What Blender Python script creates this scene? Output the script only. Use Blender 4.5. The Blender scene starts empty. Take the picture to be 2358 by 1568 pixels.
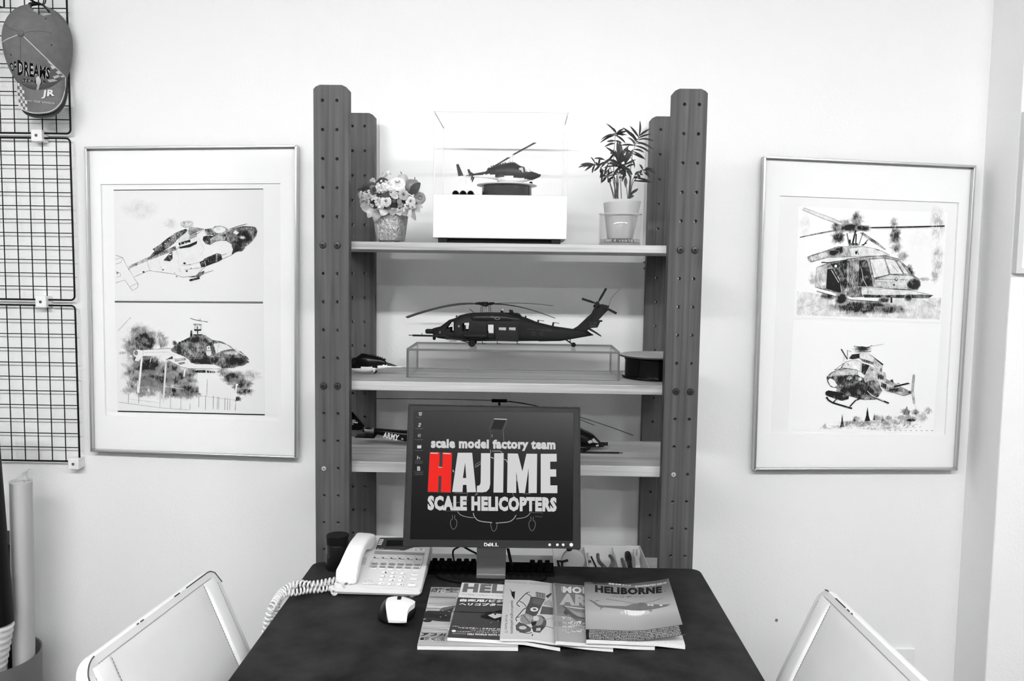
import bpy, bmesh, math, random
from mathutils import Vector, Matrix
from mathutils.geometry import tessellate_polygon
random.seed(7)
SC = bpy.context.scene
COL = SC.collection
PI = math.pi

# ---------------------------------------------------------------- camera
F_PX = 1900.0                       # focal length for a 2358 x 1568 frame
YAW, PITCH, ROLL = -0.013603, 0.081998, 0.014047
CAM = Vector((0.03778, -1.92431, 1.40568))
cy_, sy_ = math.cos(YAW), math.sin(YAW)
cp_, sp_ = math.cos(PITCH), math.sin(PITCH)
cr_, sr_ = math.cos(ROLL), math.sin(ROLL)
ROT = (Matrix(((cr_, -sr_, 0), (sr_, cr_, 0), (0, 0, 1))) @ Matrix(((1, 0, 0), (0, cp_, -sp_), (0, sp_, cp_)))
       @ Matrix(((1, 0, 0), (0, 0, -1), (0, 1, 0))) @ Matrix(((cy_, -sy_, 0), (sy_, cy_, 0), (0, 0, 1))))
RT = ROT.transposed()
cam_data = bpy.data.cameras.new('camera')
cam_data.sensor_fit = 'HORIZONTAL'
cam_data.sensor_width = 36.0
cam_data.lens = F_PX / 2358.0 * 36.0
cam_data.clip_start = 0.02
cam = bpy.data.objects.new('camera', cam_data)
m3 = Matrix((ROT[0], -ROT[1], -ROT[2])).transposed()
cam.matrix_world = Matrix.Translation(CAM) @ m3.to_4x4()
COL.objects.link(cam)
SC.camera = cam

# ---------------------------------------------------------------- light and exposure
SC.view_settings.view_transform = 'Standard'
SC.view_settings.look = 'None'
SC.view_settings.gamma = 1.0
SC.view_settings.use_curve_mapping = False
SC.view_settings.exposure = 0.0
SC.cycles.use_denoising = True
SC.cycles.max_bounces = 10
SC.cycles.transparent_max_bounces = 24
SC.cycles.caustics_reflective = False
SC.cycles.caustics_refractive = False
world = bpy.data.worlds.new('shop_light')
SC.world = world
world.use_nodes = True
world.node_tree.nodes['Background'].inputs[0].default_value = (1, 1, 1, 1)
world.node_tree.nodes['Background'].inputs[1].default_value = 0.02
LAMPS = [(-1.32, -2.45), (0.0, -2.45), (1.32, -2.45), (0.0, -4.6)]     # bare-tube ceiling lights
LAMP_POWER = [140, 112, 130, 76]
CEIL_Z = 2.62


def lin(v):
    v = v / 255.0
    return v / 12.92 if v <= 0.04045 else ((v + 0.055) / 1.055) ** 2.4


def ray(px, py):
    return RT @ Vector(((px - 1179) / F_PX, (py - 784) / F_PX, 1.0))


def at_y(px, py, Y):
    q = ray(px, py)
    return CAM + q * ((Y - CAM.y) / q.y)


def at_x(px, py, X):
    q = ray(px, py)
    return CAM + q * ((X - CAM.x) / q.x)


def at_z(px, py, Z):
    q = ray(px, py)
    return CAM + q * ((Z - CAM.z) / q.z)


def on_plane(px, py, p0, n):
    q = ray(px, py)
    return CAM + q * ((p0 - CAM).dot(n) / q.dot(n))


def on_height(px, py, h, z0):
    """point of the view ray on a height field z = h(x, y)"""
    z = z0
    for _ in range(14):
        p = at_z(px, py, z)
        z = 0.5 * z + 0.5 * h(p.x, p.y)
    return at_z(px, py, z)


def on_depth(px, py, d, y0):
    """point of the view ray on a depth field y = d(x, z)"""
    def gap(y):
        p = at_y(px, py, y)
        return y - d(p.x, p.z)
    n, ya = 30, y0 - 0.09                       # march along the ray, then bisect
    yb = ya
    for i in range(1, n + 1):
        yb = ya + 0.0055
        if gap(yb) >= 0:
            break
        ya = yb
    for _ in range(14):
        m = (ya + yb) / 2
        if gap(m) >= 0:
            yb = m
        else:
            ya = m
    return at_y(px, py, yb)


def crop(x0, y0, s):
    return lambda x, y: (x0 + x * s, y0 + y * s)


def project(p):
    q = ROT @ (Vector(p) - CAM)
    return F_PX * q.x / q.z + 1179, F_PX * q.y / q.z + 784


# ---------------------------------------------------------------- materials
MATS = {}


def mat(name, g, rough=0.5, spec=0.5, metal=0.0, bump=None, var=None, alpha=None, coat=0.0, rgb=None):
    """grey surface; g is the sRGB tone 0-255; var = (scale, amount, stretch xyz); bump = (scale, strength, stretch)"""
    if name in MATS:
        return MATS[name]
    m = bpy.data.materials.new(name)
    m.use_nodes = True
    nt = m.node_tree
    b = nt.nodes['Principled BSDF']
    if g < 100 and metal < 0.3:          # dark things here are matt; keep their sheen low
        spec *= 0.3
    c = lin(g)
    col = (c, c, c, 1) if rgb is None else (lin(rgb[0]), lin(rgb[1]), lin(rgb[2]), 1)
    b.inputs['Base Color'].default_value = col
    b.inputs['Roughness'].default_value = rough
    b.inputs['Specular IOR Level'].default_value = spec
    b.inputs['Metallic'].default_value = metal
    b.inputs['Coat Weight'].default_value = coat
    b.inputs['Coat Roughness'].default_value = 0.08
    tc = None
    if var or bump:
        tc = nt.nodes.new('ShaderNodeTexCoord')
    if var:
        mp = nt.nodes.new('ShaderNodeMapping')
        mp.inputs['Scale'].default_value = var[2] if len(var) > 2 else (1, 1, 1)
        nt.links.new(tc.outputs['Object'], mp.inputs['Vector'])
        n = nt.nodes.new('ShaderNodeTexNoise')
        n.inputs['Scale'].default_value = var[0]
        n.inputs['Detail'].default_value = 5
        n.inputs['Roughness'].default_value = 0.6
        nt.links.new(mp.outputs[0], n.inputs['Vector'])
        r = nt.nodes.new('ShaderNodeMapRange')
        r.inputs['From Min'].default_value = 0.3
        r.inputs['From Max'].default_value = 0.7
        r.inputs['To Min'].default_value = 1 - var[1]
        r.inputs['To Max'].default_value = 1 + var[1]
        nt.links.new(n.outputs['Fac'], r.inputs['Value'])
        mx = nt.nodes.new('ShaderNodeVectorMath')
        mx.operation = 'SCALE'
        mx.inputs[0].default_value = col[:3]
        nt.links.new(r.outputs[0], mx.inputs['Scale'])
        nt.links.new(mx.outputs[0], b.inputs['Base Color'])
    if bump:
        mp2 = nt.nodes.new('ShaderNodeMapping')
        mp2.inputs['Scale'].default_value = bump[2] if len(bump) > 2 else (1, 1, 1)
        nt.links.new(tc.outputs['Object'], mp2.inputs['Vector'])
        n2 = nt.nodes.new('ShaderNodeTexNoise')
        n2.inputs['Scale'].default_value = bump[0]
        n2.inputs['Detail'].default_value = 3
        nt.links.new(mp2.outputs[0], n2.inputs['Vector'])
        bp = nt.nodes.new('ShaderNodeBump')
        bp.inputs['Strength'].default_value = bump[1]
        bp.inputs['Distance'].default_value = bump[3] if len(bump) > 3 else 0.002
        nt.links.new(n2.outputs['Fac'], bp.inputs['Height'])
        nt.links.new(bp.outputs[0], b.inputs['Normal'])
    MATS[name] = m
    return m


def wood(name, g0, g1, axis, rough=0.5, knots=0.5):
    """grained softwood; grain runs along axis 0 or 2"""
    m = bpy.data.materials.new(name)
    m.use_nodes = True
    nt = m.node_tree
    b = nt.nodes['Principled BSDF']
    b.inputs['Roughness'].default_value = rough
    b.inputs['Specular IOR Level'].default_value = 0.35
    tc = nt.nodes.new('ShaderNodeTexCoord')
    oi = nt.nodes.new('ShaderNodeObjectInfo')
    ad = nt.nodes.new('ShaderNodeVectorMath')
    ad.operation = 'ADD'
    sc = nt.nodes.new('ShaderNodeVectorMath')
    sc.operation = 'SCALE'
    sc.inputs[0].default_value = (3.1, 5.7, 9.3)
    nt.links.new(oi.outputs['Random'], sc.inputs['Scale'])
    nt.links.new(tc.outputs['Object'], ad.inputs[0])
    nt.links.new(sc.outputs[0], ad.inputs[1])
    # knots distort the grain
    mk = nt.nodes.new('ShaderNodeMapping')
    mk.inputs['Scale'].default_value = (4.0, 9, 9) if axis == 0 else (9, 9, 4.0)
    nt.links.new(ad.outputs[0], mk.inputs[0])
    vo = nt.nodes.new('ShaderNodeTexVoronoi')
    vo.inputs['Scale'].default_value = 0.75
    nt.links.new(mk.outputs[0], vo.inputs['Vector'])
    kr = nt.nodes.new('ShaderNodeMapRange')
    kr.interpolation_type = 'SMOOTHSTEP'
    kr.inputs['From Min'].default_value = 0.02
    kr.inputs['From Max'].default_value = 0.16
    kr.inputs['To Min'].default_value = knots
    kr.inputs['To Max'].default_value = 0.0
    nt.links.new(vo.outputs['Distance'], kr.inputs[0])
    mg = nt.nodes.new('ShaderNodeMapping')
    mg.inputs['Scale'].default_value = (1.3, 22, 60) if axis == 0 else (60, 22, 1.3)
    nt.links.new(ad.outputs[0], mg.inputs[0])
    no = nt.nodes.new('ShaderNodeTexNoise')
    no.inputs['Scale'].default_value = 1.6
    no.inputs['Detail'].default_value = 6
    no.inputs['Distortion'].default_value = 0.6
    nt.links.new(mg.outputs[0], no.inputs['Vector'])
    n2 = nt.nodes.new('ShaderNodeTexNoise')
    n2.inputs['Scale'].default_value = 7
    n2.inputs['Detail'].default_value = 3
    nt.links.new(ad.outputs[0], n2.inputs['Vector'])
    r1 = nt.nodes.new('ShaderNodeMapRange')
    r1.inputs['From Min'].default_value = 0.3
    r1.inputs['From Max'].default_value = 0.72
    nt.links.new(no.outputs['Fac'], r1.inputs[0])
    a2 = nt.nodes.new('ShaderNodeMath')
    a2.operation = 'MULTIPLY_ADD'
    a2.inputs[1].default_value = 0.35
    nt.links.new(n2.outputs['Fac'], a2.inputs[0])
    nt.links.new(r1.outputs[0], a2.inputs[2])
    a3 = nt.nodes.new('ShaderNodeMath')
    a3.operation = 'ADD'
    nt.links.new(a2.outputs[0], a3.inputs[0])
    nt.links.new(kr.outputs[0], a3.inputs[1])
    r2 = nt.nodes.new('ShaderNodeMapRange')
    r2.inputs['From Min'].default_value = 0.1
    r2.inputs['From Max'].default_value = 1.4
    r2.inputs['To Min'].default_value = lin(g0)
    r2.inputs['To Max'].default_value = lin(g1)
    nt.links.new(a3.outputs[0], r2.inputs[0])
    nt.links.new(r2.outputs[0], b.inputs['Base Color'])
    bp = nt.nodes.new('ShaderNodeBump')
    bp.inputs['Strength'].default_value = 0.12
    bp.inputs['Distance'].default_value = 0.001
    nt.links.new(no.outputs['Fac'], bp.inputs['Height'])
    nt.links.new(bp.outputs[0], b.inputs['Normal'])
    return m


def clear(name, tint=0.97, rough=0.0, body=0.0, body_g=230, ior=1.45, cap=0.3):
    """thin clear sheet: mostly transmitting, mirrors at grazing angles; body adds a veil of its own colour"""
    m = bpy.data.materials.new(name)
    m.use_nodes = True
    nt = m.node_tree
    nt.nodes.clear()
    out = nt.nodes.new('ShaderNodeOutputMaterial')
    tr = nt.nodes.new('ShaderNodeBsdfTransparent')
    tr.inputs[0].default_value = (tint, tint, tint, 1)
    gl = nt.nodes.new('ShaderNodeBsdfGlossy')
    gl.inputs['Roughness'].default_value = rough
    fr = nt.nodes.new('ShaderNodeFresnel')
    fr.inputs['IOR'].default_value = ior
    mx = nt.nodes.new('ShaderNodeMixShader')
    mn = nt.nodes.new('ShaderNodeMath')
    mn.operation = 'MINIMUM'
    mn.inputs[1].default_value = cap
    nt.links.new(fr.outputs[0], mn.inputs[0])
    nt.links.new(mn.outputs[0], mx.inputs[0])
    last = tr
    if body:
        df = nt.nodes.new('ShaderNodeBsdfDiffuse')
        c = lin(body_g)
        df.inputs[0].default_value = (c, c, c, 1)
        m2 = nt.nodes.new('ShaderNodeMixShader')
        m2.inputs[0].default_value = body
        nt.links.new(tr.outputs[0], m2.inputs[1])
        nt.links.new(df.outputs[0], m2.inputs[2])
        last = m2
    nt.links.new(last.outputs[0], mx.inputs[1])
    nt.links.new(gl.outputs[0], mx.inputs[2])
    nt.links.new(mx.outputs[0], out.inputs[0])
    return m


def pencil(name, paper, ink, scale=420.0):
    """flat print drawn in pencil: the attribute 'ink' says how dense the strokes lie"""
    m = bpy.data.materials.new(name)
    m.use_nodes = True
    nt = m.node_tree
    b = nt.nodes['Principled BSDF']
    b.inputs['Roughness'].default_value = 0.7
    b.inputs['Specular IOR Level'].default_value = 0.2
    at = nt.nodes.new('ShaderNodeAttribute')
    at.attribute_name = 'ink'
    sh = nt.nodes.new('ShaderNodeMath')               # shading laid over other strokes is stored as 10 + density
    sh.operation = 'GREATER_THAN'
    sh.inputs[1].default_value = 5.0
    nt.links.new(at.outputs['Fac'], sh.inputs[0])
    dn = nt.nodes.new('ShaderNodeMath')
    dn.operation = 'MULTIPLY_ADD'
    dn.inputs[1].default_value = -10.0
    nt.links.new(sh.outputs[0], dn.inputs[0])
    nt.links.new(at.outputs['Fac'], dn.inputs[2])
    tc = nt.nodes.new('ShaderNodeTexCoord')
    mp = nt.nodes.new('ShaderNodeMapping')
    mp.inputs['Rotation'].default_value = (0, math.radians(48), 0)
    mp.inputs['Scale'].default_value = (1, 1, 0.28)
    nt.links.new(tc.outputs['Object'], mp.inputs[0])
    no = nt.nodes.new('ShaderNodeTexNoise')
    no.inputs['Scale'].default_value = scale
    no.inputs['Detail'].default_value = 4
    no.inputs['Roughness'].default_value = 0.65
    nt.links.new(mp.outputs[0], no.inputs['Vector'])
    n2 = nt.nodes.new('ShaderNodeTexNoise')
    n2.inputs['Scale'].default_value = scale * 0.13
    n2.inputs['Detail'].default_value = 3
    nt.links.new(tc.outputs['Object'], n2.inputs['Vector'])
    av = nt.nodes.new('ShaderNodeMath')
    av.operation = 'MULTIPLY_ADD'
    av.inputs[1].default_value = 0.5
    nt.links.new(n2.outputs['Fac'], av.inputs[0])
    hf = nt.nodes.new('ShaderNodeMath')
    hf.operation = 'MULTIPLY'
    hf.inputs[1].default_value = 0.5
    nt.links.new(no.outputs['Fac'], hf.inputs[0])
    nt.links.new(hf.outputs[0], av.inputs[2])
    sp = nt.nodes.new('ShaderNodeMapRange')           # spread the noise over 0..1
    sp.inputs['From Min'].default_value = 0.33
    sp.inputs['From Max'].default_value = 0.67
    sp.inputs['To Min'].default_value = 0.12
    sp.inputs['To Max'].default_value = 0.95
    nt.links.new(av.outputs[0], sp.inputs[0])
    d4 = nt.nodes.new('ShaderNodeMath')               # strokes show more where the tone is half dense
    d4.operation = 'MULTIPLY'
    d4.inputs[1].default_value = 3.2
    d4.use_clamp = True
    nt.links.new(dn.outputs[0], d4.inputs[0])
    su = nt.nodes.new('ShaderNodeMath')
    su.operation = 'SUBTRACT'
    su.inputs[1].default_value = 0.55
    nt.links.new(sp.outputs[0], su.inputs[0])
    pr_ = nt.nodes.new('ShaderNodeMath')
    pr_.operation = 'MULTIPLY'
    nt.links.new(su.outputs[0], pr_.inputs[0])
    nt.links.new(d4.outputs[0], pr_.inputs[1])
    mr = nt.nodes.new('ShaderNodeMath')
    mr.operation = 'MULTIPLY_ADD'
    mr.use_clamp = True
    mr.inputs[1].default_value = -1.0
    nt.links.new(pr_.outputs[0], mr.inputs[0])
    nt.links.new(dn.outputs[0], mr.inputs[2])
    ml = nt.nodes.new('ShaderNodeMapRange')
    ml.inputs['From Max'].default_value = 0.9
    ml.inputs['To Min'].default_value = lin(paper)
    ml.inputs['To Max'].default_value = lin(ink)
    nt.links.new(mr.outputs[0], ml.inputs[0])
    nt.links.new(ml.outputs[0], b.inputs['Base Color'])
    iv = nt.nodes.new('ShaderNodeMath')               # such shading lets the paper below show between its strokes
    iv.operation = 'SUBTRACT'
    iv.inputs[0].default_value = 1.0
    nt.links.new(sh.outputs[0], iv.inputs[1])
    al = nt.nodes.new('ShaderNodeMath')
    al.operation = 'MAXIMUM'
    nt.links.new(iv.outputs[0], al.inputs[0])
    nt.links.new(mr.outputs[0], al.inputs[1])
    nt.links.new(al.outputs[0], b.inputs['Alpha'])
    ml.inputs['From Min'].default_value = 0.0
    return m


def toned(name, rough=0.35, spec=0.4, noise=0.0, emit=0.0, metal=0.0):
    """printed surface: linear grey from the attribute 'ink' (0 black .. 1 white)"""
    m = bpy.data.materials.new(name)
    m.use_nodes = True
    nt = m.node_tree
    b = nt.nodes['Principled BSDF']
    b.inputs['Roughness'].default_value = rough
    b.inputs['Specular IOR Level'].default_value = spec
    b.inputs['Metallic'].default_value = metal
    at = nt.nodes.new('ShaderNodeAttribute')
    at.attribute_name = 'ink'
    src = at.outputs['Fac']
    if noise:
        tc = nt.nodes.new('ShaderNodeTexCoord')
        no = nt.nodes.new('ShaderNodeTexNoise')
        no.inputs['Scale'].default_value = 160
        no.inputs['Detail'].default_value = 5
        nt.links.new(tc.outputs['Object'], no.inputs['Vector'])
        mr = nt.nodes.new('ShaderNodeMapRange')
        mr.inputs['From Min'].default_value = 0.3
        mr.inputs['From Max'].default_value = 0.7
        mr.inputs['To Min'].default_value = 1 - noise
        mr.inputs['To Max'].default_value = 1 + noise
        nt.links.new(no.outputs['Fac'], mr.inputs[0])
        mu = nt.nodes.new('ShaderNodeMath')
        mu.operation = 'MULTIPLY'
        nt.links.new(src, mu.inputs[0])
        nt.links.new(mr.outputs[0], mu.inputs[1])
        src = mu.outputs[0]
    if emit:
        b.inputs['Base Color'].default_value = (0.006, 0.006, 0.006, 1)
        nt.links.new(src, b.inputs['Emission Color'])
        b.inputs['Emission Strength'].default_value = emit
    else:
        nt.links.new(src, b.inputs['Base Color'])
    return m


# ---------------------------------------------------------------- mesh building
class MB:
    def __init__(self):
        self.v, self.f, self.m, self.a = [], [], [], []

    def add(self, vs, fs, mi=0, ink=0.0):
        o = len(self.v)
        self.v += [tuple(p) for p in vs]
        if isinstance(ink, (list, tuple)):
            self.a += list(ink)
        else:
            self.a += [ink] * len(vs)
        self.f += [tuple(i + o for i in f) for f in fs]
        self.m += [mi] * len(fs)
        return self

    def box(self, x0, x1, y0, y1, z0, z1, mi=0, ink=0.0):
        vs = [(x, y, z) for x in (x0, x1) for y in (y0, y1) for z in (z0, z1)]
        fs = [(0, 1, 3, 2), (4, 6, 7, 5), (0, 4, 5, 1), (2, 3, 7, 6), (0, 2, 6, 4), (1, 5, 7, 3)]
        return self.add(vs, fs, mi, ink)

    def hexa(self, p, mi=0, ink=0.0):
        """8 points: bottom 4 ccw from above, top 4"""
        return self.add(p, [(3, 2, 1, 0), (4, 5, 6, 7), (0, 1, 5, 4), (1, 2, 6, 5), (2, 3, 7, 6), (3, 0, 4, 7)], mi, ink)

    def prism(self, ring, vec, mi=0, ink=0.0):
        n = len(ring)
        vec = Vector(vec)
        vs = [Vector(p) for p in ring] + [Vector(p) + vec for p in ring]
        fs = [tuple(range(n))[::-1], tuple(range(n, 2 * n))]
        fs += [(i, (i + 1) % n, n + (i + 1) % n, n + i) for i in range(n)]
        return self.add(vs, fs, mi, ink)

    def loft(self, rings, cap=True, closed=True, mi=0, ink=0.0):
        n = len(rings[0])
        vs = [p for r in rings for p in r]
        fs = []
        for k in range(len(rings) - 1):
            for i in range(n if closed else n - 1):
                j = (i + 1) % n
                fs.append((k * n + i, k * n + j, (k + 1) * n + j, (k + 1) * n + i))
        if cap and closed:
            fs.append(tuple(range(n))[::-1])
            fs.append(tuple(range((len(rings) - 1) * n, len(rings) * n)))
        return self.add(vs, fs, mi, ink)

    def tube(self, pts, r, n=8, cap=True, mi=0, ink=0.0):
        pts = [Vector(p) for p in pts]
        rs = r if isinstance(r, (list, tuple)) else [r] * len(pts)
        t0 = (pts[1] - pts[0]).normalized()
        up = Vector((0, 0, 1)) if abs(t0.z) < 0.9 else Vector((1, 0, 0))
        u = t0.cross(up).normalized()
        rings = []
        for i, p in enumerate(pts):
            a = pts[min(i + 1, len(pts) - 1)] - pts[max(i - 1, 0)]
            a = a.normalized() if a.length > 1e-9 else t0
            u = (u - a * u.dot(a)).normalized()
            w = a.cross(u)
            rings.append([p + (u * math.cos(2 * PI * k / n) + w * math.sin(2 * PI * k / n)) * rs[i] for k in range(n)])
        return self.loft(rings, cap, True, mi, ink)

    def lathe(self, prof, c, n=32, axis='z', mi=0, ink=0.0, cap=False):
        c = Vector(c)
        rings = []
        for r, h in prof:
            ring = []
            for k in range(n):
                a = 2 * PI * k / n
                x, y = r * math.cos(a), r * math.sin(a)
                ring.append(c + (Vector((x, y, h)) if axis == 'z' else Vector((x, -h, y)) if axis == 'y' else Vector((h, x, y))))
            rings.append(ring)
        return self.loft(rings, cap, True, mi, ink)

    def ball(self, c, rx, ry, rz, n=14, k=9, mi=0, ink=0.0):
        c = Vector(c)
        rings = []
        for j in range(k + 1):
            t = -PI / 2 + PI * j / k
            r = max(math.cos(t), 1e-3)
            rings.append([c + Vector((rx * r * math.cos(2 * PI * i / n), ry * r * math.sin(2 * PI * i / n), rz * math.sin(t))) for i in range(n)])
        return self.loft(rings, True, True, mi, ink)

    def grid(self, fn, nu, nv, mi=0, ink=None, flip=False):
        vs, ik = [], []
        for j in range(nv + 1):
            for i in range(nu + 1):
                u, v = i / nu, j / nv
                vs.append(fn(u, v))
                ik.append(ink(u, v) if callable(ink) else (ink or 0.0))
        fs = []
        for j in range(nv):
            for i in range(nu):
                q = (j * (nu + 1) + i, j * (nu + 1) + i + 1, (j + 1) * (nu + 1) + i + 1, (j + 1) * (nu + 1) + i)
                fs.append(q[::-1] if flip else q)
        return self.add(vs, fs, mi, ik)


WORLD = {}


def tagp(o, label=None, cat=None, group=None, kind=None):
    if label:
        o['label'] = label
    if cat:
        o['category'] = cat
    if group:
        o['group'] = group
    if kind:
        o['kind'] = kind
    return o


def thing(name, label, cat, loc=(0, 0, 0), rot=None, group=None):
    o = bpy.data.objects.new(name, None)
    o.empty_display_size = 0.02
    o.location = loc
    mw = Matrix.Translation(Vector(loc))
    if rot is not None:
        o.rotation_euler = rot
        mw = mw @ o.rotation_euler.to_matrix().to_4x4()
    COL.objects.link(o)
    WORLD[o.name] = mw
    return tagp(o, label, cat, group)


def obj(name, mb, mats, parent=None, local=False, smooth=None, bevel=None, label=None, cat=None, group=None, kind=None, segs=2):
    """one mesh object; vertices are world coordinates unless local=True"""
    me = bpy.data.meshes.new(name)
    if parent is not None:
        mw = WORLD[parent.name]
        loc = None
    else:
        xs = [p[0] for p in mb.v]
        ys = [p[1] for p in mb.v]
        zs = [p[2] for p in mb.v]
        loc = Vector(((min(xs) + max(xs)) / 2, (min(ys) + max(ys)) / 2, min(zs)))
        mw = Matrix.Translation(loc)
    if local:
        vs = mb.v
    else:
        inv = mw.inverted()
        vs = [inv @ Vector(p) for p in mb.v]
    me.from_pydata([tuple(p) for p in vs], [], mb.f)
    if any(a != 0.0 for a in mb.a):
        at = me.attributes.new('ink', 'FLOAT', 'POINT')
        at.data.foreach_set('value', mb.a)
    mats = mats if isinstance(mats, (list, tuple)) else [mats]
    for m in mats:
        me.materials.append(m)
    if len(mats) > 1:
        me.polygons.foreach_set('material_index', mb.m)
    bm = bmesh.new()
    bm.from_mesh(me)
    bmesh.ops.recalc_face_normals(bm, faces=bm.faces)
    bm.to_mesh(me)
    bm.free()
    if smooth:
        me.polygons.foreach_set('use_smooth', [True] * len(me.polygons))
        me.set_sharp_from_angle(angle=math.radians(smooth if smooth is not True else 40))
    me.update()
    o = bpy.data.objects.new(name, me)
    if parent is not None:
        o.parent = parent
    else:
        o.location = loc
    COL.objects.link(o)
    WORLD[o.name] = mw
    if bevel:
        bv = o.modifiers.new('edge', 'BEVEL')
        bv.width = bevel
        bv.segments = segs
        bv.limit_method = 'ANGLE'
        bv.angle_limit = math.radians(35)
    return tagp(o, label, cat, group, kind)


def copy_part(src, parent, offset):
    """a further alike part sharing the mesh, moved by offset in the parent's space"""
    c = src.copy()
    COL.objects.link(c)
    c.parent = parent
    c.location = Vector(src.location) + Vector(offset)
    WORLD[c.name] = WORLD[parent.name] @ Matrix.Translation(c.location)
    return c


_TXT = {}


def interp(tab, x):
    if x <= tab[0][0]:
        return tab[0][1]
    for (a, va), (b, vb) in zip(tab, tab[1:]):
        if x <= b:
            return va + (vb - va) * (x - a) / (b - a)
    return tab[-1][1]



def text2d(s, bold=0.0, res=2, ymap=None):
    """flat triangles of a line of text, normalised to a unit box"""
    k = (s, bold, res, ymap)
    if k in _TXT:
        return _TXT[k]
    cu = bpy.data.curves.new('lettering', 'FONT')
    cu.body = s
    cu.size = 1
    cu.offset = bold
    cu.space_character = 1 + bold * 1.6
    cu.resolution_u = res
    cu.fill_mode = 'FRONT'
    o = bpy.data.objects.new('lettering_source', cu)
    COL.objects.link(o)
    dg = bpy.context.evaluated_depsgraph_get()
    me = bpy.data.meshes.new_from_object(o.evaluated_get(dg))
    vs = [tuple(v.co) for v in me.vertices]
    fs = [tuple(p.vertices) for p in me.polygons]
    bpy.data.objects.remove(o)
    bpy.data.curves.remove(cu)
    bpy.data.meshes.remove(me)
    if vs:
        x0, x1 = min(v[0] for v in vs), max(v[0] for v in vs)
        y0, y1 = min(v[1] for v in vs), max(v[1] for v in vs)
        vs = [((v[0] - x0) / max(x1 - x0, 1e-6), (v[1] - y0) / max(y1 - y0, 1e-6)) for v in vs]
    if ymap:                       # raise the small letters of a condensed display face
        vs = [(a, interp(ymap, b)) for a, b in vs]
    _TXT[k] = (vs, fs)
    return _TXT[k]


def quad(tl, tr, br, bl):
    """unit square (v up) to a pixel quad"""
    def f(u, v):
        x = (bl[0] * (1 - u) + br[0] * u) * (1 - v) + (tl[0] * (1 - u) + tr[0] * u) * v
        y = (bl[1] * (1 - u) + br[1] * u) * (1 - v) + (tl[1] * (1 - u) + tr[1] * u) * v
        return x, y
    return f


def split_tris(vs, fs, maxlen):
    """cut flat faces into small triangles so that print follows a bent surface"""
    vs = [tuple(v) for v in vs]
    tris = []
    for f in fs:
        if len(f) == 3:
            tris.append(tuple(f))
        else:
            ring = [Vector((vs[i][0], vs[i][1], 0)) for i in f]
            for t in tessellate_polygon([ring]):
                tris.append(tuple(f[i] for i in t))
    mids = {}
    work, out = tris, []
    for _ in range(7):
        nxt = []
        for t in work:
            L = [math.dist(vs[t[i]], vs[t[(i + 1) % 3]]) for i in range(3)]
            k = max(range(3), key=lambda i: L[i])
            if L[k] <= maxlen:
                out.append(t)
                continue
            a, b, c = t[k], t[(k + 1) % 3], t[(k + 2) % 3]
            e = (min(a, b), max(a, b))
            if e not in mids:
                mids[e] = len(vs)
                vs.append(((vs[a][0] + vs[b][0]) / 2, (vs[a][1] + vs[b][1]) / 2))
            m = mids[e]
            nxt += [(a, m, c), (m, b, c)]
        work = nxt
        if not work:
            break
    return vs, out + work


def put_text(mb, s, q, surf, bold=0.0, mi=0, ink=0.0, res=2, ymap=None):
    """write s into pixel quad q on surface surf(px, py)"""
    vs, fs = text2d(s, bold, res, ymap)
    if not callable(q):
        q = quad(*q)
    mb.add([surf(*q(u, v)) for u, v in vs], fs, mi, ink)


def put_poly(mb, pts, surf, mi=0, ink=0.0):
    mb.add([surf(*p) for p in pts], [tuple(range(len(pts)))], mi, ink)


def put_line(mb, pts, w, surf, mi=0, ink=0.0):
    """a stroke w pixels wide"""
    n = len(pts)
    L, R = [], []
    for i, p in enumerate(pts):
        a, b = pts[max(i - 1, 0)], pts[min(i + 1, n - 1)]
        dx, dy = b[0] - a[0], b[1] - a[1]
        d = math.hypot(dx, dy) or 1
        ww = w[i] if isinstance(w, (list, tuple)) else w
        L.append(surf(p[0] - dy / d * ww / 2, p[1] + dx / d * ww / 2))
        R.append(surf(p[0] + dy / d * ww / 2, p[1] - dx / d * ww / 2))
    mb.add(L + R, [(i, i + 1, n + i + 1, n + i) for i in range(n - 1)], mi, ink)


def put_blob(mb, c, rx, ry, surf, mi=0, d0=0.8, d1=0.0, n=18, jit=0.25, core=0.45):
    vs, ik = [surf(*c)], [d0]
    for ring, s in ((0, core), (1, 1.0)):
        for k in range(n):
            a = 2 * PI * k / n
            j = 1 + random.uniform(-jit, jit) * (0.3 if ring == 0 else 0.6)
            vs.append(surf(c[0] + rx * s * j * math.cos(a), c[1] + ry * s * j * math.sin(a)))
            ik.append(d0 if ring == 0 else d1)
    fs = [(0, 1 + k, 1 + (k + 1) % n) for k in range(n)]
    fs += [(1 + k, 1 + n + k, 1 + n + (k + 1) % n, 1 + (k + 1) % n) for k in range(n)]
    mb.add(vs, fs, mi, ik)


def oval(cx, cy, rx, ry, n=16, a0=0.0):
    return [(cx + rx * math.cos(a0 + 2 * PI * k / n), cy + ry * math.sin(a0 + 2 * PI * k / n)) for k in range(n)]


def smooth_path(pts, n=6):
    """Catmull-Rom through the points"""
    P = [Vector(p) for p in pts]
    out = []
    for i in range(len(P) - 1):
        p0, p1, p2, p3 = P[max(i - 1, 0)], P[i], P[i + 1], P[min(i + 2, len(P) - 1)]
        for k in range(n):
            t = k / n
            out.append(0.5 * ((2 * p1) + (p2 - p0) * t + (2 * p0 - 5 * p1 + 4 * p2 - p3) * t * t + (3 * p1 - p0 - 3 * p2 + p3) * t ** 3))
    out.append(P[-1])
    return out


def spath(pts, n=5):
    """the same for pixel points"""
    return [(p.x, p.y) for p in smooth_path([(a, b, 0) for a, b in pts], n)]

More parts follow.
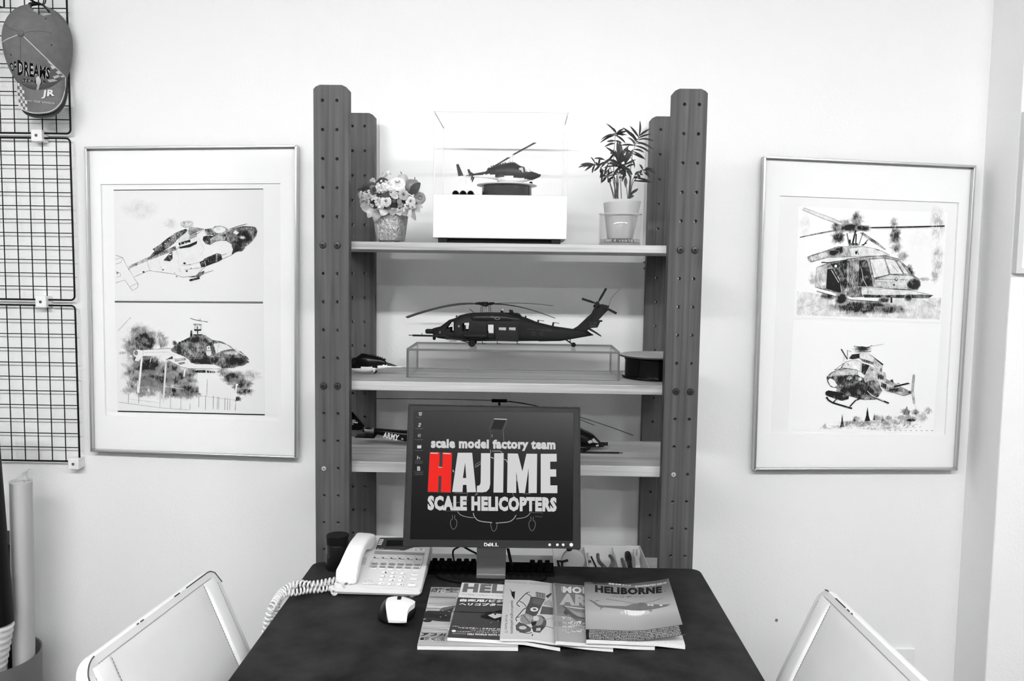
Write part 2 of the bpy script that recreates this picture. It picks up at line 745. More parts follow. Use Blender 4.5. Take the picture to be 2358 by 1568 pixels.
# ---------------------------------------------------------------- shell of the room
YW = 0.42                                        # face of the back wall
X_IN = at_y(2240, 820, YW).x                     # inner corner at the pillar
Y_PIL = at_x(2330, 600, X_IN).y                  # face of the pillar
M_wall = mat('wall_plaster', 238, 0.85, 0.2, bump=(170, 0.35), var=(1.3, 0.012))
M_wall2 = mat('pillar_plaster', 247, 0.85, 0.2, bump=(150, 0.5))
M_floor = mat('floor_vinyl', 70, 0.5, 0.4, var=(5, 0.1))
M_ceil = mat('ceiling_board', 200, 0.9, 0.1)
obj('wall_back', MB().box(-2.6, X_IN + 0.02, YW, YW + 0.1, 0, CEIL_Z), M_wall, kind='structure')
obj('wall_pillar', MB().box(X_IN, 2.6, Y_PIL, YW + 0.1, 0, CEIL_Z), M_wall2, kind='structure', bevel=0.004)
obj('wall_left', MB().box(-2.7, -2.6, -6, YW + 0.1, 0, CEIL_Z), M_wall, kind='structure')
obj('wall_right', MB().box(2.6, 2.7, -6, YW + 0.1, 0, CEIL_Z), M_wall, kind='structure')
obj('wall_rear', MB().box(-2.7, 2.7, -6.1, -6, 0, CEIL_Z), mat('rear_wall_paint', 170, 0.8, 0.2), kind='structure')
obj('floor', MB().box(-2.7, 2.7, -6, YW + 0.1, -0.05, 0), M_floor, kind='structure')
obj('ceiling', MB().box(-2.7, 2.7, -6, YW + 0.1, CEIL_Z, CEIL_Z + 0.05), M_ceil, kind='structure')
mb = MB().box(-2.6, X_IN, YW - 0.008, YW, 0, 0.06)
obj('baseboard_back', mb, mat('baseboard_vinyl', 120, 0.5), kind='structure', bevel=0.002)

M_lampcase = mat('lamp_housing', 225, 0.4)
LAMP_LABELS = ['bare-tube ceiling light in the nearer row, on the wire grid side of the room', 'bare-tube ceiling light in the nearer row, in line with the desk', 'bare-tube ceiling light in the nearer row, on the pillar side of the room',
               'bare-tube ceiling light farthest from the shelving wall']
for i, ((lx, ly), pw) in enumerate(zip(LAMPS, LAMP_POWER)):
    M_tube = bpy.data.materials.new('lit_tube')
    M_tube.use_nodes = True
    M_tube.node_tree.nodes['Principled BSDF'].inputs['Emission Color'].default_value = (1, 1, 1, 1)
    M_tube.node_tree.nodes['Principled BSDF'].inputs['Emission Strength'].default_value = pw
    t = thing('ceiling_light', LAMP_LABELS[i], 'light', (lx, ly, CEIL_Z - 0.1), group='ceiling lights')
    obj('housing', MB().box(lx - 0.62, lx + 0.62, ly - 0.11, ly + 0.11, CEIL_Z - 0.04, CEIL_Z), M_lampcase, t, bevel=0.006)
    for dy in (-0.06, 0.06):
        obj('tube', MB().tube([(lx - 0.6, ly + dy, CEIL_Z - 0.075), (lx + 0.6, ly + dy, CEIL_Z - 0.075)], 0.016, 12), M_tube, t, smooth=True)
    for dx in (-0.605, 0.605):
        obj('socket', MB().box(lx + dx - 0.006, lx + dx + 0.006, ly - 0.09, ly + 0.09, CEIL_Z - 0.095, CEIL_Z - 0.04), M_lampcase, t)

# ---------------------------------------------------------------- shelving unit
M_post = wood('stained_post_wood', 80, 36, 2, 0.55, 0.75)
M_board = wood('pale_board_wood', 200, 128, 0, 0.5, 0.6)
M_bolt = mat('blackened_bolt', 52, 0.35, 0.5, 0.6)
M_bolt_x = mat('bolt_recess', 8, 0.6)
M_screw = mat('bright_screw', 205, 0.3, 0.5, 0.6)
M_hole = mat('raw_hole_wood', 120, 0.7)
Z_ROW0, ROW, DEPTH, T_POST = 1.79348, 0.066, 0.33264, 0.030
COLS_L, COLS_R = (-0.43126, -0.39789), (0.39789, 0.43126)
HOLE_R = 0.0040


def perforated_post(x0, x1, z0, z1, y0, y1, cols, r):
    mb = MB()
    zs = []
    k = 0
    while Z_ROW0 - ROW * k > z0 + 0.04:
        zs.append(Z_ROW0 - ROW * k)
        k += 1
    zb = [min(zs[0] + ROW / 2, z1 - 0.012)] + [(a + b) / 2 for a, b in zip(zs, zs[1:])] + [z0]
    xb = [x0, (cols[0] + cols[1]) / 2, x1]
    for j, zc in enumerate(zs):
        for i, xc in enumerate(cols):
            a0, a1, b0, b1 = xb[i], xb[i + 1], zb[j + 1], zb[j]
            angs = sorted([2 * PI * k / 16 for k in range(16)] +
                          [math.atan2(z - zc, x - xc) % (2 * PI) for x in (a0, a1) for z in (b0, b1)])
            out, inn = [], []
            for a in angs:
                c, s = math.cos(a), math.sin(a)
                t = min(((a1 - xc) / c if c > 1e-9 else (a0 - xc) / c if c < -1e-9 else 9), ((b1 - zc) / s if s > 1e-9 else (b0 - zc) / s if s < -1e-9 else 9))
                out.append((xc + c * t, zc + s * t))
                inn.append((xc + c * r, zc + s * r))
            n = len(angs)
            vs = []
            for y, rr in ((y0, 1.0), (y1, 1.0)):
                vs += [(x, y, z) for x, z in out] + [(x, y, z) for x, z in inn]
            fs, tun = [], []
            for k in range(n):
                l = (k + 1) % n
                fs.append((k, l, n + l, n + k))
                fs.append((2 * n + l, 2 * n + k, 3 * n + k, 3 * n + l))
                tun.append((n + k, n + l, 3 * n + l, 3 * n + k))
            o = len(mb.v)
            mb.add(vs, fs)
            mb.f += [tuple(q + o for q in f) for f in tun]
            mb.m += [1] * len(tun)
    # sides and rounded head
    head = [(x0, zb[0]), (x0, z1 - 0.010), (x0 + 0.005, z1 - 0.0045), (x0 + 0.015, z1), (x1 - 0.015, z1), (x1 - 0.005, z1 - 0.0045), (x1, z1 - 0.010), (x1, zb[0])]
    n = len(head)
    mb.add([(x, y0, z) for x, z in head] + [(x, y1, z) for x, z in head],
           [tuple(range(n)), tuple(range(2 * n - 1, n - 1, -1))] + [(i, i + 1, n + i + 1, n + i) for i in range(n - 1)])
    mb.add([(x, y, z) for x in (x0, x1) for y in (y0, y1) for z in (z0, zb[0])],
           [(0, 1, 3, 2), (4, 6, 7, 5), (0, 2, 6, 4)])
    return mb


unit = thing('shelving_unit', 'dark-stained perforated-post shelving unit with four pale boards, against the wall behind the desk', 'shelf', (0, 0.18, 0))
posts = []
for x0, x1, y0, cols in ((-0.4518, -0.3712, 0, COLS_L), (0.3706, 0.4497, 0, COLS_R), (-0.4518, -0.3712, DEPTH, COLS_L), (0.3700, 0.4497, DEPTH, COLS_R)):
    p = obj('post', perforated_post(x0, x1, 0, 1.8285, y0, y0 + T_POST, cols, HOLE_R), [M_post, M_hole], unit)
    posts.append(p)
BOARDS = [(1.4556, 1.4742), (1.1200, 1.1425), (0.9205, 0.9465)]
z_low = at_y(1500, 1283, DEPTH).z
BOARDS.append((z_low - 0.022, z_low))
for z0, z1 in BOARDS:
    obj('shelf_board', MB().box(-0.447, 0.447, T_POST + 0.0006, DEPTH - 0.0006, z0, z1), M_board, unit, bevel=0.0018)


def bolt_mb(xc, zc, r, h):
    mb = MB().lathe([(r * 0.35, 0.001), (r * 0.96, 0.001), (r, h * 0.45), (r * 0.86, h * 0.9), (r * 0.5, h), (0.0002, h)], (xc, 0, zc), 20, 'y')
    a = random.uniform(0, PI)
    for da in (0, PI / 2):
        c, s = math.cos(a + da), math.sin(a + da)
        L, w = r * 0.42, r * 0.1
        ring = [(xc + c * L * i - s * w * j, -h - 0.0001, zc + s * L * i + c * w * j) for i, j in ((-1, -1), (1, -1), (1, 1), (-1, 1))]
        mb.prism(ring, (0, 0.0004, 0), 1)
    return mb


for p, cols in ((posts[0], COLS_L), (posts[1], COLS_R)):
    for row in (5, 10):
        for xc in cols:
            obj('bolt', bolt_mb(xc, Z_ROW0 - ROW * row, 0.0082, 0.0045), [M_bolt, M_bolt_x], p, smooth=50)
    obj('screw', bolt_mb(cols[0], Z_ROW0 - ROW * 13, 0.0058, 0.003), [M_screw, M_bolt_x], p, smooth=50, label='bright cross-head screw')

# sheet of white board on the wall behind the top shelf
zt = at_y(1400, 267, YW - 0.006).z
obj('backing_sheet', MB().box(-0.372, 0.3695, YW - 0.006, YW - 0.0005, 1.4755, zt), mat('white_sheet', 248, 0.5, 0.3), label='thin white backing sheet on the wall behind the top shelf', cat='panel')

# ---------------------------------------------------------------- desk
M_desk = mat('desk_leather', 38, 0.4, 0.1, var=(14, 0.5), bump=(600, 0.12))
M_deskleg = mat('desk_steel', 45, 0.4, 0.5, 0.5)
desk = thing('desk', 'black mottled leather-topped desk pushed against the shelving unit', 'desk', (0, -0.5, 0))
XL, XR, YB, YF = -0.4475, 0.4590, -0.032, -1.02
out = []
for cx, cy, a in ((XR - 0.025, YB - 0.025, 0), (XL + 0.025, YB - 0.025, 90), (XL + 0.025, YF + 0.025, 180), (XR - 0.025, YF + 0.025, 270)):
    for k in range(7):
        t = math.radians(a + 15 * k)
        out.append((cx + 0.025 * math.cos(t), cy + 0.025 * math.sin(t), 0.69))
obj('desk_top', MB().prism(out, (0, 0, 0.03)), M_desk, desk, bevel=0.003, segs=3)
for sx in (-0.40, 0.41):
    for sy in (-0.09, -0.96):
        obj('leg', MB().box(sx - 0.02, sx + 0.02, sy - 0.02, sy + 0.02, 0, 0.69), M_deskleg, desk, bevel=0.003)
for sy in (-0.09, -0.96):
    obj('apron', MB().box(-0.38, 0.39, sy - 0.01, sy + 0.01, 0.63, 0.69), M_deskleg, desk)

# ---------------------------------------------------------------- wire grids on the left
M_wire = mat('black_wire', 18, 0.45, 0.4)
M_clip = mat('white_clip_plastic', 238, 0.4)
Y_GRID = 0.398
CELL = 0.0392


def wire_grid(xr, z0, z1, label):
    ncol = 12
    xl = xr - CELL * ncol
    t = thing('wire_grid', label, 'wire grid', ((xl + xr) / 2, Y_GRID, z0), group='wire grids on the wall')
    r = 0.011
    path = []
    for cx, cz, a in ((xr - r, z1 - r, 90), (xr - r, z0 + r, 0), (xl + r, z0 + r, -90), (xl + r, z1 - r, -180)):
        for k in range(5):
            b = math.radians(a - 22.5 * k)
            path.append((cx + r * math.cos(b), Y_GRID, cz + r * math.sin(b)))
    path.append(path[0])
    obj('border_rod', MB().tube(path, 0.0027, 8), M_wire, t, smooth=60)
    w = obj('upright_wire', MB().tube([(xl + CELL, Y_GRID, z0), (xl + CELL, Y_GRID, z1)], 0.00145, 6), M_wire, t, smooth=60)
    for k in range(1, ncol - 1):
        copy_part(w, t, (CELL * k, 0, 0))
    nr = round((z1 - z0) / CELL)
    step = (z1 - z0) / nr
    w = obj('cross_wire', MB().tube([(xl, Y_GRID - 0.0026, z0 + step), (xr, Y_GRID - 0.0026, z0 + step)], 0.00145, 6), M_wire, t, smooth=60)
    for k in range(1, nr - 1):
        copy_part(w, t, (0, 0, step * k))
    return t


def gz(px, py):
    return at_y(px, py, Y_GRID).z


gx = [at_y(158, 150, Y_GRID).x, at_y(166.5, 500, Y_GRID).x, at_y(178, 880, Y_GRID).x]
zt_, zb_ = gz(100, 318), gz(100, 690)
hgt = zt_ - zb_
wire_grid(gx[0], gz(100, 307), gz(100, 307) + hgt, 'black wire grid the grey cap hangs on')
wire_grid(gx[1], zb_, zt_, 'bare black wire grid between two others, beside the top of a framed picture')
wire_grid(gx[2], gz(100, 1061), gz(100, 703), 'bare black wire grid lowest on the wall, above the paper roll')
for k, (px, py, lab) in enumerate(((85, 312, 'white plastic clip right below the grey cap, holding two wire grids'), (95, 695, 'white plastic clip between the middle and lowest wire grids'), (170, 1068, 'white plastic clip at the bottom corner of the lowest wire grid'))):
    c = at_y(px, py, Y_GRID - 0.01)
    t = thing('grid_clip', lab, 'clip', (c.x, YW, c.z), group='white grid clips')
    obj('clip_body', MB().box(c.x - 0.0155, c.x + 0.0155, Y_GRID - 0.014, YW, c.z - 0.0165, c.z + 0.0165), M_clip, t, bevel=0.003)
    obj('screw_hole', MB().lathe([(0.0042, 0), (0.0042, 0.0006), (0.0022, 0.0007), (0.0001, 0.0003)], (c.x, Y_GRID - 0.0141, c.z), 14, 'y'), mat('clip_hole', 90, 0.5), t)

# wire hooks
p = at_y(80, 8, Y_GRID - 0.006)
mb = MB()
for dx in (-0.0, 0.006):
    q = at_y(101 + dx * 700, 0, Y_GRID - 0.006)
    mb.tube(smooth_path([(q.x, Y_GRID - 0.005, q.z + 0.06), (q.x, Y_GRID - 0.006, q.z), (q.x - 0.002, Y_GRID - 0.02, q.z - 0.016), (q.x - 0.012, Y_GRID - 0.05, q.z - 0.014), (q.x - 0.016, Y_GRID - 0.066, q.z + 0.006)], 5), 0.0016, 6)
obj('wire_hook', mb, M_wire, smooth=60, label='black double-wire hook carrying the grey cap', cat='hook')
q = at_y(9, 0, Y_GRID - 0.006)
mb = MB().tube(smooth_path([(q.x, Y_GRID - 0.005, q.z + 0.05), (q.x, Y_GRID - 0.006, q.z - 0.01), (q.x + 0.001, Y_GRID - 0.012, q.z - 0.022), (q.x + 0.006, Y_GRID - 0.05, q.z - 0.024), (q.x + 0.007, Y_GRID - 0.06, q.z - 0.010)], 5), 0.0022, 6)
obj('wire_hook', mb, M_wire, smooth=60, label='empty black hook at the upper end of the top wire grid', cat='hook')

# ---------------------------------------------------------------- light switch / outlet low on the wall
c = at_y(2074, 1525, YW)
t = thing('wall_outlet', 'white outlet plate low on the wall beyond the white chair back', 'outlet', (c.x, YW, c.z - 0.06))
M_plate = mat('outlet_plastic', 236, 0.4)
obj('plate', MB().box(c.x - 0.037, c.x + 0.037, YW - 0.007, YW, c.z - 0.08, c.z + 0.046), M_plate, t, bevel=0.004)
obj('insert', MB().box(c.x - 0.017, c.x + 0.017, YW - 0.0085, YW - 0.006, c.z - 0.06, c.z + 0.018), M_plate, t, bevel=0.0015)
M_slot = mat('outlet_slot', 150, 0.6)
obj('socket', MB().lathe([(0.0095, 0), (0.0095, 0.0006), (0.008, 0.0006), (0.008, 0)], (c.x + 0.002, YW - 0.0085, c.z), 20, 'y'), M_slot, t)
for px, py in ((1484, 604), (1484, 618)):
    c = at_y(px, py, YW)
    obj('wall_plug', MB().lathe([(0.0032, 0), (0.0032, 0.0012), (0.002, 0.0014), (0.0016, 0.0004), (0.0001, 0.0003)], (c.x, YW, c.z), 12, 'y'), mat('plug_grey', 120, 0.5),
        label=['small wall plug under the top shelf by the right post, upper of two', 'small wall plug under the top shelf by the right post, lower of two'][py > 610], cat='wall plug', group='wall plugs by the right post')
c = at_y(1788, 1428, YW)
obj('wall_chip', MB().prism([(c.x + a * 0.0045 * (1 + 0.3 * math.sin(3 * k)), YW - 0.0012, c.z + b * 0.005) for k, (a, b) in enumerate(oval(0, 0, 1, 1, 9))], (0, 0.001, 0)), mat('chip_grey', 110, 0.8), label='dark chip in the plaster left of the right chair back', cat='mark')

# ---------------------------------------------------------------- framed drawings
M_frame = mat('silver_frame', 200, 0.28, 0.5, 1.0)
M_frame_in = mat('frame_inner_lip', 70, 0.3, 0.5, 0.8)
M_board_mat = mat('mat_board', 249, 0.8, 0.2)
M_backing = mat('mount_backing', 243, 0.8, 0.2)
M_glazing = clear('picture_glazing', 1.0, 0.02, ior=1.18)
M_black_edge = mat('black_card', 14, 0.4)
Y_SHEET, Y_MATF, Y_GLASS, Y_FRONT = 0.4075, 0.4035, 0.400, 0.388


class Art:
    """layers of flat print drawn one over the other on a sheet"""
    def __init__(self, fn, cr=None, step=2e-5, bend=0):
        self.mb, self.fn, self.cr, self.k, self.step, self.bend = MB(), fn, cr or (lambda x, y: (x, y)), 0, step, bend

    def s(self):
        self.k += 1
        d = self.k * self.step
        return lambda px, py: self.fn(px, py, d)

    def c(self, pts):
        return [self.cr(*p) for p in pts]

    def poly(self, pts, ink=0.0, mi=0):
        if self.bend:
            vs, fs = split_tris(self.c(pts), [tuple(range(len(pts)))], self.bend)
            f = self.s()
            self.mb.add([f(*v) for v in vs], fs, mi, ink)
            return
        put_poly(self.mb, self.c(pts), self.s(), mi, ink)

    def line(self, pts, w, ink=0.0, mi=0):
        a, b = self.cr(0, 0), self.cr(1, 0)
        put_line(self.mb, self.c(pts), w * math.hypot(b[0] - a[0], b[1] - a[1]), self.s(), mi, ink)

    def ring(self, pts, w, ink=0.0, mi=0):
        self.line(list(pts) + [pts[0]], w, ink, mi)

    def blob(self, cx, cy, rx, ry, d0=0.8, d1=0.0, n=18, jit=0.25, mi=0, core=0.45):
        a, b = self.cr(0, 0), self.cr(1, 0)
        k = math.hypot(b[0] - a[0], b[1] - a[1])
        o = 10.0 if d0 > d1 else 0.0
        put_blob(self.mb, self.cr(cx, cy), rx * k, ry * k, self.s(), mi, d0 + o, d1 + o, n, jit, core)

    def text(self, s, q, bold=0.0, ink=0.0, mi=0, res=2, ymap=None):
        if self.bend:
            tmp = MB()
            put_text(tmp, s, quad(*self.c(q)), lambda x, y: (x, y), bold)
            vs, fs = split_tris(tmp.v, tmp.f, self.bend)
            f = self.s()
            self.mb.add([f(*v) for v in vs], fs, mi, ink)
            return
        put_text(self.mb, s, quad(*self.c(q)), self.s(), bold, mi, ink, res, ymap)


def ypl(Y):
    return lambda px, py, d: at_y(px, py, Y - d)


def frame_thing(name, label, outer, window, group):
    o = [at_y(*p, Y_FRONT) for p in outer]
    base = (o[3] + o[2]) / 2
    t = thing(name, label, 'picture', (base.x, YW, base.z), group=group)
    cen = sum(o, Vector()) / 4
    def inset(p, d):
        return Vector((p.x + (d if p.x < cen.x else -d), p.y, p.z + (d if p.z < cen.z else -d)))
    i1 = [inset(p, 0.0062) for p in o]
    for k in range(4):
        a, b, c, d = o[k], o[(k + 1) % 4], i1[(k + 1) % 4], i1[k]
        bk = lambda p: Vector((p.x, YW - 0.0005, p.z))
        obj('frame_rail', MB().hexa([bk(a), bk(b), bk(c), bk(d), a, b, c, d]), M_frame, t, bevel=0.0012)
    # board with a window cut in it
    w = [at_y(*p, Y_MATF) for p in window]
    oi = [Vector((p.x, Y_MATF, p.z)) for p in i1]
    w2 = [Vector((p.x + (0.0012 if p.x < cen.x else -0.0012), Y_SHEET, p.z + (0.0012 if p.z < cen.z else -0.0012))) for p in w]
    mb = MB()
    mb.add(oi + w + w2, [(k, (k + 1) % 4, 4 + (k + 1) % 4, 4 + k) for k in range(4)] + [(4 + k, 4 + (k + 1) % 4, 8 + (k + 1) % 4, 8 + k) for k in range(4)])
    obj('mat_board', mb, M_board_mat, t)
    mb = MB().prism([Vector((p.x, Y_SHEET + 0.001, p.z)) for p in i1], (0, 0.004, 0))
    obj('backing_board', mb, M_backing, t)
    mb = MB().prism([Vector((p.x, Y_GLASS, p.z)) for p in i1], (0, 0.002, 0))
    obj('glazing', mb, M_glazing, t)
    return t


def sheet(t, corners, paper, pmat):
    mb = MB().prism([at_y(*p, Y_SHEET) for p in corners], (0, 0.0008, 0))
    return obj('paper_sheet', mb, mat('drawing_paper_%d' % paper, paper, 0.8, 0.2), t)


M_pencil = pencil('pencil_drawing', 236, 22)
M_pencil_w = pencil('pencil_drawing_bright', 250, 22)

# ---- left picture
pl = frame_thing('framed_picture', 'silver-framed pair of pencil helicopter sketches between black bars, left of the shelving', [(193.5, 337.5), (683, 333), (682.5, 1057), (207.5, 1040)],
                 [(231, 424), (645.5, 422), (647, 970), (242, 958)], 'framed sketches')
c3, c4 = crop(180, 320, 0.2551), crop(180, 680, 0.2551)
s1 = sheet(pl, [c3(322, 466), c3(1670, 456), c3(1669, 1462), c3(332, 1458)], 235, None)
A = Art(ypl(Y_SHEET), c3)
P, L = A.poly, A.line
A.line([(340, 1085), (400, 1070), (385, 1115), (340, 1130)], 3, 0.75)
A.blob(980, 770, 75, 45, 0.28, 0)
A.blob(830, 760, 80, 60, 0.2, 0)
A.blob(560, 640, 190, 110, 0.14, 0)
for k in range(5):
    A.ring(oval(960 + 14 * k, 770 + 4 * (k % 2), 30 - 2 * k, 26, 14), 3, 0.6)
body = [(455, 1170), (620, 1100), (885, 1000), (1000, 880), (1085, 850), (1130, 815), (1160, 870), (1190, 955), (1240, 925), (1290, 915), (1340, 920), (1385, 950), (1398, 1000), (1385, 1048), (1300, 1085), (1150, 1150), (1060, 1235), (940, 1248), (870, 1220), (640, 1188), (500, 1248)]
P(body, 0.03)
A.ring(body, 3.5, 0.85)
L([(340, 1300), (420, 1272), (490, 1370), (538, 1340), (540, 1308), (500, 1250)], 3.5, 0.8)
L([(340, 1050), (400, 1070), (460, 1185)], 3.5, 0.8)
L([(465, 1335), (520, 1308), (540, 1308)], 3, 0.6)
L([(340, 1195), (380, 1212), (384, 1235), (345, 1250)], 3, 0.7)
P([(340, 1200), (368, 1205), (350, 1225)], 0.6)
P([(450, 1150), (610, 1075), (880, 965), (887, 1000), (620, 1100), (460, 1172)], 0.52)
P([(670, 995), (740, 950), (800, 900), (880, 845), (970, 810), (990, 822), (960, 870), (890, 920), (820, 980), (720, 1040), (640, 1085), (618, 1092), (690, 1010)], 0.78)
for x, y, r in ((895, 865, 13), (855, 888, 14), (820, 910, 13), (782, 945, 16)):
    P(oval(x, y, r, r), 0.95)
    P(oval(x + 3, y, r * 0.4, r * 0.4), 0.1)
for k in range(4):
    L([(722 + 9 * k, 955 - 4 * k), (728 + 9 * k, 980 - 4 * k)], 3, 0.05)
P([(880, 920), (985, 835), (1005, 850), (1010, 905), (905, 938)], 0.12)
P([(1000, 800), (1040, 795), (1085, 802), (1140, 812), (1085, 835), (1010, 870), (990, 850)], 0.5)
for k in range(4):
    L([(1005, 868 + 12 * k), (1072, 838 + 12 * k)], 5, 0.95)
P([(905, 938), (1010, 908), (1016, 930), (910, 960)], 0.85)
for x in (925, 960, 990):
    L([(x, 930), (x + 4, 955)], 5, 0.05)
P([(912, 975), (1000, 952), (1075, 920), (1070, 947), (1010, 977), (915, 990)], 0.95)
P([(1140, 815), (1200, 805), (1232, 865), (1165, 868)], 0.78)
P([(770, 1095), (830, 1025), (850, 1020), (852, 1080), (830, 1105)], 0.88)
P([(815, 1045), (845, 1030), (840, 1050)], 0.1)
nose = [(1355, 835), (1400, 805), (1490, 786), (1570, 790), (1605, 798), (1617, 830), (1608, 868), (1580, 912), (1540, 952), (1450, 1005), (1385, 1048), (1400, 1000), (1385, 950), (1340, 920), (1290, 915), (1240, 925), (1190, 957), (1150, 947), (1124, 912), (1130, 882), (1160, 870), (1200, 880), (1235, 862), (1300, 870)]
P(nose, 0.76)
P([(1130, 880), (1190, 870), (1225, 880), (1195, 905), (1190, 955), (1150, 947), (1124, 912)], 0.98)
P([(1190, 905), (1240, 866), (1340, 880), (1320, 910), (1250, 920), (1200, 945)], 0.42)
A.blob(1500, 890, 90, 60, 0.98, 0.76)
A.blob(1440, 970, 60, 50, 0.98, 0.76)
A.blob(1480, 890, 30, 14, 0.4, 0.76)
P([(1205, 805), (1240, 785), (1280, 780), (1330, 795), (1362, 822), (1340, 850), (1300, 872), (1240, 866), (1215, 835)], 0.5)
P([(1220, 812), (1245, 797), (1290, 792), (1325, 808), (1331, 825), (1300, 845), (1250, 850), (1232, 836)], 0.04)
A.ring([(1250, 805), (1280, 800), (1283, 818), (1256, 822)], 3, 0.7)
P([(1420, 825), (1452, 846), (1430, 865), (1398, 845)], 0.03)
L([(1365, 815), (1430, 790), (1525, 766)], 5, 0.95)
L([(1490, 790), (1590, 796), (1615, 835)], 6, 1.0)
P([(1095, 1110), (1130, 1095), (1140, 1078), (1255, 1030), (1290, 1040), (1302, 1085), (1270, 1105), (1150, 1150), (1110, 1160)], 0.85)
L([(1143, 1100), (1152, 1145)], 4, 0)
for k in range(5):
    L([(1244, 1040 + 14 * k), (1256, 1046 + 14 * k)], 5, 0)
L([(1295, 1050), (1340, 1035)], 3, 0.8)
L([(1100, 1110), (1010, 1135), (930, 1140)], 3, 0.6)
L([(1120, 1160), (960, 1180)], 3, 0.6)
P([(990, 1248), (1060, 1235), (1092, 1205), (1140, 1190), (1136, 1215), (1090, 1246)], 0.82)
P([(1000, 1275), (1010, 1265), (1095, 1245), (1098, 1262), (1012, 1285)], 0.9)
L([(1130, 1215), (1220, 1186)], 4, 0.7)
P([(885, 1232), (905, 1247), (880, 1244)], 0.9)
for x, y, r in ((960, 1122, 12), (767, 1180, 8), (980, 1192, 10), (590, 1200, 10), (1020, 1167, 6), (1010, 1135, 5), (870, 1207, 4)):
    P(oval(x, y, r, r * 0.75), 0.98)
L([(885, 1000), (910, 1080), (900, 1100), (920, 1200)], 2, 0.4)
L([(620, 1100), (650, 1188)], 2.5, 0.6)
L([(730, 1100), (760, 1200)], 2, 0.4)
L([(1085, 890), (1140, 1000), (1100, 1050)], 2, 0.4)
obj('drawing', A.mb, M_pencil, s1, label='pencil sketch of a two-tone helicopter climbing to the right')
for a, b, w in ((c3(320, 462), c3(1670, 452), 1.9), (c3(330, 1465), c3(1668, 1473), 1.7), (c3(330, 1474), c3(1668, 1482), 1.2), (c4(357, 1046), c4(1684, 1078), 2.6)):
    m_ = MB()
    put_line(m_, [a, b], w, lambda px, py: at_y(px, py, Y_SHEET - 0.0004))
    obj('black_edge', m_, M_black_edge, pl)

s2 = sheet(pl, [c4(330, 78), c4(1671, 78), c4(1684, 1073), c4(357, 1043)], 237, None)
A = Art(ypl(Y_SHEET), c4)
P, L, B = A.poly, A.line, A.blob
for x, y, rx, ry, d in ((560, 330, 110, 80, 0.55), (600, 420, 130, 110, 0.85), (480, 450, 90, 90, 0.55), (560, 560, 120, 110, 0.8), (760, 420, 60, 70, 0.6), (700, 350, 70, 40, 0.5), (520, 680, 130, 100, 0.6), (640, 660, 140, 110, 0.98),
                        (820, 680, 130, 90, 0.8), (700, 780, 190, 100, 0.9), (930, 760, 150, 90, 0.8), (560, 800, 150, 90, 0.62), (880, 870, 200, 70, 0.78), (1000, 860, 120, 80, 0.72), (1010, 700, 80, 60, 0.55), (620, 870, 160, 50, 0.55),
                        (1390, 740, 110, 65, 0.9), (1480, 800, 110, 60, 0.75), (1500, 870, 80, 40, 0.75), (1440, 935, 40, 25, 0.9), (1540, 720, 110, 50, 0.35), (1310, 690, 60, 40, 0.6), (440, 860, 60, 40, 0.4), (400, 520, 40, 18, 0.5)):
    B(x, y, rx * 1.15, ry * 1.15, d, 0.0, 22, 0.35)
P([(1080, 700), (1235, 715), (1310, 785), (1410, 850), (1420, 940), (1260, 915), (1090, 880)], 0.0)
L([(1085, 880), (1100, 905), (1400, 945)], 2, 0.6)
for a, b, w in (((575, 560), (543, 880), 17), ((792, 612), (768, 970), 15), ((962, 672), (955, 735), 12), ((1430, 808), (1415, 950), 13), ((537, 770), (533, 870), 6), ((660, 560), (648, 605), 5)):
    L([a, b], w, 0.0)
P(oval(1434, 806, 12, 8), 0.0)
L([(792, 612), (768, 970)], 2, 0.6)
L([(770, 820), (960, 845)], 3, 0.1)
for x, y0, y1 in ((455, 885, 975), (548, 880, 975), (740, 900, 1012), (835, 910, 1020), (928, 930, 1030), (1010, 975, 1036), (1090, 880, 1010), (1150, 900, 1035), (1165, 760, 900), (1220, 905, 1030), (1258, 915, 1030), (1270, 915, 1035), (1325, 925, 1035), (1350, 925, 1035), (1370, 930, 1035), (1420, 940, 1040)):
    L([(x, y0), (x - 3, y1)], 3, 0.75)
L([(360, 962), (560, 990), (740, 1015), (1000, 1035)], 2.5, 0.6)
L([(460, 935), (740, 970)], 2, 0.45)
L([(360, 320), (470, 200), (478, 205), (470, 212)], 2.5, 0.7)
P([(585, 492), (830, 475), (905, 520), (862, 548), (580, 548)], 0.02)
L([(590, 492), (840, 478)], 4, 0.9)
L([(600, 516), (820, 512)], 3, 0.5)
hb = [(832, 490), (900, 430), (1010, 375), (1090, 355), (1150, 360), (1212, 402), (1290, 415), (1370, 455), (1400, 480), (1480, 520), (1530, 560), (1542, 580), (1500, 620), (1400, 655), (1300, 657), (1230, 625), (1120, 622), (1020, 612), (998, 580), (940, 545), (850, 510)]
P(hb, 0.74)
B(1130, 590, 130, 40, 1.0, 0.74)
B(1420, 600, 110, 40, 1.0, 0.74)
B(1080, 400, 100, 30, 0.92, 0.74)
B(1400, 520, 90, 22, 0.28, 0.74)
L([(850, 500), (950, 478), (1130, 475)], 3, 1.0)
L([(1000, 560), (1200, 560), (1400, 565), (1530, 572)], 4, 1.0)
P([(1222, 435), (1290, 430), (1340, 447), (1392, 482), (1300, 500), (1245, 526)], 0.06)
L([(1250, 520), (1275, 435)], 2.5, 0.6)
P([(1160, 460), (1190, 455), (1198, 496), (1162, 497)], 0.08)
P([(1152, 506), (1200, 500), (1204, 535), (1180, 548), (1160, 540)], 0.12)
A.ring([(1155, 455), (1194, 450), (1208, 540), (1180, 556), (1152, 540)], 3, 0.95)
P(oval(1178, 475, 8, 8), 0.6)
P([(790, 575), (860, 558), (985, 580), (1020, 622), (1180, 622), (1270, 650), (1290, 662), (1150, 662), (1000, 660), (930, 645), (860, 612)], 0.02)
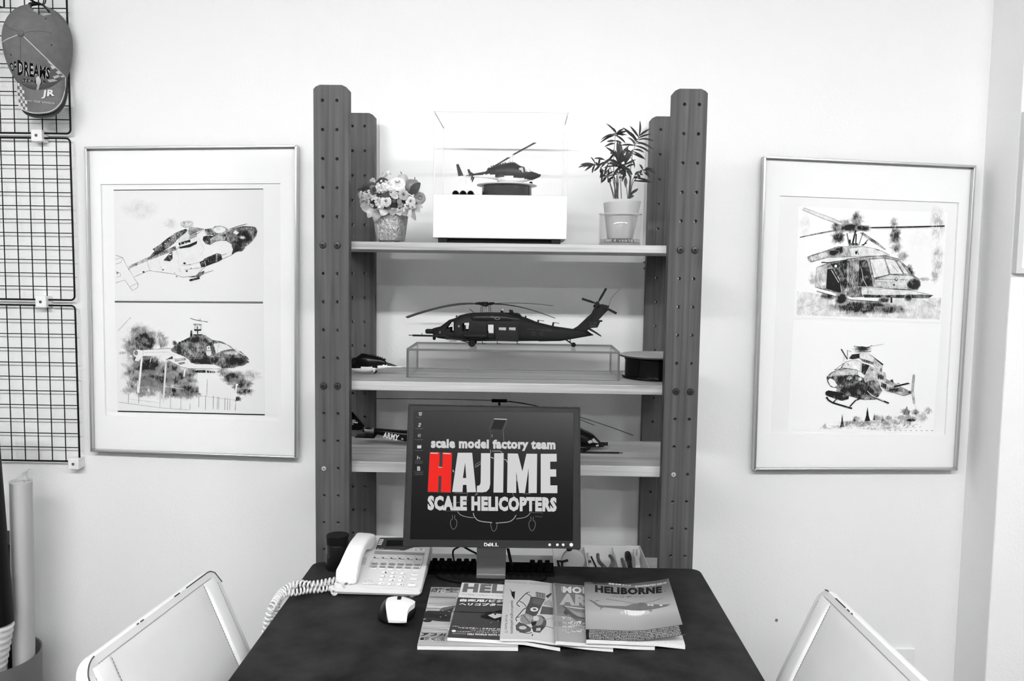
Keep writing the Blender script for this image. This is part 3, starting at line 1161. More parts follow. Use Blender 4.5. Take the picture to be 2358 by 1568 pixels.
L([(790, 575), (860, 612), (930, 645), (1000, 662), (1290, 664)], 3, 0.8)
P([(792, 580), (850, 548), (856, 575)], 0.85)
P([(865, 570), (970, 566), (975, 585), (875, 600)], 0.55)
P([(900, 610), (960, 600), (965, 615), (920, 628)], 0.6)
P([(512, 385), (538, 372), (587, 492), (525, 494)], 0.9)
P([(500, 500), (540, 488), (590, 500), (585, 548), (545, 596), (508, 590), (522, 560), (500, 540)], 0.03)
A.ring([(500, 500), (540, 488), (590, 500), (585, 548), (545, 596), (508, 590), (522, 560), (500, 540)], 2.5, 0.6)
P(oval(524, 520, 17, 22), 0.8)
L([(545, 596), (505, 670)], 3, 0.8)
P([(1050, 685), (1085, 672), (1090, 695), (1060, 698)], 0.98)
P([(1090, 675), (1150, 675), (1150, 698), (1090, 698)], 0.9)
P([(1160, 678), (1236, 684), (1236, 698), (1160, 698)], 0.85)
for x in (1185, 1205, 1225):
    L([(x, 684), (x, 694)], 5, 0.1)
L([(1078, 350), (1075, 280)], 9, 0.95)
for a in ([(1045, 305), (1112, 305), (1110, 320), (1050, 322)], [(1035, 352), (1130, 350), (1110, 362), (1040, 362)]):
    P(a, 0.95)
P([(1038, 255), (1118, 258), (1114, 272), (1040, 270)], 0.6)
L([(1055, 255), (1052, 305)], 3, 0.8)
L([(1108, 258), (1108, 305)], 3, 0.8)
L([(1010, 205), (1050, 220), (1168, 240)], 6, 0.7)
L([(1100, 210), (1100, 232)], 4, 0.8)
P([(1013, 320), (1028, 314), (1032, 370), (1010, 376)], 0.98)
B(868, 430, 26, 28, 0.9, 0.2)
for k in range(4):
    B(915 + 26 * k, 430 - 10 * k, 12, 13, 1.0, 0.74)
L([(1390, 482), (1440, 500), (1520, 560)], 5, 1.0)
P([(1385, 474), (1420, 482), (1510, 548), (1495, 548)], 0.15)
L([(1520, 602), (1545, 606)], 4, 0.9)
obj('drawing', A.mb, M_pencil, s2, label='pencil sketch of a dark helicopter hovering in front of trees')

# ---- right picture
c5, c6 = crop(1720, 340, 0.2678), crop(1720, 720, 0.24232)
pr = frame_thing('framed_picture', 'silver-framed pair of pencil helicopter sketches on plain white, right of the shelving', [(1760, 358.5), (2249, 380.5), (2206, 1083.5), (1736, 1084)],
                 [c5(283, 412), c5(1824, 472), c6(1888, 1163), c6(225, 1153)], 'framed sketches')
s3 = sheet(pr, [c5(441, 505), c5(1722, 560), c5(1666, 1500), c5(408, 1459)], 250, None)
A = Art(ypl(Y_SHEET), c5)
P, L, B = A.poly, A.line, A.blob
P([(432, 1235), (1000, 1300), (1672, 1290), (1660, 1478), (425, 1440)], 0.2)
for x, y, rx, ry, d in ((770, 690, 55, 70, 0.8), (785, 770, 70, 70, 0.9), (840, 650, 60, 50, 0.7), (945, 620, 70, 80, 0.62), (1275, 760, 60, 120, 0.85), (1262, 640, 40, 50, 0.7), (1285, 860, 60, 60, 0.6), (1340, 935, 60, 60, 0.62), (1400, 1070, 45, 70, 0.85), (1640, 660, 75, 190, 0.3),
                        (1640, 960, 60, 150, 0.36), (1615, 1110, 40, 60, 0.6), (1530, 1130, 60, 22, 0.5), (570, 1130, 50, 70, 0.45), (500, 660, 60, 120, 0.15), (1500, 800, 120, 100, 0.1)):
    B(x, y, rx, ry, d, 0, 22, 0.35)
for a, b in (((425, 1385), (600, 1340)), ((530, 1440), (730, 1350)), ((1370, 1330), (1450, 1420)), ((1500, 1310), (1640, 1370)), ((850, 1440), (910, 1380))):
    L([a, b], 3, 0.5)
B(1000, 1375, 360, 75, 0.95, 0, 26, 0.3)
B(1250, 1395, 180, 45, 0.7, 0, 24, 0.4)
B(720, 1275, 130, 45, 0.8, 0, 22, 0.4)
P([(480, 530), (490, 517), (745, 610), (830, 655), (800, 662), (700, 630)], 0.16)
A.ring([(478, 535), (490, 517), (745, 610), (835, 658), (800, 662), (640, 605)], 3, 0.75)
P([(455, 768), (520, 752), (830, 690), (842, 702), (540, 758), (455, 775)], 0.8)
P([(1030, 683), (1400, 675), (1700, 668), (1700, 680), (1400, 690), (1060, 694)], 0.98)
L([(1100, 700), (1700, 692)], 2, 0.4)
P([(970, 730), (1000, 730), (1120, 810), (1197, 876), (1180, 876), (1060, 800)], 0.6)
B(890, 690, 110, 42, 1.0, 0.3, 20, 0.3)
B(1000, 692, 75, 30, 1.0, 0.3, 20, 0.3)
for a, b, w in (((860, 735), (880, 840), 7), ((935, 710), (905, 840), 14), ((940, 740), (935, 840), 10), ((1000, 725), (960, 842), 6), ((1040, 790), (1000, 842), 8), ((885, 790), (885, 845), 16), ((985, 840), (1030, 820), 8)):
    L([a, b], w, 0.95)
P([(875, 842), (960, 842), (950, 820), (880, 820)], 0.8)
P([(520, 940), (545, 925), (680, 885), (780, 850), (860, 853), (1000, 850), (1110, 870), (1170, 890), (1230, 925), (1080, 932), (900, 938), (700, 945), (550, 985), (525, 970)], 0.56)
P([(880, 868), (1000, 852), (1110, 872), (1180, 900), (1225, 924), (1080, 930), (900, 937)], 0.14)
A.ring([(520, 940), (680, 885), (780, 850), (1000, 850), (1110, 870), (1230, 925), (900, 938), (700, 945), (550, 985)], 3, 0.8)
B(800, 882, 42, 36, 1.0, 0.5, 16, 0.2)
B(740, 905, 60, 30, 0.9, 0.4)
P([(545, 940), (680, 897), (700, 930), (560, 975)], 0.28)
P(oval(940, 902, 10, 15), 0.95)
L([(950, 880), (960, 922)], 5, 0.9)
P([(1090, 875), (1140, 878), (1140, 886)], 0.95)
fus = [(600, 1030), (720, 985), (870, 955), (1050, 935), (1200, 930), (1300, 955), (1370, 1020), (1420, 1090), (1480, 1130), (1492, 1180), (1470, 1222), (1370, 1222), (1100, 1200), (980, 1200), (870, 1232), (820, 1257), (640, 1215), (590, 1200)]
P(fus, 0.5)
A.ring(fus, 4, 0.9)
P([(600, 1030), (690, 1005), (690, 1210), (590, 1200)], 0.33)
P([(690, 1045), (740, 1040), (800, 1150), (812, 1252), (680, 1212)], 1.2)
P([(720, 1000), (860, 968), (862, 1205), (820, 1245), (800, 1130)], 0.86)
L([(725, 1050), (790, 1160)], 6, 0.3)
P(oval(764, 1018, 11, 12), 0.0)
P([(862, 975), (955, 965), (955, 1186), (870, 1212)], 0.62)
A.ring([(880, 1000), (905, 995), (900, 1140), (880, 1150)], 4, 0.95)
P([(965, 970), (1030, 962), (1076, 1130), (1082, 1192), (955, 1192)], 0.9)
L([(985, 1040), (1000, 1130), (1030, 1190)], 4, 0.2)
for w in ([(1055, 960), (1180, 950), (1222, 1090), (1090, 1120)], [(1187, 953), (1270, 965), (1345, 1085), (1232, 1088)], [(1282, 968), (1320, 985), (1397, 1086), (1350, 1085)]):
    P(w, 0.13)
    A.ring(w, 5, 0.88)
for a, b in (((1190, 960), (1230, 1060)), ((1290, 975), (1350, 1055)), ((1075, 990), (1110, 1090)), ((1240, 1000), (1300, 1070))):
    L([a, b], 4, 0.6)
P([(640, 970), (700, 955), (850, 940), (872, 950), (840, 968), (660, 988)], 0.12)
L([(640, 985), (700, 990), (860, 965)], 8, 0.98)
P([(1100, 1130), (1230, 1092), (1410, 1100), (1482, 1140), (1400, 1150), (1370, 1216), (1100, 1198)], 0.26)
A.ring([(1100, 1130), (1230, 1092), (1410, 1100), (1482, 1140)], 4, 0.8)
P([(1110, 1150), (1200, 1155), (1225, 1200), (1110, 1195)], 0.4)
A.ring([(1110, 1150), (1200, 1155), (1225, 1200), (1110, 1195)], 3, 0.8)
B(1435, 1172, 60, 52, 1.05, 0.5, 18, 0.08, core=0.7)
P(oval(1284, 1132, 13, 16), 0.85)
P(oval(1284, 1128, 6, 8), 0.1)
P(oval(1265, 1180, 8, 8), 0.8)
P([(600, 1215), (760, 1255), (900, 1288), (1130, 1300), (1120, 1320), (900, 1306), (760, 1275), (610, 1232)], 0.03)
L([(600, 1235), (760, 1278), (900, 1308), (1130, 1325)], 4, 0.9)
B(815, 1300, 60, 60, 1.1, 0.3, 18, 0.2)
P([(855, 1240), (890, 1200), (985, 1198), (1002, 1282), (900, 1288), (860, 1270)], 0.66)
P([(980, 1215), (1050, 1210), (1400, 1225), (1602, 1270), (1560, 1292), (1400, 1284), (1080, 1288), (990, 1272)], 0.2)
P([(1000, 1262), (1200, 1268), (1480, 1262), (1602, 1270), (1560, 1294), (1300, 1290), (1010, 1288)], 0.82)
A.ring([(980, 1215), (1050, 1210), (1400, 1225), (1602, 1270), (1560, 1292), (1300, 1290), (990, 1272)], 3, 0.9)
L([(1042, 1212), (1040, 1285)], 4, 0.6)
B(1385, 1292, 36, 34, 0.85, 0.3, 16, 0.1, core=0.6)
B(1178, 1308, 46, 30, 0.98, 0.4, 16, 0.2)
L([(1243, 1288), (1243, 1332)], 15, 0.98)
obj('drawing', A.mb, M_pencil_w, s3, label='pencil sketch of a parked transport helicopter with long blades')

s4 = sheet(pr, [c6(441, 72), c6(1845, 108), c6(1766, 1141), c6(385, 1118)], 249, None)
A = Art(ypl(Y_SHEET), c6)
P, L, B = A.poly, A.line, A.blob
for x, y, rx, ry, d in ((1150, 1060, 330, 40, 0.42), (1400, 1040, 260, 40, 0.45), (1300, 1100, 300, 22, 0.3), (1500, 1000, 140, 35, 0.7), (1510, 945, 60, 50, 0.85), (1600, 945, 50, 40, 0.7), (1560, 1020, 60, 22, 0.95), (1660, 990, 70, 60, 0.4), (1720, 930, 40, 40, 0.4), (980, 1050, 120, 40, 0.42),
                        (1350, 1000, 50, 35, 0.5), (860, 1085, 90, 22, 0.5), (745, 1085, 40, 25, 0.4), (1240, 1000, 60, 40, 0.5), (1040, 1010, 50, 40, 0.45)):
    B(x, y, rx, ry, d, 0, 22, 0.4)
for x, y0, y1, w, d in ((905, 960, 1085, 34, 0.95), (1145, 895, 1030, 46, 0.9), (745, 1040, 1100, 26, 0.5), (1020, 985, 1030, 26, 0.7), (1210, 955, 1020, 24, 0.7), (1290, 965, 1030, 26, 0.6), (1520, 885, 960, 40, 0.85), (1600, 910, 960, 30, 0.8), (1722, 900, 960, 30, 0.4)):
    mb_pts = [(x, y0), (x + w * 0.25, (y0 + y1) / 2), (x + w * 0.2, (y0 + y1) / 2 + 4), (x + w * 0.6, y1), (x - w * 0.6, y1), (x - w * 0.2, (y0 + y1) / 2 + 4), (x - w * 0.25, (y0 + y1) / 2)]
    P(mb_pts, d)
for k in range(60):
    x, y = random.uniform(860, 1640), random.uniform(1030, 1105)
    L([(x, y), (x + random.uniform(12, 26), y - random.uniform(6, 16))], 3, random.uniform(0.4, 0.85))
for k in range(10):
    x = 1300 + 50 * k
    L([(x, 1118), (x + 18, 1122)], 4, 0.8)
L([(1640, 1000), (1690, 940), (1722, 900), (1765, 945)], 3, 0.6)
L([(690, 1106), (740, 1060), (760, 1096), (800, 1104)], 3, 0.55)
tail = [(1300, 620), (1380, 660), (1550, 748), (1562, 770), (1490, 790), (1340, 742), (1270, 700)]
P(tail, 0.5)
B(1400, 735, 90, 25, 0.85, 0.5)
A.ring(tail, 3, 0.85)
P([(1395, 695), (1530, 664), (1552, 675), (1400, 712)], 1.1)
P([(1580, 588), (1596, 590), (1582, 742), (1565, 742)], 0.3)
A.ring([(1580, 588), (1596, 590), (1582, 742), (1565, 742)], 3.5, 0.85)
P([(1565, 742), (1582, 742), (1598, 862), (1585, 866)], 0.3)
A.ring([(1565, 742), (1582, 742), (1598, 862), (1585, 866)], 3.5, 0.85)
B(1548, 755, 18, 16, 1.1, 0.5)
L([(1590, 870), (1640, 962)], 2.5, 0.5)
P([(1360, 640), (1385, 632), (1395, 665), (1375, 660)], 0.7)
P([(1420, 670), (1450, 668), (1450, 682)], 0.8)
low = [(760, 612), (800, 570), (880, 540), (960, 530), (1050, 560), (1065, 620), (1080, 660), (1150, 650), (1240, 640), (1282, 740), (1250, 792), (1220, 822), (1120, 827), (1060, 816), (960, 782), (860, 716), (800, 702), (768, 660)]
P(low, 0.72)
B(1050, 740, 180, 70, 0.95, 0.72)
B(980, 640, 60, 40, 0.98, 0.72)
A.ring(low, 4, 0.95)
P([(770, 602), (850, 550), (960, 530), (1040, 550), (1062, 592), (1000, 590), (850, 595), (790, 612)], 0.4)
P([(768, 642), (790, 620), (830, 640), (862, 690), (830, 712), (790, 692)], 0.06)
A.ring([(768, 642), (790, 620), (830, 640), (862, 690), (830, 712), (790, 692)], 4, 0.9)
P([(850, 602), (1000, 594), (1012, 655), (960, 690), (880, 682)], 0.85)
B(975, 620, 30, 26, 0.3, 0.85)
P([(895, 525), (940, 465), (1030, 448), (1088, 470), (1075, 560), (1040, 542), (960, 530)], 0.13)
A.ring([(895, 525), (940, 465), (1030, 448), (1088, 470), (1075, 560), (1040, 542), (960, 530)], 4, 0.9)
P([(832, 545), (920, 480), (890, 530)], 0.05)
A.ring([(832, 545), (920, 480), (890, 530)], 4, 0.85)
L([(955, 480), (965, 500)], 6, 0.7)
P([(1095, 478), (1166, 500), (1150, 562), (1120, 592), (1088, 566)], 1.0)
P([(1166, 500), (1240, 540), (1300, 600), (1322, 640), (1300, 660), (1240, 642), (1170, 642), (1130, 665), (1108, 640), (1120, 592)], 0.36)
P([(1060, 600), (1108, 620), (1125, 672), (1080, 662)], 0.95)
B(1075, 630, 22, 22, 0.15, 0.9)
A.ring([(1185, 540), (1240, 557), (1226, 602), (1190, 592)], 4, 0.9)
A.ring([(1198, 552), (1222, 560), (1216, 588), (1200, 582)], 3, 0.6)
P([(970, 432), (1000, 397), (1070, 388), (1072, 430), (1000, 442)], 1.0)
P([(1070, 385), (1150, 383), (1212, 430), (1202, 470), (1150, 455), (1070, 430)], 0.16)
A.ring([(1070, 385), (1150, 383), (1212, 430), (1202, 470), (1150, 455), (1070, 430)], 3, 0.8)
P([(1075, 435), (1150, 455), (1206, 475), (1196, 492), (1100, 462)], 0.88)
P([(1160, 388), (1232, 440), (1298, 490), (1288, 502), (1212, 432)], 1.1)
P([(1212, 440), (1290, 505), (1282, 592), (1240, 542), (1202, 490)], 0.36)
P(oval(1274, 545, 10, 18), 0.85)
P([(1240, 575), (1300, 600), (1300, 640), (1245, 630)], 0.78)
P([(1295, 560), (1322, 570), (1322, 625), (1300, 600)], 0.4)
for a in ([(1212, 650), (1265, 640), (1350, 690), (1345, 732), (1290, 735)], [(1265, 645), (1270, 715)], [(1330, 680), (1330, 730)]):
    L(a, 5, 0.15)
P([(1275, 660), (1325, 685), (1325, 722), (1275, 705)], 0.82)
B(1095, 345, 85, 32, 0.95, 0.1, 22, 0.4)
for a, w in (([(1030, 372), (1180, 368)], 6), ([(1040, 330), (1170, 330)], 7), ([(1015, 318), (1060, 322), (1150, 328), (1190, 310)], 5), ([(1190, 318), (1300, 298)], 2)):
    L(a, w, 0.9)
L([(897, 345), (955, 442)], 9, 0.95)
L([(990, 372), (957, 355), (955, 445)], 5, 0.9)
L([(922, 400), (922, 470)], 2, 0.6)
P([(752, 748), (775, 738), (900, 758), (970, 790), (966, 820), (900, 836), (770, 792)], 1.0)
B(766, 766, 22, 22, 1.2, 0.9, 12, 0.1)
L([(755, 800), (775, 830), (815, 855), (1000, 910)], 15, 1.1)
L([(895, 770), (822, 852)], 13, 0.95)
L([(1075, 815), (1030, 835), (978, 892)], 13, 1.0)
L([(1140, 745), (1180, 790), (1240, 815), (1350, 860)], 14, 0.85)
L([(1145, 745), (1185, 785), (1300, 838)], 5, 0.05)
obj('drawing', A.mb, M_pencil_w, s4, label='pencil sketch of a skid-geared helicopter above pine trees')

# ---- picture at the edge of the pillar
x0 = at_y(2351, 440, Y_PIL - 0.02).x
z1, z0 = at_y(2351, 255, Y_PIL - 0.02).z, at_y(2351, 630, Y_PIL - 0.02).z
t = thing('framed_picture', 'white-edged picture hanging on the pillar, cut by the photo edge', 'picture', (x0 + 0.15, Y_PIL, z0), group=None)
M_wf = mat('white_frame', 215, 0.5)
o4 = [(x0, z1), (x0 + 0.32, z1), (x0 + 0.32, z0), (x0, z0)]
i4 = [(x0 + 0.014, z1 - 0.014), (x0 + 0.306, z1 - 0.014), (x0 + 0.306, z0 + 0.014), (x0 + 0.014, z0 + 0.014)]
for k in range(4):
    a, b, c, d = o4[k], o4[(k + 1) % 4], i4[(k + 1) % 4], i4[k]
    obj('frame_rail', MB().hexa([(p[0], Y_PIL - 0.0005, p[1]) for p in (a, b, c, d)] + [(p[0], Y_PIL - 0.022, p[1]) for p in (a, b, c, d)]), M_wf, t, bevel=0.001)
obj('mat_board', MB().prism([(p[0], Y_PIL - 0.012, p[1]) for p in i4], (0, 0.010, 0)), M_board_mat, t)

# ---------------------------------------------------------------- things on the shelves
Z1, Z2, Z3 = [b[1] + 0.0005 for b in BOARDS[:3]]
M_black = mat('black_model_paint', 24, 0.45, 0.45)
M_black2 = mat('black_model_paint_dull', 30, 0.6, 0.35)
M_blackgloss = mat('black_gloss_plastic', 10, 0.12, 0.5)
M_white = mat('white_gloss', 244, 0.3, 0.5)
M_whitematt = mat('white_matt', 240, 0.6, 0.3)
M_metal = mat('bright_metal', 190, 0.25, 0.5, 1.0)
M_grey = mat('mid_grey', 120, 0.5)
M_rubber = mat('rubber', 20, 0.7, 0.3)
M_lightmark = mat('pale_marking', 205, 0.6)
M_dimmark = mat('dim_marking', 62, 0.6)
M_acr = clear('clear_acrylic', 0.985, 0.0, body=0.03, body_g=200, ior=1.3)
M_acr_edge = mat('acrylic_edge', 96, 0.2, 0.6)


def inside(p, poly):
    x, y = p
    r = False
    n = len(poly)
    for i in range(n):
        (x1, y1), (x2, y2) = poly[i], poly[(i + 1) % n]
        if (y1 > y) != (y2 > y) and x < (x2 - x1) * (y - y1) / (y2 - y1) + x1:
            r = not r
    return r


def hull(mb, xs, top, bot, wid, W3, power=2.6, n=20, holes=(), matf=None):
    """fuselage skin lofted through side-view tables; W3(u, v, dy) gives world points"""
    rings = []
    side = []
    for x in xs:
        t, b, w = interp(top, x), interp(bot, x), interp(wid, x)
        r, sd = [], []
        for k in range(n):
            a = 2 * PI * k / n + PI / n
            c, s = math.cos(a), math.sin(a)
            e = 2 / power
            cc = math.copysign(abs(c) ** e, c)
            ss = math.copysign(abs(s) ** e, s)
            v = (t + b) / 2 - ss * (b - t) / 2
            r.append(W3(x, v, cc * w))
            sd.append((x, v))
        rings.append(r)
        side.append(sd)
    o = len(mb.v)
    mb.v += [tuple(p) for r in rings for p in r]
    mb.a += [0.0] * (len(rings) * n)
    for k in range(len(rings) - 1):
        for i in range(n):
            j = (i + 1) % n
            q = [side[k][i], side[k][j], side[k + 1][j], side[k + 1][i]]
            cx = sum(p[0] for p in q) / 4
            cy = sum(p[1] for p in q) / 4
            if any(inside((cx, cy), h) for h in holes):
                continue
            mb.f.append((o + k * n + i, o + k * n + j, o + (k + 1) * n + j, o + (k + 1) * n + i))
            mb.m.append(matf(cx, cy) if matf else 0)
    for k in (0, len(rings) - 1):
        mb.f.append(tuple(o + k * n + i for i in range(n)))
        mb.m.append(matf(xs[k], side[k][0][1]) if matf else 0)


def seq(a, b, n):
    return [a + (b - a) * i / n for i in range(n + 1)]


def blade(mb, pts, w0, w1, th=0.0012, pitch=0.0):
    """rotor blade along pts (3-D), chord lying flat across"""
    pts = [Vector(p) for p in pts]
    rings = []
    n = len(pts)
    for i, p in enumerate(pts):
        d = (pts[min(i + 1, n - 1)] - pts[max(i - 1, 0)]).normalized()
        s = d.cross(Vector((0, 0, 1))).normalized()
        u = s.cross(d)
        s, u = s * math.cos(pitch) + u * math.sin(pitch), u * math.cos(pitch) - s * math.sin(pitch)
        w = w0 + (w1 - w0) * i / (n - 1)
        rings.append([p + s * w, p + u * th, p - s * w, p - u * th])
    mb.loft(rings)


# ---- two-tone helicopter (used twice)
def two_tone(t, W3, k, m_dark, m_white, m_glass, rotor=True):
    """parts of a slim helicopter in side-view units u (right), v (down); k = metres per unit"""
    top = [(345, 742), (420, 734), (520, 712), (640, 690), (662, 668), (700, 642), (780, 618), (860, 600), (905, 592), (945, 592), (1000, 627), (1080, 648), (1128, 685), (1170, 698), (1205, 712), (1216, 720)]
    bot = [(345, 746), (520, 750), (640, 756), (740, 772), (800, 795), (850, 806), (930, 809), (1030, 797), (1090, 781), (1145, 766), (1205, 740), (1216, 728)]
    wid = [(345, 4), (640, 22), (740, 62), (850, 88), (1000, 88), (1090, 72), (1170, 42), (1205, 18), (1216, 3)]
    wid = [(a, b * k) for a, b in wid]
    line = [(345, 738), (520, 735), (640, 722), (785, 720), (790, 722), (820, 740), (890, 745), (1000, 757), (1090, 772), (1300, 775)]

    def matf(x, v):
        return 0 if v < interp(line, x) or (x > 740 and x < 830 and v < 752 - (x - 740) * 0.1) else 1
    mb = MB()
    hull(mb, seq(345, 640, 14) + seq(648, 1216, 60), top, bot, wid, W3, 2.3, 30, (), matf)
    f = obj('fuselage', mb, [m_dark, m_white], t, smooth=50)
    for dy in (-1, 1):
        mb = MB()
        for w in ([(990, 660), (1000, 655), (1030, 652), (1036, 700), (1026, 708), (996, 706), (988, 690)], [(1046, 652), (1085, 652), (1124, 690), (1100, 697), (1054, 694)]):
            pts = [W3(u, v, dy * (interp(wid, u) * (0.985 if v > 665 else 0.9) + 0.6 * k)) for u, v in w]
            mb.prism(pts, (0, -dy * 0.0008, 0))
        obj('window', mb, m_glass, f, label='pale cabin windows')
    for dy in (-1, 1):      # cheek intakes
        mb = MB().prism([W3(u, v, dy * 62 * k) for u, v in ((742, 754), (800, 724), (880, 716), (930, 728), (890, 745), (850, 750))], (0, dy * 18 * k, 0))
        obj('intake', mb, m_dark, t)
    mb = MB().prism([W3(u, v, -4 * k) for u, v in ((332, 620), (358, 617), (412, 738), (356, 743))], (0, 8 * k, 0))
    obj('tail_fin', mb, m_dark, t)
    mb = MB().prism([W3(u, v, -4 * k) for u, v in ((356, 744), (410, 744), (352, 815), (338, 812))], (0, 8 * k, 0))
    obj('lower_fin', mb, m_white, t)
    mb = MB()
    for dy in (-1, 1):
        mb.prism([W3(u, v, dy * 10 * k) for u, v in ((462, 712), (500, 708), (520, 724), (480, 728))], (0, dy * 80 * k, 0))
        mb.prism([W3(u, v, dy * 88 * k) for u, v in ((457, 680), (476, 678), (494, 712), (520, 740), (500, 790), (490, 790), (500, 742), (464, 716))], (0, dy * 5 * k, 0))
    obj('stabiliser', mb, m_dark, t)
    mb = MB().tube([W3(344, 806, 0), W3(300, 838, 0)], 2.5 * k, 6)
    obj('tail_skid', mb, m_white, t, smooth=True)
    mb = MB().tube([W3(420, 672, -26 * k), W3(440, 822, -26 * k)], 6 * k, 6).tube([W3(430, 745, -26 * k), W3(430, 745, 0)], 7 * k, 6)
    obj('tail_rotor', mb, m_white, t, smooth=True)
    if rotor:
      mb = MB().tube([W3(908, 596, 0), W3(908, 515, 0)], 11 * k, 10).tube([W3(908, 588, 0), W3(908, 572, 0)], 20 * k, 10).tube([W3(880, 535, 16 * k), W3(938, 512, -16 * k)], 11 * k, 8)
      obj('rotor_mast', mb, m_white, t, smooth=True)
    for a, b in () if not rotor else (((885, 538, 18), (670, 628, 300)), ((930, 514, -18), (1150, 434, -300))):
        mb = MB()
        blade(mb, [W3(a[0] + (b[0] - a[0]) * s, a[1] + (b[1] - a[1]) * s, (a[2] + (b[2] - a[2]) * s) * k) for s in (0, 0.25, 0.5, 0.75, 1)], 17 * k, 19 * k, 2.2 * k)
        obj('rotor_blade', mb, mat('blade_grey', 128, 0.5), t)
    for u, v, dy, r in ((1115, 806, 0, 19), (775, 806, -58, 14), (775, 806, 58, 14)):
        mb = MB()
        c = W3(u, v, dy * k)
        mb.lathe([(r * 0.45 * k, -5 * k), (r * k, -5 * k), (r * k, 5 * k), (r * 0.45 * k, 5 * k)], c, 14, 'y', cap=True)
        w = obj('wheel', mb, M_rubber, t, smooth=45)
        mb = MB().tube([W3(u + 4, v - 2, dy * k + 8 * k), W3(u + (26 if u > 1000 else 12), v - 46, dy * k)], 5 * k, 6)
        obj('wheel_strut', mb, m_white, w, smooth=True)
    mb = MB().ball(W3(1208, 719, 0), 10 * k, 9 * k, 10 * k)
    obj('nose_cap', mb, m_dark, t, smooth=True)
    mb = MB()
    for kk in range(7):
        mb.ball(W3(700 + 24 * kk, 640 - 6.4 * kk, -30 * k), 8 * k, 8 * k, 6 * k, 8, 5)
    mb.prism([W3(u, v, -20 * k) for u, v in ((655, 668), (672, 650), (700, 652), (690, 668))], (0, 40 * k, 0))
    obj('exhaust_row', mb, m_dark, t, smooth=True)


# ---- display case on the top shelf
YC0, YC1 = 0.055, 0.285
cL, cR = at_y(997.5, 400, YC0).x, at_y(1307.5, 400, YC0).x
zb0, zb1 = at_y(1152, 549, YC0).z, at_y(1152, 449, YC0).z
zc1 = at_y(1152, 254, YC0).z
case = thing('display_case', 'clear-topped display case with a deep white base, in the middle of the top shelf', 'display case', ((cL + cR) / 2, (YC0 + YC1) / 2, Z1))
obj('base_box', MB().box(cL, cR, YC0, YC1, zb0, zb1), mat('case_white', 222, 0.45, 0.4), case, bevel=0.0015)
M_foot = mat('case_foot', 12, 0.5)
obj('plinth', MB().box(cL + 0.028, cR - 0.022, YC0 + 0.02, YC1 - 0.02, Z1 + 0.002, zb0), M_foot, case)
for fx in (cL + 0.012, cR - 0.036):
    for fy in (YC0 + 0.006, YC1 - 0.026):
        obj('foot', MB().box(fx, fx + 0.022, fy, fy + 0.02, Z1, zb0), M_foot, case, bevel=0.001)
M_case = clear('case_acrylic', 0.997, 0.0, ior=1.2, cap=0.05)
M_case_edge = mat('case_acrylic_edge', 226, 0.3, 0.5)
TH = 0.003


def panel(name, x0, x1, y0, y1, z0, z1, axis, parent, mface, medge):
    mb = MB().box(x0, x1, y0, y1, z0, z1)
    big = {'x': (0, 1), 'y': (2, 3), 'z': (4, 5)}[axis]
    mb.m = [0 if i in big else 1 for i in range(6)]
    return obj(name, mb, [mface, medge], parent)


panel('front_pane', cL + 0.0005, cR - 0.0005, YC0 + 0.001, YC0 + 0.001 + TH, zb1, zc1 - 0.004, 'y', case, M_case, M_case_edge)
panel('back_pane', cL + 0.0005, cR - 0.0005, YC1 - TH - 0.001, YC1 - 0.001, zb1, zc1 - 0.004, 'y', case, M_case, M_case_edge)
panel('side_pane', cL + 0.0005, cL + TH, YC0 + 0.0045, YC1 - 0.0045, zb1, zc1 - 0.004, 'x', case, M_case, M_case_edge)
panel('side_pane', cR - TH, cR - 0.0005, YC0 + 0.0045, YC1 - 0.0045, zb1, zc1 - 0.004, 'x', case, M_case, M_case_edge)
panel('top_pane', cL, cR, YC0, YC1, zc1 - 0.004, zc1, 'z', case, M_case, M_case_edge)
# stand, model and tubes inside
c7 = crop(980, 240, 0.21685)
YS = 0.17
sc_ = at_y(1167, 430, YS)
st = thing('display_stand', 'round dark glossy drum stand with a white disc top, inside the display case', 'stand', (sc_.x, YS, zb1))
zt_ = at_y(1167, 421, YS - 0.076).z
obj('drum', MB().lathe([(0.0615, zb1 + 0.0003), (0.0625, zb1 + 0.002), (0.0625, zt_ - 0.002), (0.0605, zt_)], (sc_.x, YS, 0), 40, cap=True), mat('drum_grey', 58, 0.14, 0.5, coat=0.4), st, smooth=40)
obj('disc', MB().lathe([(0.074, zt_), (0.0755, zt_ + 0.001), (0.0755, zt_ + 0.0025), (0.074, zt_ + 0.003)], (sc_.x, YS, 0), 48, cap=True), mat('disc_white', 226, 0.4), st, smooth=40)
kA = 0.21685 * 2.104 / 1900
oA = at_y(*c7(905, 826), YS)
zA = zt_ + 0.003
tA = thing('model_helicopter', 'slim two-tone grey and white model helicopter standing in the display case', 'model helicopter', (oA.x, YS, zA))
two_tone(tA, lambda u, v, dy: Vector((oA.x + (u - 905) * kA, YS + dy, zA + (825 - v) * kA)), kA, mat('case_model_grey', 58, 0.35, 0.5, var=(60, 0.15)), M_whitematt, mat('model_window', 190, 0.1, 0.6))
tt = thing('tube_rack', 'row of three short dark tubes on a pale holder, beside the drum stand', 'tube rack', (at_y(1066, 440, 0.14).x, 0.16, zb1))
rT = 0.0082
zT = zb1 + 0.0015 + rT
for px in (1049, 1066.3, 1083.6):
    x = at_y(px, 438, 0.14).x
    mb = MB().lathe([(rT, 0.0), (rT, 0.05), (rT * 0.85, 0.05), (rT * 0.8, 0.004), (0.0002, 0.004)][::-1], (x, 0.19, zT), 20, 'y')
    obj('tube', mb, mat('tube_dark', 45, 0.5), tt, smooth=45)
x0, x1 = at_y(1040, 440, 0.14).x, at_y(1092, 440, 0.14).x
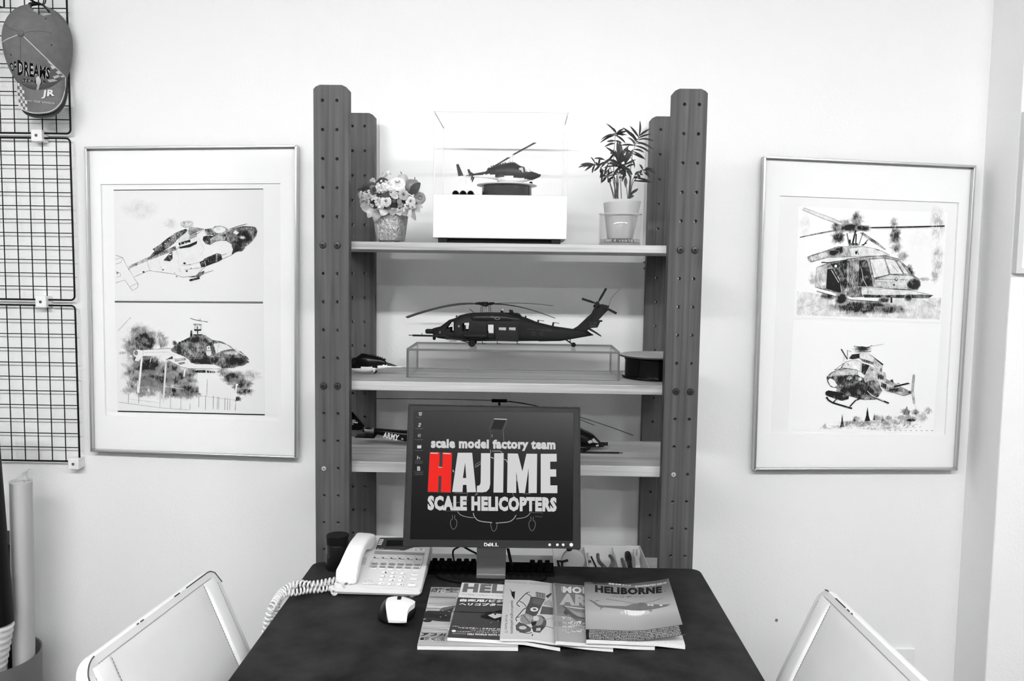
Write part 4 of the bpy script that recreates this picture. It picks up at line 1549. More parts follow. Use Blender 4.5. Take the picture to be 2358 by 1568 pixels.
obj('holder', MB().box(x0, x1, 0.142, 0.188, zb1, zb1 + 0.0016).prism([(x0, 0.15, zb1), (x1, 0.15, zb1), (x1 - 0.004, 0.15, zb1 + 0.007), (x0 + 0.004, 0.15, zb1 + 0.007)], (0, 0.006, 0)), mat('holder_grey', 170, 0.5), tt)

# ---- flower arrangement
cF = crop(810, 380, 0.121173)
YF_ = 0.125
fc = at_y(900, 553, YF_)
fl = thing('flower_arrangement', 'small pot of artificial roses, hydrangeas and apples at one end of the top shelf', 'flowers', (fc.x, YF_, Z1))
M_pot = mat('crinkled_pot', 172, 0.3, 0.6, 0.25, var=(150, 0.4), bump=(150, 1.0, (1, 1, 0.7), 0.008))
kF = 0.121173 * 2.05 / 1900
hp = 0.083
rings = []
for z, r in ((0.004, 0.028), (0.007, 0.0318), (0.04, 0.0358), (hp - 0.004, 0.0398), (hp, 0.0402), (hp, 0.037), (hp - 0.02, 0.036)):
    ring = []
    for k in range(32):
        a = 2 * PI * k / 32
        c, s = math.cos(a), math.sin(a)
        e = 0.42
        x, y = r * math.copysign(abs(c) ** e, c), r * math.copysign(abs(s) ** e, s)
        q = math.radians(-16)
        ring.append(Vector((fc.x + (x * math.cos(q) - y * math.sin(q)) * 0.94, YF_ + (x * math.sin(q) + y * math.cos(q)) * 0.94, Z1 + z)))
    rings.append(ring)
obj('pot', MB().loft(rings), M_pot, fl, smooth=50)
for dx in (-0.02, 0.018):
    obj('pot_foot', MB().box(fc.x + dx - 0.006, fc.x + dx + 0.006, YF_ - 0.02, YF_ - 0.008, Z1, Z1 + 0.006), mat('pot_foot_dark', 60, 0.6), fl)
M_petal = mat('petal_white', 238, 0.6, 0.2)
M_petal2 = mat('petal_cream', 214, 0.6, 0.2)
M_petal3 = mat('petal_grey', 176, 0.6, 0.2)
M_floret = mat('floret', 205, 0.65, 0.2)
M_leafd = mat('leaf_dark', 66, 0.5, 0.3)
M_leafm = mat('leaf_mid', 120, 0.5, 0.3)
M_wrap = mat('wrap_pale', 176, 0.35, 0.5, var=(70, 0.3), bump=(90, 0.8))


def fpt(u, v, out):
    """crop position on the bouquet, 'out' metres towards the viewer from its middle plane"""
    return at_y(*cF(u, v), YF_ - out)


def frame_of(nrm):
    n = Vector(nrm).normalized()
    a = n.cross(Vector((0, 0, 1)) if abs(n.z) < 0.9 else Vector((1, 0, 0))).normalized()
    return a, n.cross(a), n


def rose(c, r, nrm, m, seed=0):
    rd = random.Random(seed)
    a, b, n = frame_of(nrm)
    mb = MB()
    for ring, (cnt, r0, tilt, h) in enumerate(((3, 0.26, 0.1, 0.50), (4, 0.40, 0.2, 0.48), (5, 0.56, 0.4, 0.45), (5, 0.74, 0.7, 0.38), (6, 0.98, 1.1, 0.24))):
        for k in range(cnt):
            th = 2 * PI * k / cnt + ring * 0.7 + rd.uniform(-0.2, 0.2)
            span = 2 * PI / cnt * 0.72

            def pet(u, v):
                ang = th + (u - 0.5) * 2 * span
                edge = 1 - 0.25 * (2 * u - 1) ** 4
                rr = r * (0.12 + (r0 - 0.12) * (v ** 0.8) * edge)
                hh = r * (h * (v ** 0.6) * edge - tilt * 0.32 * v * v)
                return c + a * rr * math.cos(ang) + b * rr * math.sin(ang) + n * hh
            mb.grid(pet, 5, 3)
    return obj('rose', mb, m, fl, smooth=70)


def florets(u, v, ru, rv, out, cnt, m, seed):
    rd = random.Random(seed)
    m0 = m
    for i in range(int(cnt * 2.1)):
        m = rd.choice([m0, m0, M_petal2, M_petal3, M_floret])
        a, q = rd.uniform(0, 2 * PI), math.sqrt(rd.random())
        du, dv = ru * q * math.cos(a), rv * q * math.sin(a)
        c = fpt(u + du, v + dv, out + 0.010 * (1 - q * q))
        nr = Vector((du / ru * 0.8 + rd.uniform(-.4, .4), -1, -dv / rv * 0.8 + rd.uniform(-.4, .4)))
        A_, B_, N_ = frame_of(nr)
        mb = MB()
        s = rd.uniform(0.0024, 0.0040)
        a0 = rd.uniform(0, PI)
        for k in range(4):
            t0 = a0 + PI / 2 * k
            d = A_ * math.cos(t0) + B_ * math.sin(t0)
            e = A_ * -math.sin(t0) + B_ * math.cos(t0)
            mb.add([c, c + d * s * 0.6 + e * s * 0.55 + N_ * 0.0012, c + d * s * 1.15 + N_ * 0.0004, c + d * s * 0.6 - e * s * 0.55 + N_ * 0.0012], [(0, 1, 2, 3)])
        mb.ball(c + N_ * 0.0008, 0.0007, 0.0007, 0.0007, 6, 4)
        obj('floret', mb, m, fl)


def leaf_mb(base, tip, w, nrm, bend=0.15, n=6):
    base, tip = Vector(base), Vector(tip)
    d = tip - base
    s = d.cross(Vector(nrm)).normalized()
    u = s.cross(d).normalized()
    L, M, R = [], [], []
    for i in range(n + 1):
        t = i / n
        ww = w * (math.sin(PI * min(1, t * 0.92 + 0.05)) ** 0.8)
        p = base + d * t + u * d.length * bend * math.sin(PI * t)
        L.append(p + s * ww + u * ww * 0.25)
        M.append(p)
        R.append(p - s * ww + u * ww * 0.25)
    k = n + 1
    return MB().add(L + M + R, [(i, i + 1, k + i + 1, k + i) for i in range(n)] + [(k + i, k + i + 1, 2 * k + i + 1, 2 * k + i) for i in range(n)])


# filling mound that carries the blossoms
mound = MB().ball(Vector((fc.x + 0.002, YF_, Z1 + 0.098)), 0.060, 0.045, 0.030, 20, 12)
obj('moss_mound', mound, mat('moss', 70, 0.9, 0.1, var=(120, 0.5), bump=(200, 1.0)), fl, smooth=True)
rose(fpt(870, 335, 0.030), 155 * kF, (0.05, -0.8, 0.65), M_petal, 1)
rose(fpt(648, 690, 0.052), 105 * kF, (0.1, -1, -0.05), M_petal2, 2)
rose(fpt(1295, 625, 0.012), 125 * kF, (0.45, -0.9, 0.1), M_petal3, 3)
rose(fpt(985, 565, 0.046), 105 * kF, (0.2, -1, 0.25), M_petal3, 4)
rose(fpt(1120, 690, 0.040), 100 * kF, (0.3, -1, 0), M_petal2, 5)
rose(fpt(230, 680, 0.010), 130 * kF, (-0.6, -0.9, 0.0), M_petal2, 6)
florets(600, 430, 150, 130, 0.043, 26, M_petal, 11)
florets(300, 590, 170, 110, 0.028, 24, M_floret, 12)
florets(430, 690, 130, 90, 0.042, 18, M_floret, 13)
florets(1060, 790, 150, 60, 0.042, 16, M_floret, 14)
florets(660, 190, 70, 70, 0.0, 12, M_petal, 15)
florets(790, 540, 90, 90, 0.046, 8, M_floret, 16)
florets(540, 780, 70, 50, 0.046, 8, M_petal, 17)
florets(930, 870, 130, 60, 0.040, 12, M_petal3, 18)
florets(400, 300, 60, 40, 0.012, 6, M_petal3, 19)
for u, v, r, out, m_, stem in ((965, 290, 112, 0.0, mat('apple_pale', 186, 0.3, 0.5), ((945, 215), (955, 180), (930, 130))), (1150, 415, 140, 0.022, mat('apple_grey', 124, 0.25, 0.5), ((1180, 335), (1195, 290), (1198, 235)))):
    c = fpt(u, v, out)
    R_ = r * kF
    mb = MB().lathe([(0.0004, R_ * 0.72), (R_ * 0.25, R_ * 0.9), (R_ * 0.6, R_ * 0.93), (R_ * 0.9, R_ * 0.55), (R_, R_ * 0.1), (R_ * 0.92, -R_ * 0.4), (R_ * 0.65, -R_ * 0.8), (R_ * 0.25, -R_ * 0.95), (0.0004, -R_ * 0.85)], c, 24)
    ap = obj('apple', mb, m_, fl, smooth=True)
    mb = MB().tube([fpt(a, b, out) for a, b in stem], [0.0007, 0.0007, 0.0012], 6)
    obj('apple_stem', mb, M_leafd, ap, smooth=True)
for (a, b, w, out, m_) in (((1120, 560), (1300, 335), 0.0105, 0.042, M_leafd), ((470, 330), (690, 285), 0.008, 0.030, M_leafd), ((250, 510), (105, 462), 0.006, 0.012, M_leafd), ((240, 470), (270, 350), 0.007, 0.020, M_leafd),
                           ((300, 480), (350, 350), 0.007, 0.024, M_leafd), ((360, 480), (430, 390), 0.007, 0.026, M_leafm), ((400, 500), (470, 420), 0.006, 0.03, M_leafd), ((620, 590), (780, 520), 0.007, 0.046, M_leafd), ((560, 560), (700, 610), 0.006, 0.05, M_leafd),
                           ((880, 740), (960, 790), 0.008, 0.046, M_leafm), ((740, 770), (640, 800), 0.007, 0.046, M_leafd), ((880, 640), (930, 770), 0.006, 0.047, M_leafm), ((700, 620), (560, 800), 0.008, 0.045, M_leafd), ((380, 260), (430, 330), 0.006, 0.01, M_petal3),
                           ((790, 560), (860, 520), 0.009, 0.05, M_petal3), ((800, 640), (850, 540), 0.009, 0.05, M_petal2)):
    obj('leaf', leaf_mb(fpt(a[0], a[1], out), fpt(b[0], b[1], out + 0.002), w, (0.15, -1, 0.2)), m_, fl, smooth=True)
obj('berry', MB().ball(fpt(800, 690, 0.053), 0.0058, 0.005, 0.0058, 14, 9), mat('berry', 70, 0.3), fl, smooth=True)
# crumpled skirt under the blossoms
for (p0, p1, w, out, seed) in (((420, 800), (190, 830), 0.013, 0.03, 1), ((440, 830), (310, 1000), 0.011, 0.036, 2), ((520, 850), (430, 1070), 0.011, 0.040, 3), ((330, 760), (160, 780), 0.012, 0.02, 4), ((640, 830), (560, 960), 0.012, 0.044, 5), ((760, 830), (790, 960), 0.011, 0.046, 6),
                               ((900, 830), (930, 960), 0.011, 0.044, 7), ((1010, 820), (1130, 980), 0.012, 0.04, 8), ((1090, 800), (1215, 1050), 0.008, 0.036, 9), ((1160, 790), (1300, 890), 0.010, 0.03, 10), ((1200, 740), (1350, 800), 0.008, 0.02, 11), ((1000, 850), (1040, 960), 0.010, 0.046, 12)):
    obj('wrap_leaf', leaf_mb(fpt(p0[0], p0[1], out - 0.008), fpt(p1[0], p1[1], out + 0.004), w, (random.uniform(-.3, .3), -1, -0.2), 0.18, 7), [M_wrap, mat('wrap_mid', 130, 0.4, 0.5, var=(70, 0.3), bump=(90, 0.8))][seed % 3 == 0], fl, smooth=True)

# ---- potted palm in a glass
cG = crop(1100, 180, 0.26781)
YG = 0.125
gc = at_y(1427.5, 540, YG)
kG = 0.26781 * 2.05 / 1900
gl_ = thing('drinking_glass', 'straight clear glass with water and roots around the palm pot', 'glass', (gc.x, YG, Z1))
rg = 0.0522
zg = at_y(1427, 489, YG - rg).z
M_glass = clear('tumbler_glass', 0.985, 0.0, body=0.02, body_g=225, ior=1.4, cap=0.14)
obj('glass_wall', MB().lathe([(rg - 0.003, Z1), (rg, Z1 + 0.003), (rg, zg - 0.001), (rg - 0.001, zg), (rg - 0.0025, zg - 0.001), (rg - 0.0025, Z1 + 0.012)], (gc.x, YG, 0), 48), M_glass, gl_, smooth=50)
obj('glass_rim', MB().lathe([(rg + 0.0001, zg - 0.0014), (rg + 0.0001, zg), (rg - 0.0025, zg), (rg - 0.0025, zg - 0.0014)], (gc.x, YG, 0), 48), mat('glass_rim', 196, 0.15, 0.6), gl_, smooth=50)
obj('glass_bottom', MB().lathe([(rg - 0.0008, Z1 + 0.0005), (rg - 0.0026, Z1 + 0.009), (0.0003, Z1 + 0.009)], (gc.x, YG, 0), 48), clear('glass_foot', 0.86, 0.05, body=0.10, body_g=120), gl_, smooth=50)
obj('water', MB().lathe([(0.0003, Z1 + 0.0095), (rg - 0.003, Z1 + 0.0095), (rg - 0.003, Z1 + 0.0165), (0.0003, Z1 + 0.0165)], (gc.x, YG, 0), 40), clear('water', 0.9, 0.0, body=0.06, body_g=150), gl_, smooth=50)
mb = MB()
for k in range(18):
    a, r = random.uniform(0, 2 * PI), random.uniform(0.01, 0.046)
    p = Vector((gc.x + r * math.cos(a), YG + r * math.sin(a), Z1 + 0.0165))
    mb.tube([p, p + Vector((random.uniform(-.004, .004), random.uniform(-.004, .004), -0.004)), p + Vector((random.uniform(-.008, .008), random.uniform(-.008, .008), -0.0065))], 0.0007, 5)
obj('roots', mb, mat('root_brown', 60, 0.7), gl_, smooth=True, kind='stuff')
pp = thing('potted_palm', 'parlour palm in a white plastic pot standing in a clear glass', 'plant', (gc.x, YG, Z1 + 0.018))
zp0, zp1 = Z1 + 0.0175, at_y(1430, 462, YG - 0.045).z
mb = MB()
rings = []
for s, r in ((0, 0.0305), (0.02, 0.0315), (0.5, 0.0385), (0.97, 0.0455), (1.0, 0.0455), (1.0, 0.044), (0.93, 0.043), (0.93, 0.001)):
    rings.append([Vector((gc.x + 0.0035 * s + r * math.cos(2 * PI * k / 40), YG + r * math.sin(2 * PI * k / 40), zp0 + (zp1 - zp0) * s + 0.0022 * s * math.cos(2 * PI * k / 40))) for k in range(40)])
M_potw = mat('pot_plastic', 184, 0.4, 0.4)
M_potw.node_tree.nodes['Principled BSDF'].inputs['Subsurface Weight'].default_value = 0.25
M_potw.node_tree.nodes['Principled BSDF'].inputs['Subsurface Radius'].default_value = (0.02, 0.02, 0.02)
obj('pot', MB().loft(rings, cap=False), M_potw, pp, smooth=50)
obj('soil', MB().lathe([(0.042, zp0 + 0.92 * (zp1 - zp0)), (0.0003, zp0 + 0.94 * (zp1 - zp0))], (gc.x + 0.003, YG, 0), 24), mat('soil', 50, 0.9, bump=(300, 1.0)), pp)
M_palm = mat('palm_leaf', 52, 0.45, 0.4, var=(30, 0.3))
M_palm2 = mat('palm_leaf_light', 92, 0.45, 0.4)
M_stem = mat('palm_stem', 84, 0.5, 0.4)


def gp(u, v, out):
    return at_y(*cG(u, v), YG - out)


def frond(stem, leaves, wl=0.0033, m_=None, seed=0):
    """stem: [(u, v, out)], leaves: [(t along stem, tip u, tip v, out)]"""
    rd = random.Random(seed)
    path = smooth_path([gp(*p) for p in stem], 6)
    fr = obj('frond', MB().tube(path, [0.0011 - 0.0006 * i / (len(path) - 1) for i in range(len(path))], 6), M_stem, pp, smooth=True)
    for lf in leaves:
        t, u, v = lf[:3]
        o = lf[3] if len(lf) > 3 else None
        i = min(int(t * (len(path) - 1)), len(path) - 1)
        b = path[i]
        ob = YG - b.y
        tip = gp(u, v, o if o is not None else ob + rd.uniform(-0.012, 0.02))
        w = lf[4] if len(lf) > 4 else wl
        obj('leaf', leaf_mb(b, tip, w * 0.85, (rd.uniform(-.5, .5), -1, rd.uniform(0.1, 0.7)), rd.uniform(0.04, 0.14), 6), m_ or M_palm, fr, smooth=True)
        if rd.random() < 0.45:
            b2 = path[max(i - 2, 0)]
            t2 = b2 + (tip - b) * rd.uniform(0.6, 0.85) + Vector((rd.uniform(-.012, .012), rd.uniform(0.0, 0.03), rd.uniform(-.012, .008)))
            obj('leaf', leaf_mb(b2, t2, w * 0.7, (rd.uniform(-.6, .6), -1, rd.uniform(0.1, 0.7)), rd.uniform(0.06, 0.18), 6), rd.choice([m_ or M_palm, M_palm2]), fr, smooth=True)


frond([(1190, 1035, 0), (1170, 800, 0), (1172, 640, 0.005), (1183, 500, 0.005), (1192, 478, 0.005)], [(1, 1105, 390), (1, 1160, 425), (1, 1262, 432), (0.97, 1290, 455), (0.9, 1282, 490), (0.85, 1060, 528), (0.85, 1240, 470), (0.8, 1052, 556), (0.8, 1272, 560), (0.7, 1110, 545), (0.7, 1240, 560), (0.65, 1090, 590)], seed=1)
frond([(1295, 1035, 0), (1310, 850, 0.005), (1325, 690, 0.01), (1352, 580, 0.01), (1388, 498, 0.01)], [(1, 1395, 365), (1, 1480, 435), (0.97, 1310, 412), (0.95, 1492, 482), (0.9, 1250, 425, 0.02, 0.0042), (0.9, 1515, 542), (0.84, 1280, 450, 0.02, 0.005), (0.84, 1515, 612), (0.78, 1225, 578), (0.75, 1480, 640), (0.7, 1432, 640), (0.66, 1440, 700), (0.6, 1420, 690), (0.6, 1250, 610)], seed=2)
frond([(1180, 1035, 0.005), (1120, 850, 0.015), (1060, 770, 0.02), (990, 735, 0.025)], [(1, 865, 768), (1, 880, 745), (0.95, 920, 797), (0.9, 985, 818), (0.9, 970, 678), (0.8, 1050, 680), (0.8, 1010, 720), (0.72, 1060, 820), (0.7, 1130, 690), (0.66, 1060, 905), (0.6, 1050, 860), (0.75, 1000, 800), (0.85, 930, 760)], seed=3)
frond([(1200, 1035, 0.015), (1215, 850, 0.025), (1220, 700, 0.03)], [(1, 1200, 540, 0.03, 0.005), (1, 1100, 592, 0.04, 0.005), (0.95, 1250, 620, 0.03, 0.005), (0.9, 1120, 700, 0.05, 0.005), (0.9, 1290, 700, 0.05, 0.005), (0.85, 1150, 760, 0.05, 0.005), (0.8, 1280, 790, 0.05, 0.005), (0.75, 1160, 850, 0.05, 0.004), (0.7, 1270, 840, 0.05, 0.0045), (0.9, 1180, 620, 0.03, 0.005), (0.8, 1080, 770, 0.05), (0.8, 1100, 730, 0.05)], seed=4)
frond([(1290, 1035, 0.012), (1275, 880, 0.02), (1270, 730, 0.02)], [(1, 1290, 600, 0.02, 0.005), (1, 1335, 612, 0.02, 0.005), (0.95, 1220, 640, 0.03, 0.005), (0.95, 1360, 700, 0.03), (0.9, 1200, 740, 0.04, 0.005), (0.9, 1350, 740, 0.03, 0.0045), (0.85, 1230, 830, 0.05, 0.0055), (0.85, 1330, 830, 0.03, 0.005), (0.75, 1240, 890, 0.04, 0.004), (0.75, 1320, 880, 0.04)], seed=5)
frond([(1305, 1035, 0.01), (1330, 880, 0.018), (1390, 800, 0.025), (1440, 785, 0.03)], [(1, 1530, 818), (1, 1478, 860), (0.95, 1470, 770), (0.9, 1520, 790), (0.85, 1390, 740), (0.8, 1395, 830), (0.7, 1350, 830), (0.6, 1400, 870)], seed=6)
frond([(1310, 1035, 0.005), (1335, 900, 0.012), (1400, 830, 0.012), (1440, 805, 0.012)], [(0.4, 1500, 898), (0.5, 1480, 885), (0.9, 1478, 850), (0.6, 1340, 860), (0.7, 1420, 830)], seed=7)
frond([(1170, 1035, 0.0), (1140, 920, 0.0), (1110, 840, 0.01)], [(1, 1060, 900), (1, 1055, 855), (0.9, 1130, 790), (0.8, 1170, 850), (1, 1170, 800)], seed=8)
frond([(1310, 1035, 0.015), (1330, 990, 0.018)], [(1, 1380, 950, 0.02, 0.004), (0.6, 1350, 960, 0.02, 0.0036)], seed=9)
frond([(1235, 1035, -0.01), (1230, 850, -0.02), (1240, 680, -0.025)], [(1, 1215, 540, -0.03, 0.005), (1, 1300, 580, -0.03, 0.005), (0.9, 1140, 640, -0.03, 0.004), (0.9, 1330, 660, -0.03, 0.004), (0.8, 1340, 720, -0.03), (0.8, 1130, 720, -0.03)], m_=M_palm2, seed=10)
frond([(1200, 1035, 0.0), (1175, 930, 0.005), (1140, 770, 0.01), (1090, 700, 0.012)], [(1, 1040, 700), (1, 1000, 690), (0.9, 1020, 770), (0.85, 1180, 640), (0.8, 1090, 820)], seed=11)
for k in range(9):
    u = random.uniform(1170, 1320)
    obj('stalk', MB().tube([gp(u, 1036, 0.0 + 0.004 * (k % 3)), gp(u + random.uniform(-8, 8), 930, 0.005), gp(u + (u - 1240) * 0.15, random.uniform(820, 880), 0.01)], [0.0016, 0.0012, 0.0008], 6), M_stem, pp, smooth=True)

# ---------------------------------------------------------------- second board: riser, big dark helicopter, turntable
c8, c11 = crop(700, 540, 0.25516), crop(1100, 540, 0.25513)
YR0 = at_z(1180, 872.5, Z2).y
rL, rR = at_y(936, 835, YR0).x, at_y(1427, 840, YR0).x
zr = at_y(1180, 806, YR0).z
YR1 = min(at_z(1185, 790.5, zr).y, DEPTH - 0.012)
riser = thing('acrylic_riser', 'long clear acrylic riser box carrying the big dark helicopter', 'riser', ((rL + rR) / 2, (YR0 + YR1) / 2, Z2))
tr = 0.005
M_ra = clear('riser_acrylic', 0.95, 0.0, body=0.10, body_g=190, ior=1.3, cap=0.22)
panel('top_panel', rL, rR, YR0, YR1, zr - tr, zr, 'z', riser, M_ra, M_acr_edge)
panel('front_panel', rL, rR, YR0, YR0 + tr, Z2, zr - tr - 0.0002, 'y', riser, clear('riser_front', 0.97, 0.0, body=0.05, body_g=200, ior=1.25, cap=0.2), M_acr_edge)
panel('back_panel', rL, rR, YR1 - tr, YR1, Z2, zr - tr - 0.0002, 'y', riser, M_ra, M_acr_edge)
panel('end_panel', rL, rL + tr, YR0 + tr + 0.0002, YR1 - tr - 0.0002, Z2, zr - tr - 0.0002, 'x', riser, M_ra, M_acr_edge)
panel('end_panel', rR - tr, rR, YR0 + tr + 0.0002, YR1 - tr - 0.0002, Z2, zr - tr - 0.0002, 'x', riser, M_ra, M_acr_edge)

zr += 0.0004
YB_ = at_z(1320, 800.5, zr).y + 0.012          # centre plane of the big helicopter
YB_ = min(max(YB_, YR0 + 0.05), YR1 - 0.05)
D_B = (Vector((0, YB_, 1.2)) - CAM).dot(Vector((ROT[2])))
kB = D_B / 1900.0


def WB(px, py, dy=0.0):
    """side view of the big helicopter, photo pixels on its centre plane"""
    p = at_y(px, py, YB_)
    return Vector((p.x, YB_ + dy, p.z))


wz = zr - (at_y(1320, 800.5, YB_).z)           # set it down on the riser


def W_(px, py, dy=0.0):
    p = WB(px, py, dy)
    return Vector((p.x, p.y, p.z + wz))


hb_ = thing('model_helicopter', 'large matt black military model helicopter with drooping blades on the acrylic riser', 'model helicopter', (W_(1160, 790).x, YB_, zr))
topB = [(996, 757.5), (1000, 756), (1014, 752.5), (1024, 745), (1034, 737.5), (1046, 734), (1052, 731), (1058, 727), (1075, 723), (1090, 721), (1125, 720), (1175, 721), (1196, 722), (1200, 729), (1212, 732.5), (1238, 743), (1276, 752), (1325, 759), (1350, 764), (1366, 771)]
botB = [(996, 769), (1001, 775.5), (1009, 779), (1032, 782), (1078, 786), (1194, 786), (1294, 785.5), (1314, 782), (1366, 773)]
widB = [(996, 8), (1001, 13), (1014, 20), (1034, 26), (1060, 30), (1190, 30), (1212, 26), (1240, 20), (1300, 13), (1366, 4)]
widB = [(a, b * kB) for a, b in widB]
cab = [(1029, 758), (1039.5, 741), (1047, 740), (1047, 760)]
holes = [cab, (c8(1440, 800), c8(1500, 800), c8(1500, 850), c8(1440, 850)), [(1123, 744.5), (1143, 744.5), (1138, 750), (1138, 777), (1125, 775), (1122, 762)], [(1083, 745), (1098, 745), (1106, 752), (1090, 752)], [(1070, 745), (1077, 744), (1077, 752), (1070, 752)]]
mb = MB()
hull(mb, seq(996, 1060, 44) + seq(1061, 1145, 56) + seq(1147, 1366, 44), topB, botB, widB, W_, 3.2, 44, holes)
fus_ = obj('fuselage', mb, M_black2, hb_, smooth=40)
# cabin floor, seats and far-side frames seen through the openings
mb = MB().prism([W_(1024, 768, -24 * kB), W_(1196, 770, -24 * kB), W_(1196, 784, -24 * kB), W_(1030, 781, -24 * kB)], (0, 48 * kB, 0))
obj('cabin_floor', mb, M_black, fus_)
for x in (1052, 1068, 1080):
    mb = MB().prism([W_(x, 750, -10 * kB), W_(x + 4, 750, -10 * kB), W_(x + 5, 768, -10 * kB), W_(x - 5, 768, -10 * kB), W_(x - 5, 764, -10 * kB), W_(x - 1, 763, -10 * kB)], (0, 20 * kB, 0))
    obj('crew_seat', mb, M_black, fus_)
for dy in (-1, 1):
    mb = MB().tube([W_(1026, 760, dy * 27 * kB), W_(1040, 738, dy * 26 * kB)], 1.1 * kB, 6).tube([W_(1048, 736, dy * 29 * kB), W_(1048, 770, dy * 30 * kB)], 1.2 * kB, 6)
    obj('window_post', mb, M_black, fus_, smooth=True)
    # sliding door panel with two windows
    d = dy * 31.0 * kB
    mb = MB().prism([W_(x, y, d) for x, y in (c11(158, 812), c11(370, 815), c11(372, 960), c11(168, 955))], (0, dy * 0.0012, 0))
    dr = obj('sliding_door', mb, M_black2, hb_)
    for q in ((c11(193, 828), c11(260, 828), c11(260, 896), c11(193, 896)), (c11(283, 828), c11(345, 828), c11(345, 896), c11(283, 896))):
        mb = MB().prism([W_(x, y, d + dy * 0.0013) for x, y in q], (0, dy * 0.0005, 0))
        obj('door_window', mb, mat('smoked_window', 40, 0.08, 0.8), dr)
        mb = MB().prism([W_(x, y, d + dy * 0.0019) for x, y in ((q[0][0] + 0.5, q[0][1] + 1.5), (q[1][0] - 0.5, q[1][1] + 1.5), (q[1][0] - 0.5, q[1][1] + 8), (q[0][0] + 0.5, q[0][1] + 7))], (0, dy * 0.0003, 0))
        obj('window_reflection', mb, mat('window_reflection', 170, 0.1, 0.6), dr, label='painted pale reflection in the upper half of the door window')  # bright reflection on the glass, put in as a pale patch
    # engine nacelle
    rings = []
    for x, r, yc in ((1086, 5, 733), (1090, 9, 732), (1100, 11, 731), (1130, 11.5, 731), (1160, 11, 731.5), (1180, 9, 734), (1190, 8, 735), (1198, 6, 736)):
        rings.append([W_(x, yc + 0.85 * r * math.sin(2 * PI * k / 16), dy * (22 * kB + r * kB * math.cos(2 * PI * k / 16))) for k in range(16)])
    obj('engine_nacelle', MB().loft(rings), mat('nacelle_black', 34, 0.3, 0.5), hb_, smooth=50)
    # stub wing tank
    mb = MB().lathe([(0.001, W_(1072, 771).x), (5.2 * kB, W_(1077, 771).x), (5.2 * kB, W_(1117, 771).x), (3.5 * kB, W_(1122, 771).x), (0.001, W_(1124, 771).x)], (0, YB_ + dy * 38 * kB, W_(1100, 771).z), 18, 'x')
    obj('side_tank', mb, M_black2, hb_, smooth=45)
    mb = MB().box(W_(1085, 770).x, W_(1112, 770).x, YB_ + min(dy * 28, dy * 36) * kB, YB_ + max(dy * 28, dy * 36) * kB, W_(1100, 779).z, W_(1100, 776).z)
    obj('tank_strut', mb, M_black2, hb_)
    # main gear
    c = W_(1088.4, 792.6, dy * 30 * kB)
    c.z = zr + 8.2 * kB
    mb = MB().lathe([(3 * kB, -3 * kB), (7 * kB, -3 * kB), (8.2 * kB, -1.8 * kB), (8.2 * kB, 1.8 * kB), (7 * kB, 3 * kB), (3 * kB, 3 * kB)], c, 22, 'y', cap=True)
    w = obj('main_wheel', mb, M_rubber, hb_, smooth=45)
    mb = MB().tube([c + Vector((0, -dy * 2.5 * kB, 0)), W_(1094, 780, dy * 29 * kB)], 2.2 * kB, 8).tube([c, W_(1068, 784, dy * 24 * kB)], 1.3 * kB, 6)
    obj('wheel_strut', mb, M_black, w, smooth=True)
c = W_(1320.5, 795.2)
c.z = zr + 5.6 * kB
w = obj('tail_wheel', MB().lathe([(2 * kB, -2 * kB), (5 * kB, -2 * kB), (5.6 * kB, 0), (5 * kB, 2 * kB), (2 * kB, 2 * kB)], c, 18, 'y', cap=True), M_rubber, hb_, smooth=45)
obj('wheel_strut', MB().tube([c, W_(1303, 783)], 1.8 * kB, 6).tube([W_(1313, 790), W_(1313, 781)], 1.2 * kB, 6), M_black, w, smooth=True)
# tail pylon, stabilator, rotor head
fin = [(1318, 759), (1330, 752), (1371, 714), (1373, 704), (1386, 701), (1403, 705), (1399, 716), (1378, 738), (1387, 738), (1387, 742), (1382, 742), (1376, 755), (1360, 756), (1352, 762), (1366, 772), (1330, 779)]
obj('tail_pylon', MB().prism([W_(x, y, -3.5 * kB) for x, y in fin], (0, 7 * kB, 0)), M_black2, hb_, bevel=0.0015)
mb = MB().loft([[W_(1352, 757, s * kB), W_(1356, 755, s * kB), W_(1381, 771, s * kB), W_(1380, 773, s * kB)] for s in (-44, 44)])
obj('stabilator', mb, M_black2, hb_)
c = W_(1375, 700, -7 * kB)
tl = obj('tail_rotor_hub', MB().tube([c, c + Vector((0, 8 * kB, 0))], 5 * kB, 12).ball(W_(1375, 706), 9 * kB, 5 * kB, 6 * kB), M_black, hb_, smooth=50)
for px, py in ((1395.5, 665), (1339.5, 688.5), (1419, 722.5), (1357, 737)):
    e = W_(px, py, -7 * kB)
    d = (e - c).normalized()
    s = Vector((-d.z, 0, d.x))
    mb = MB().prism([c + d * 5 * kB + s * 1.6 * kB, c + d * 14 * kB + s * 2.8 * kB, e + s * 2.9 * kB, e - s * 2.6 * kB, c + d * 14 * kB - s * 2.6 * kB, c + d * 5 * kB - s * 1.4 * kB], (0, 1.1 * kB, 0))
    obj('tail_blade', mb, M_black, tl)
hubc = W_(1117, 700)
mb = MB().tube([W_(1118.5, 722), W_(1118.5, 699)], 2.4 * kB, 10)
ms = obj('rotor_mast', mb, mat('mast_grey', 120, 0.4), hb_, smooth=50, label='grey rotor mast')
mb = MB()
for dx in (-11, -7, 8, 12):
    mb.tube([W_(1118 + dx, 719, dx * 0.8 * kB), W_(1118 + dx * 0.9, 703, -dx * 0.6 * kB)], 0.6 * kB, 5)
obj('pitch_links', mb, M_black, ms, smooth=True, kind='stuff')
mb = MB().tube([W_(1117, 706), W_(1117, 696)], 7 * kB, 14).tube([W_(1117, 703.5), W_(1117, 701.5)], 13 * kB, 14)
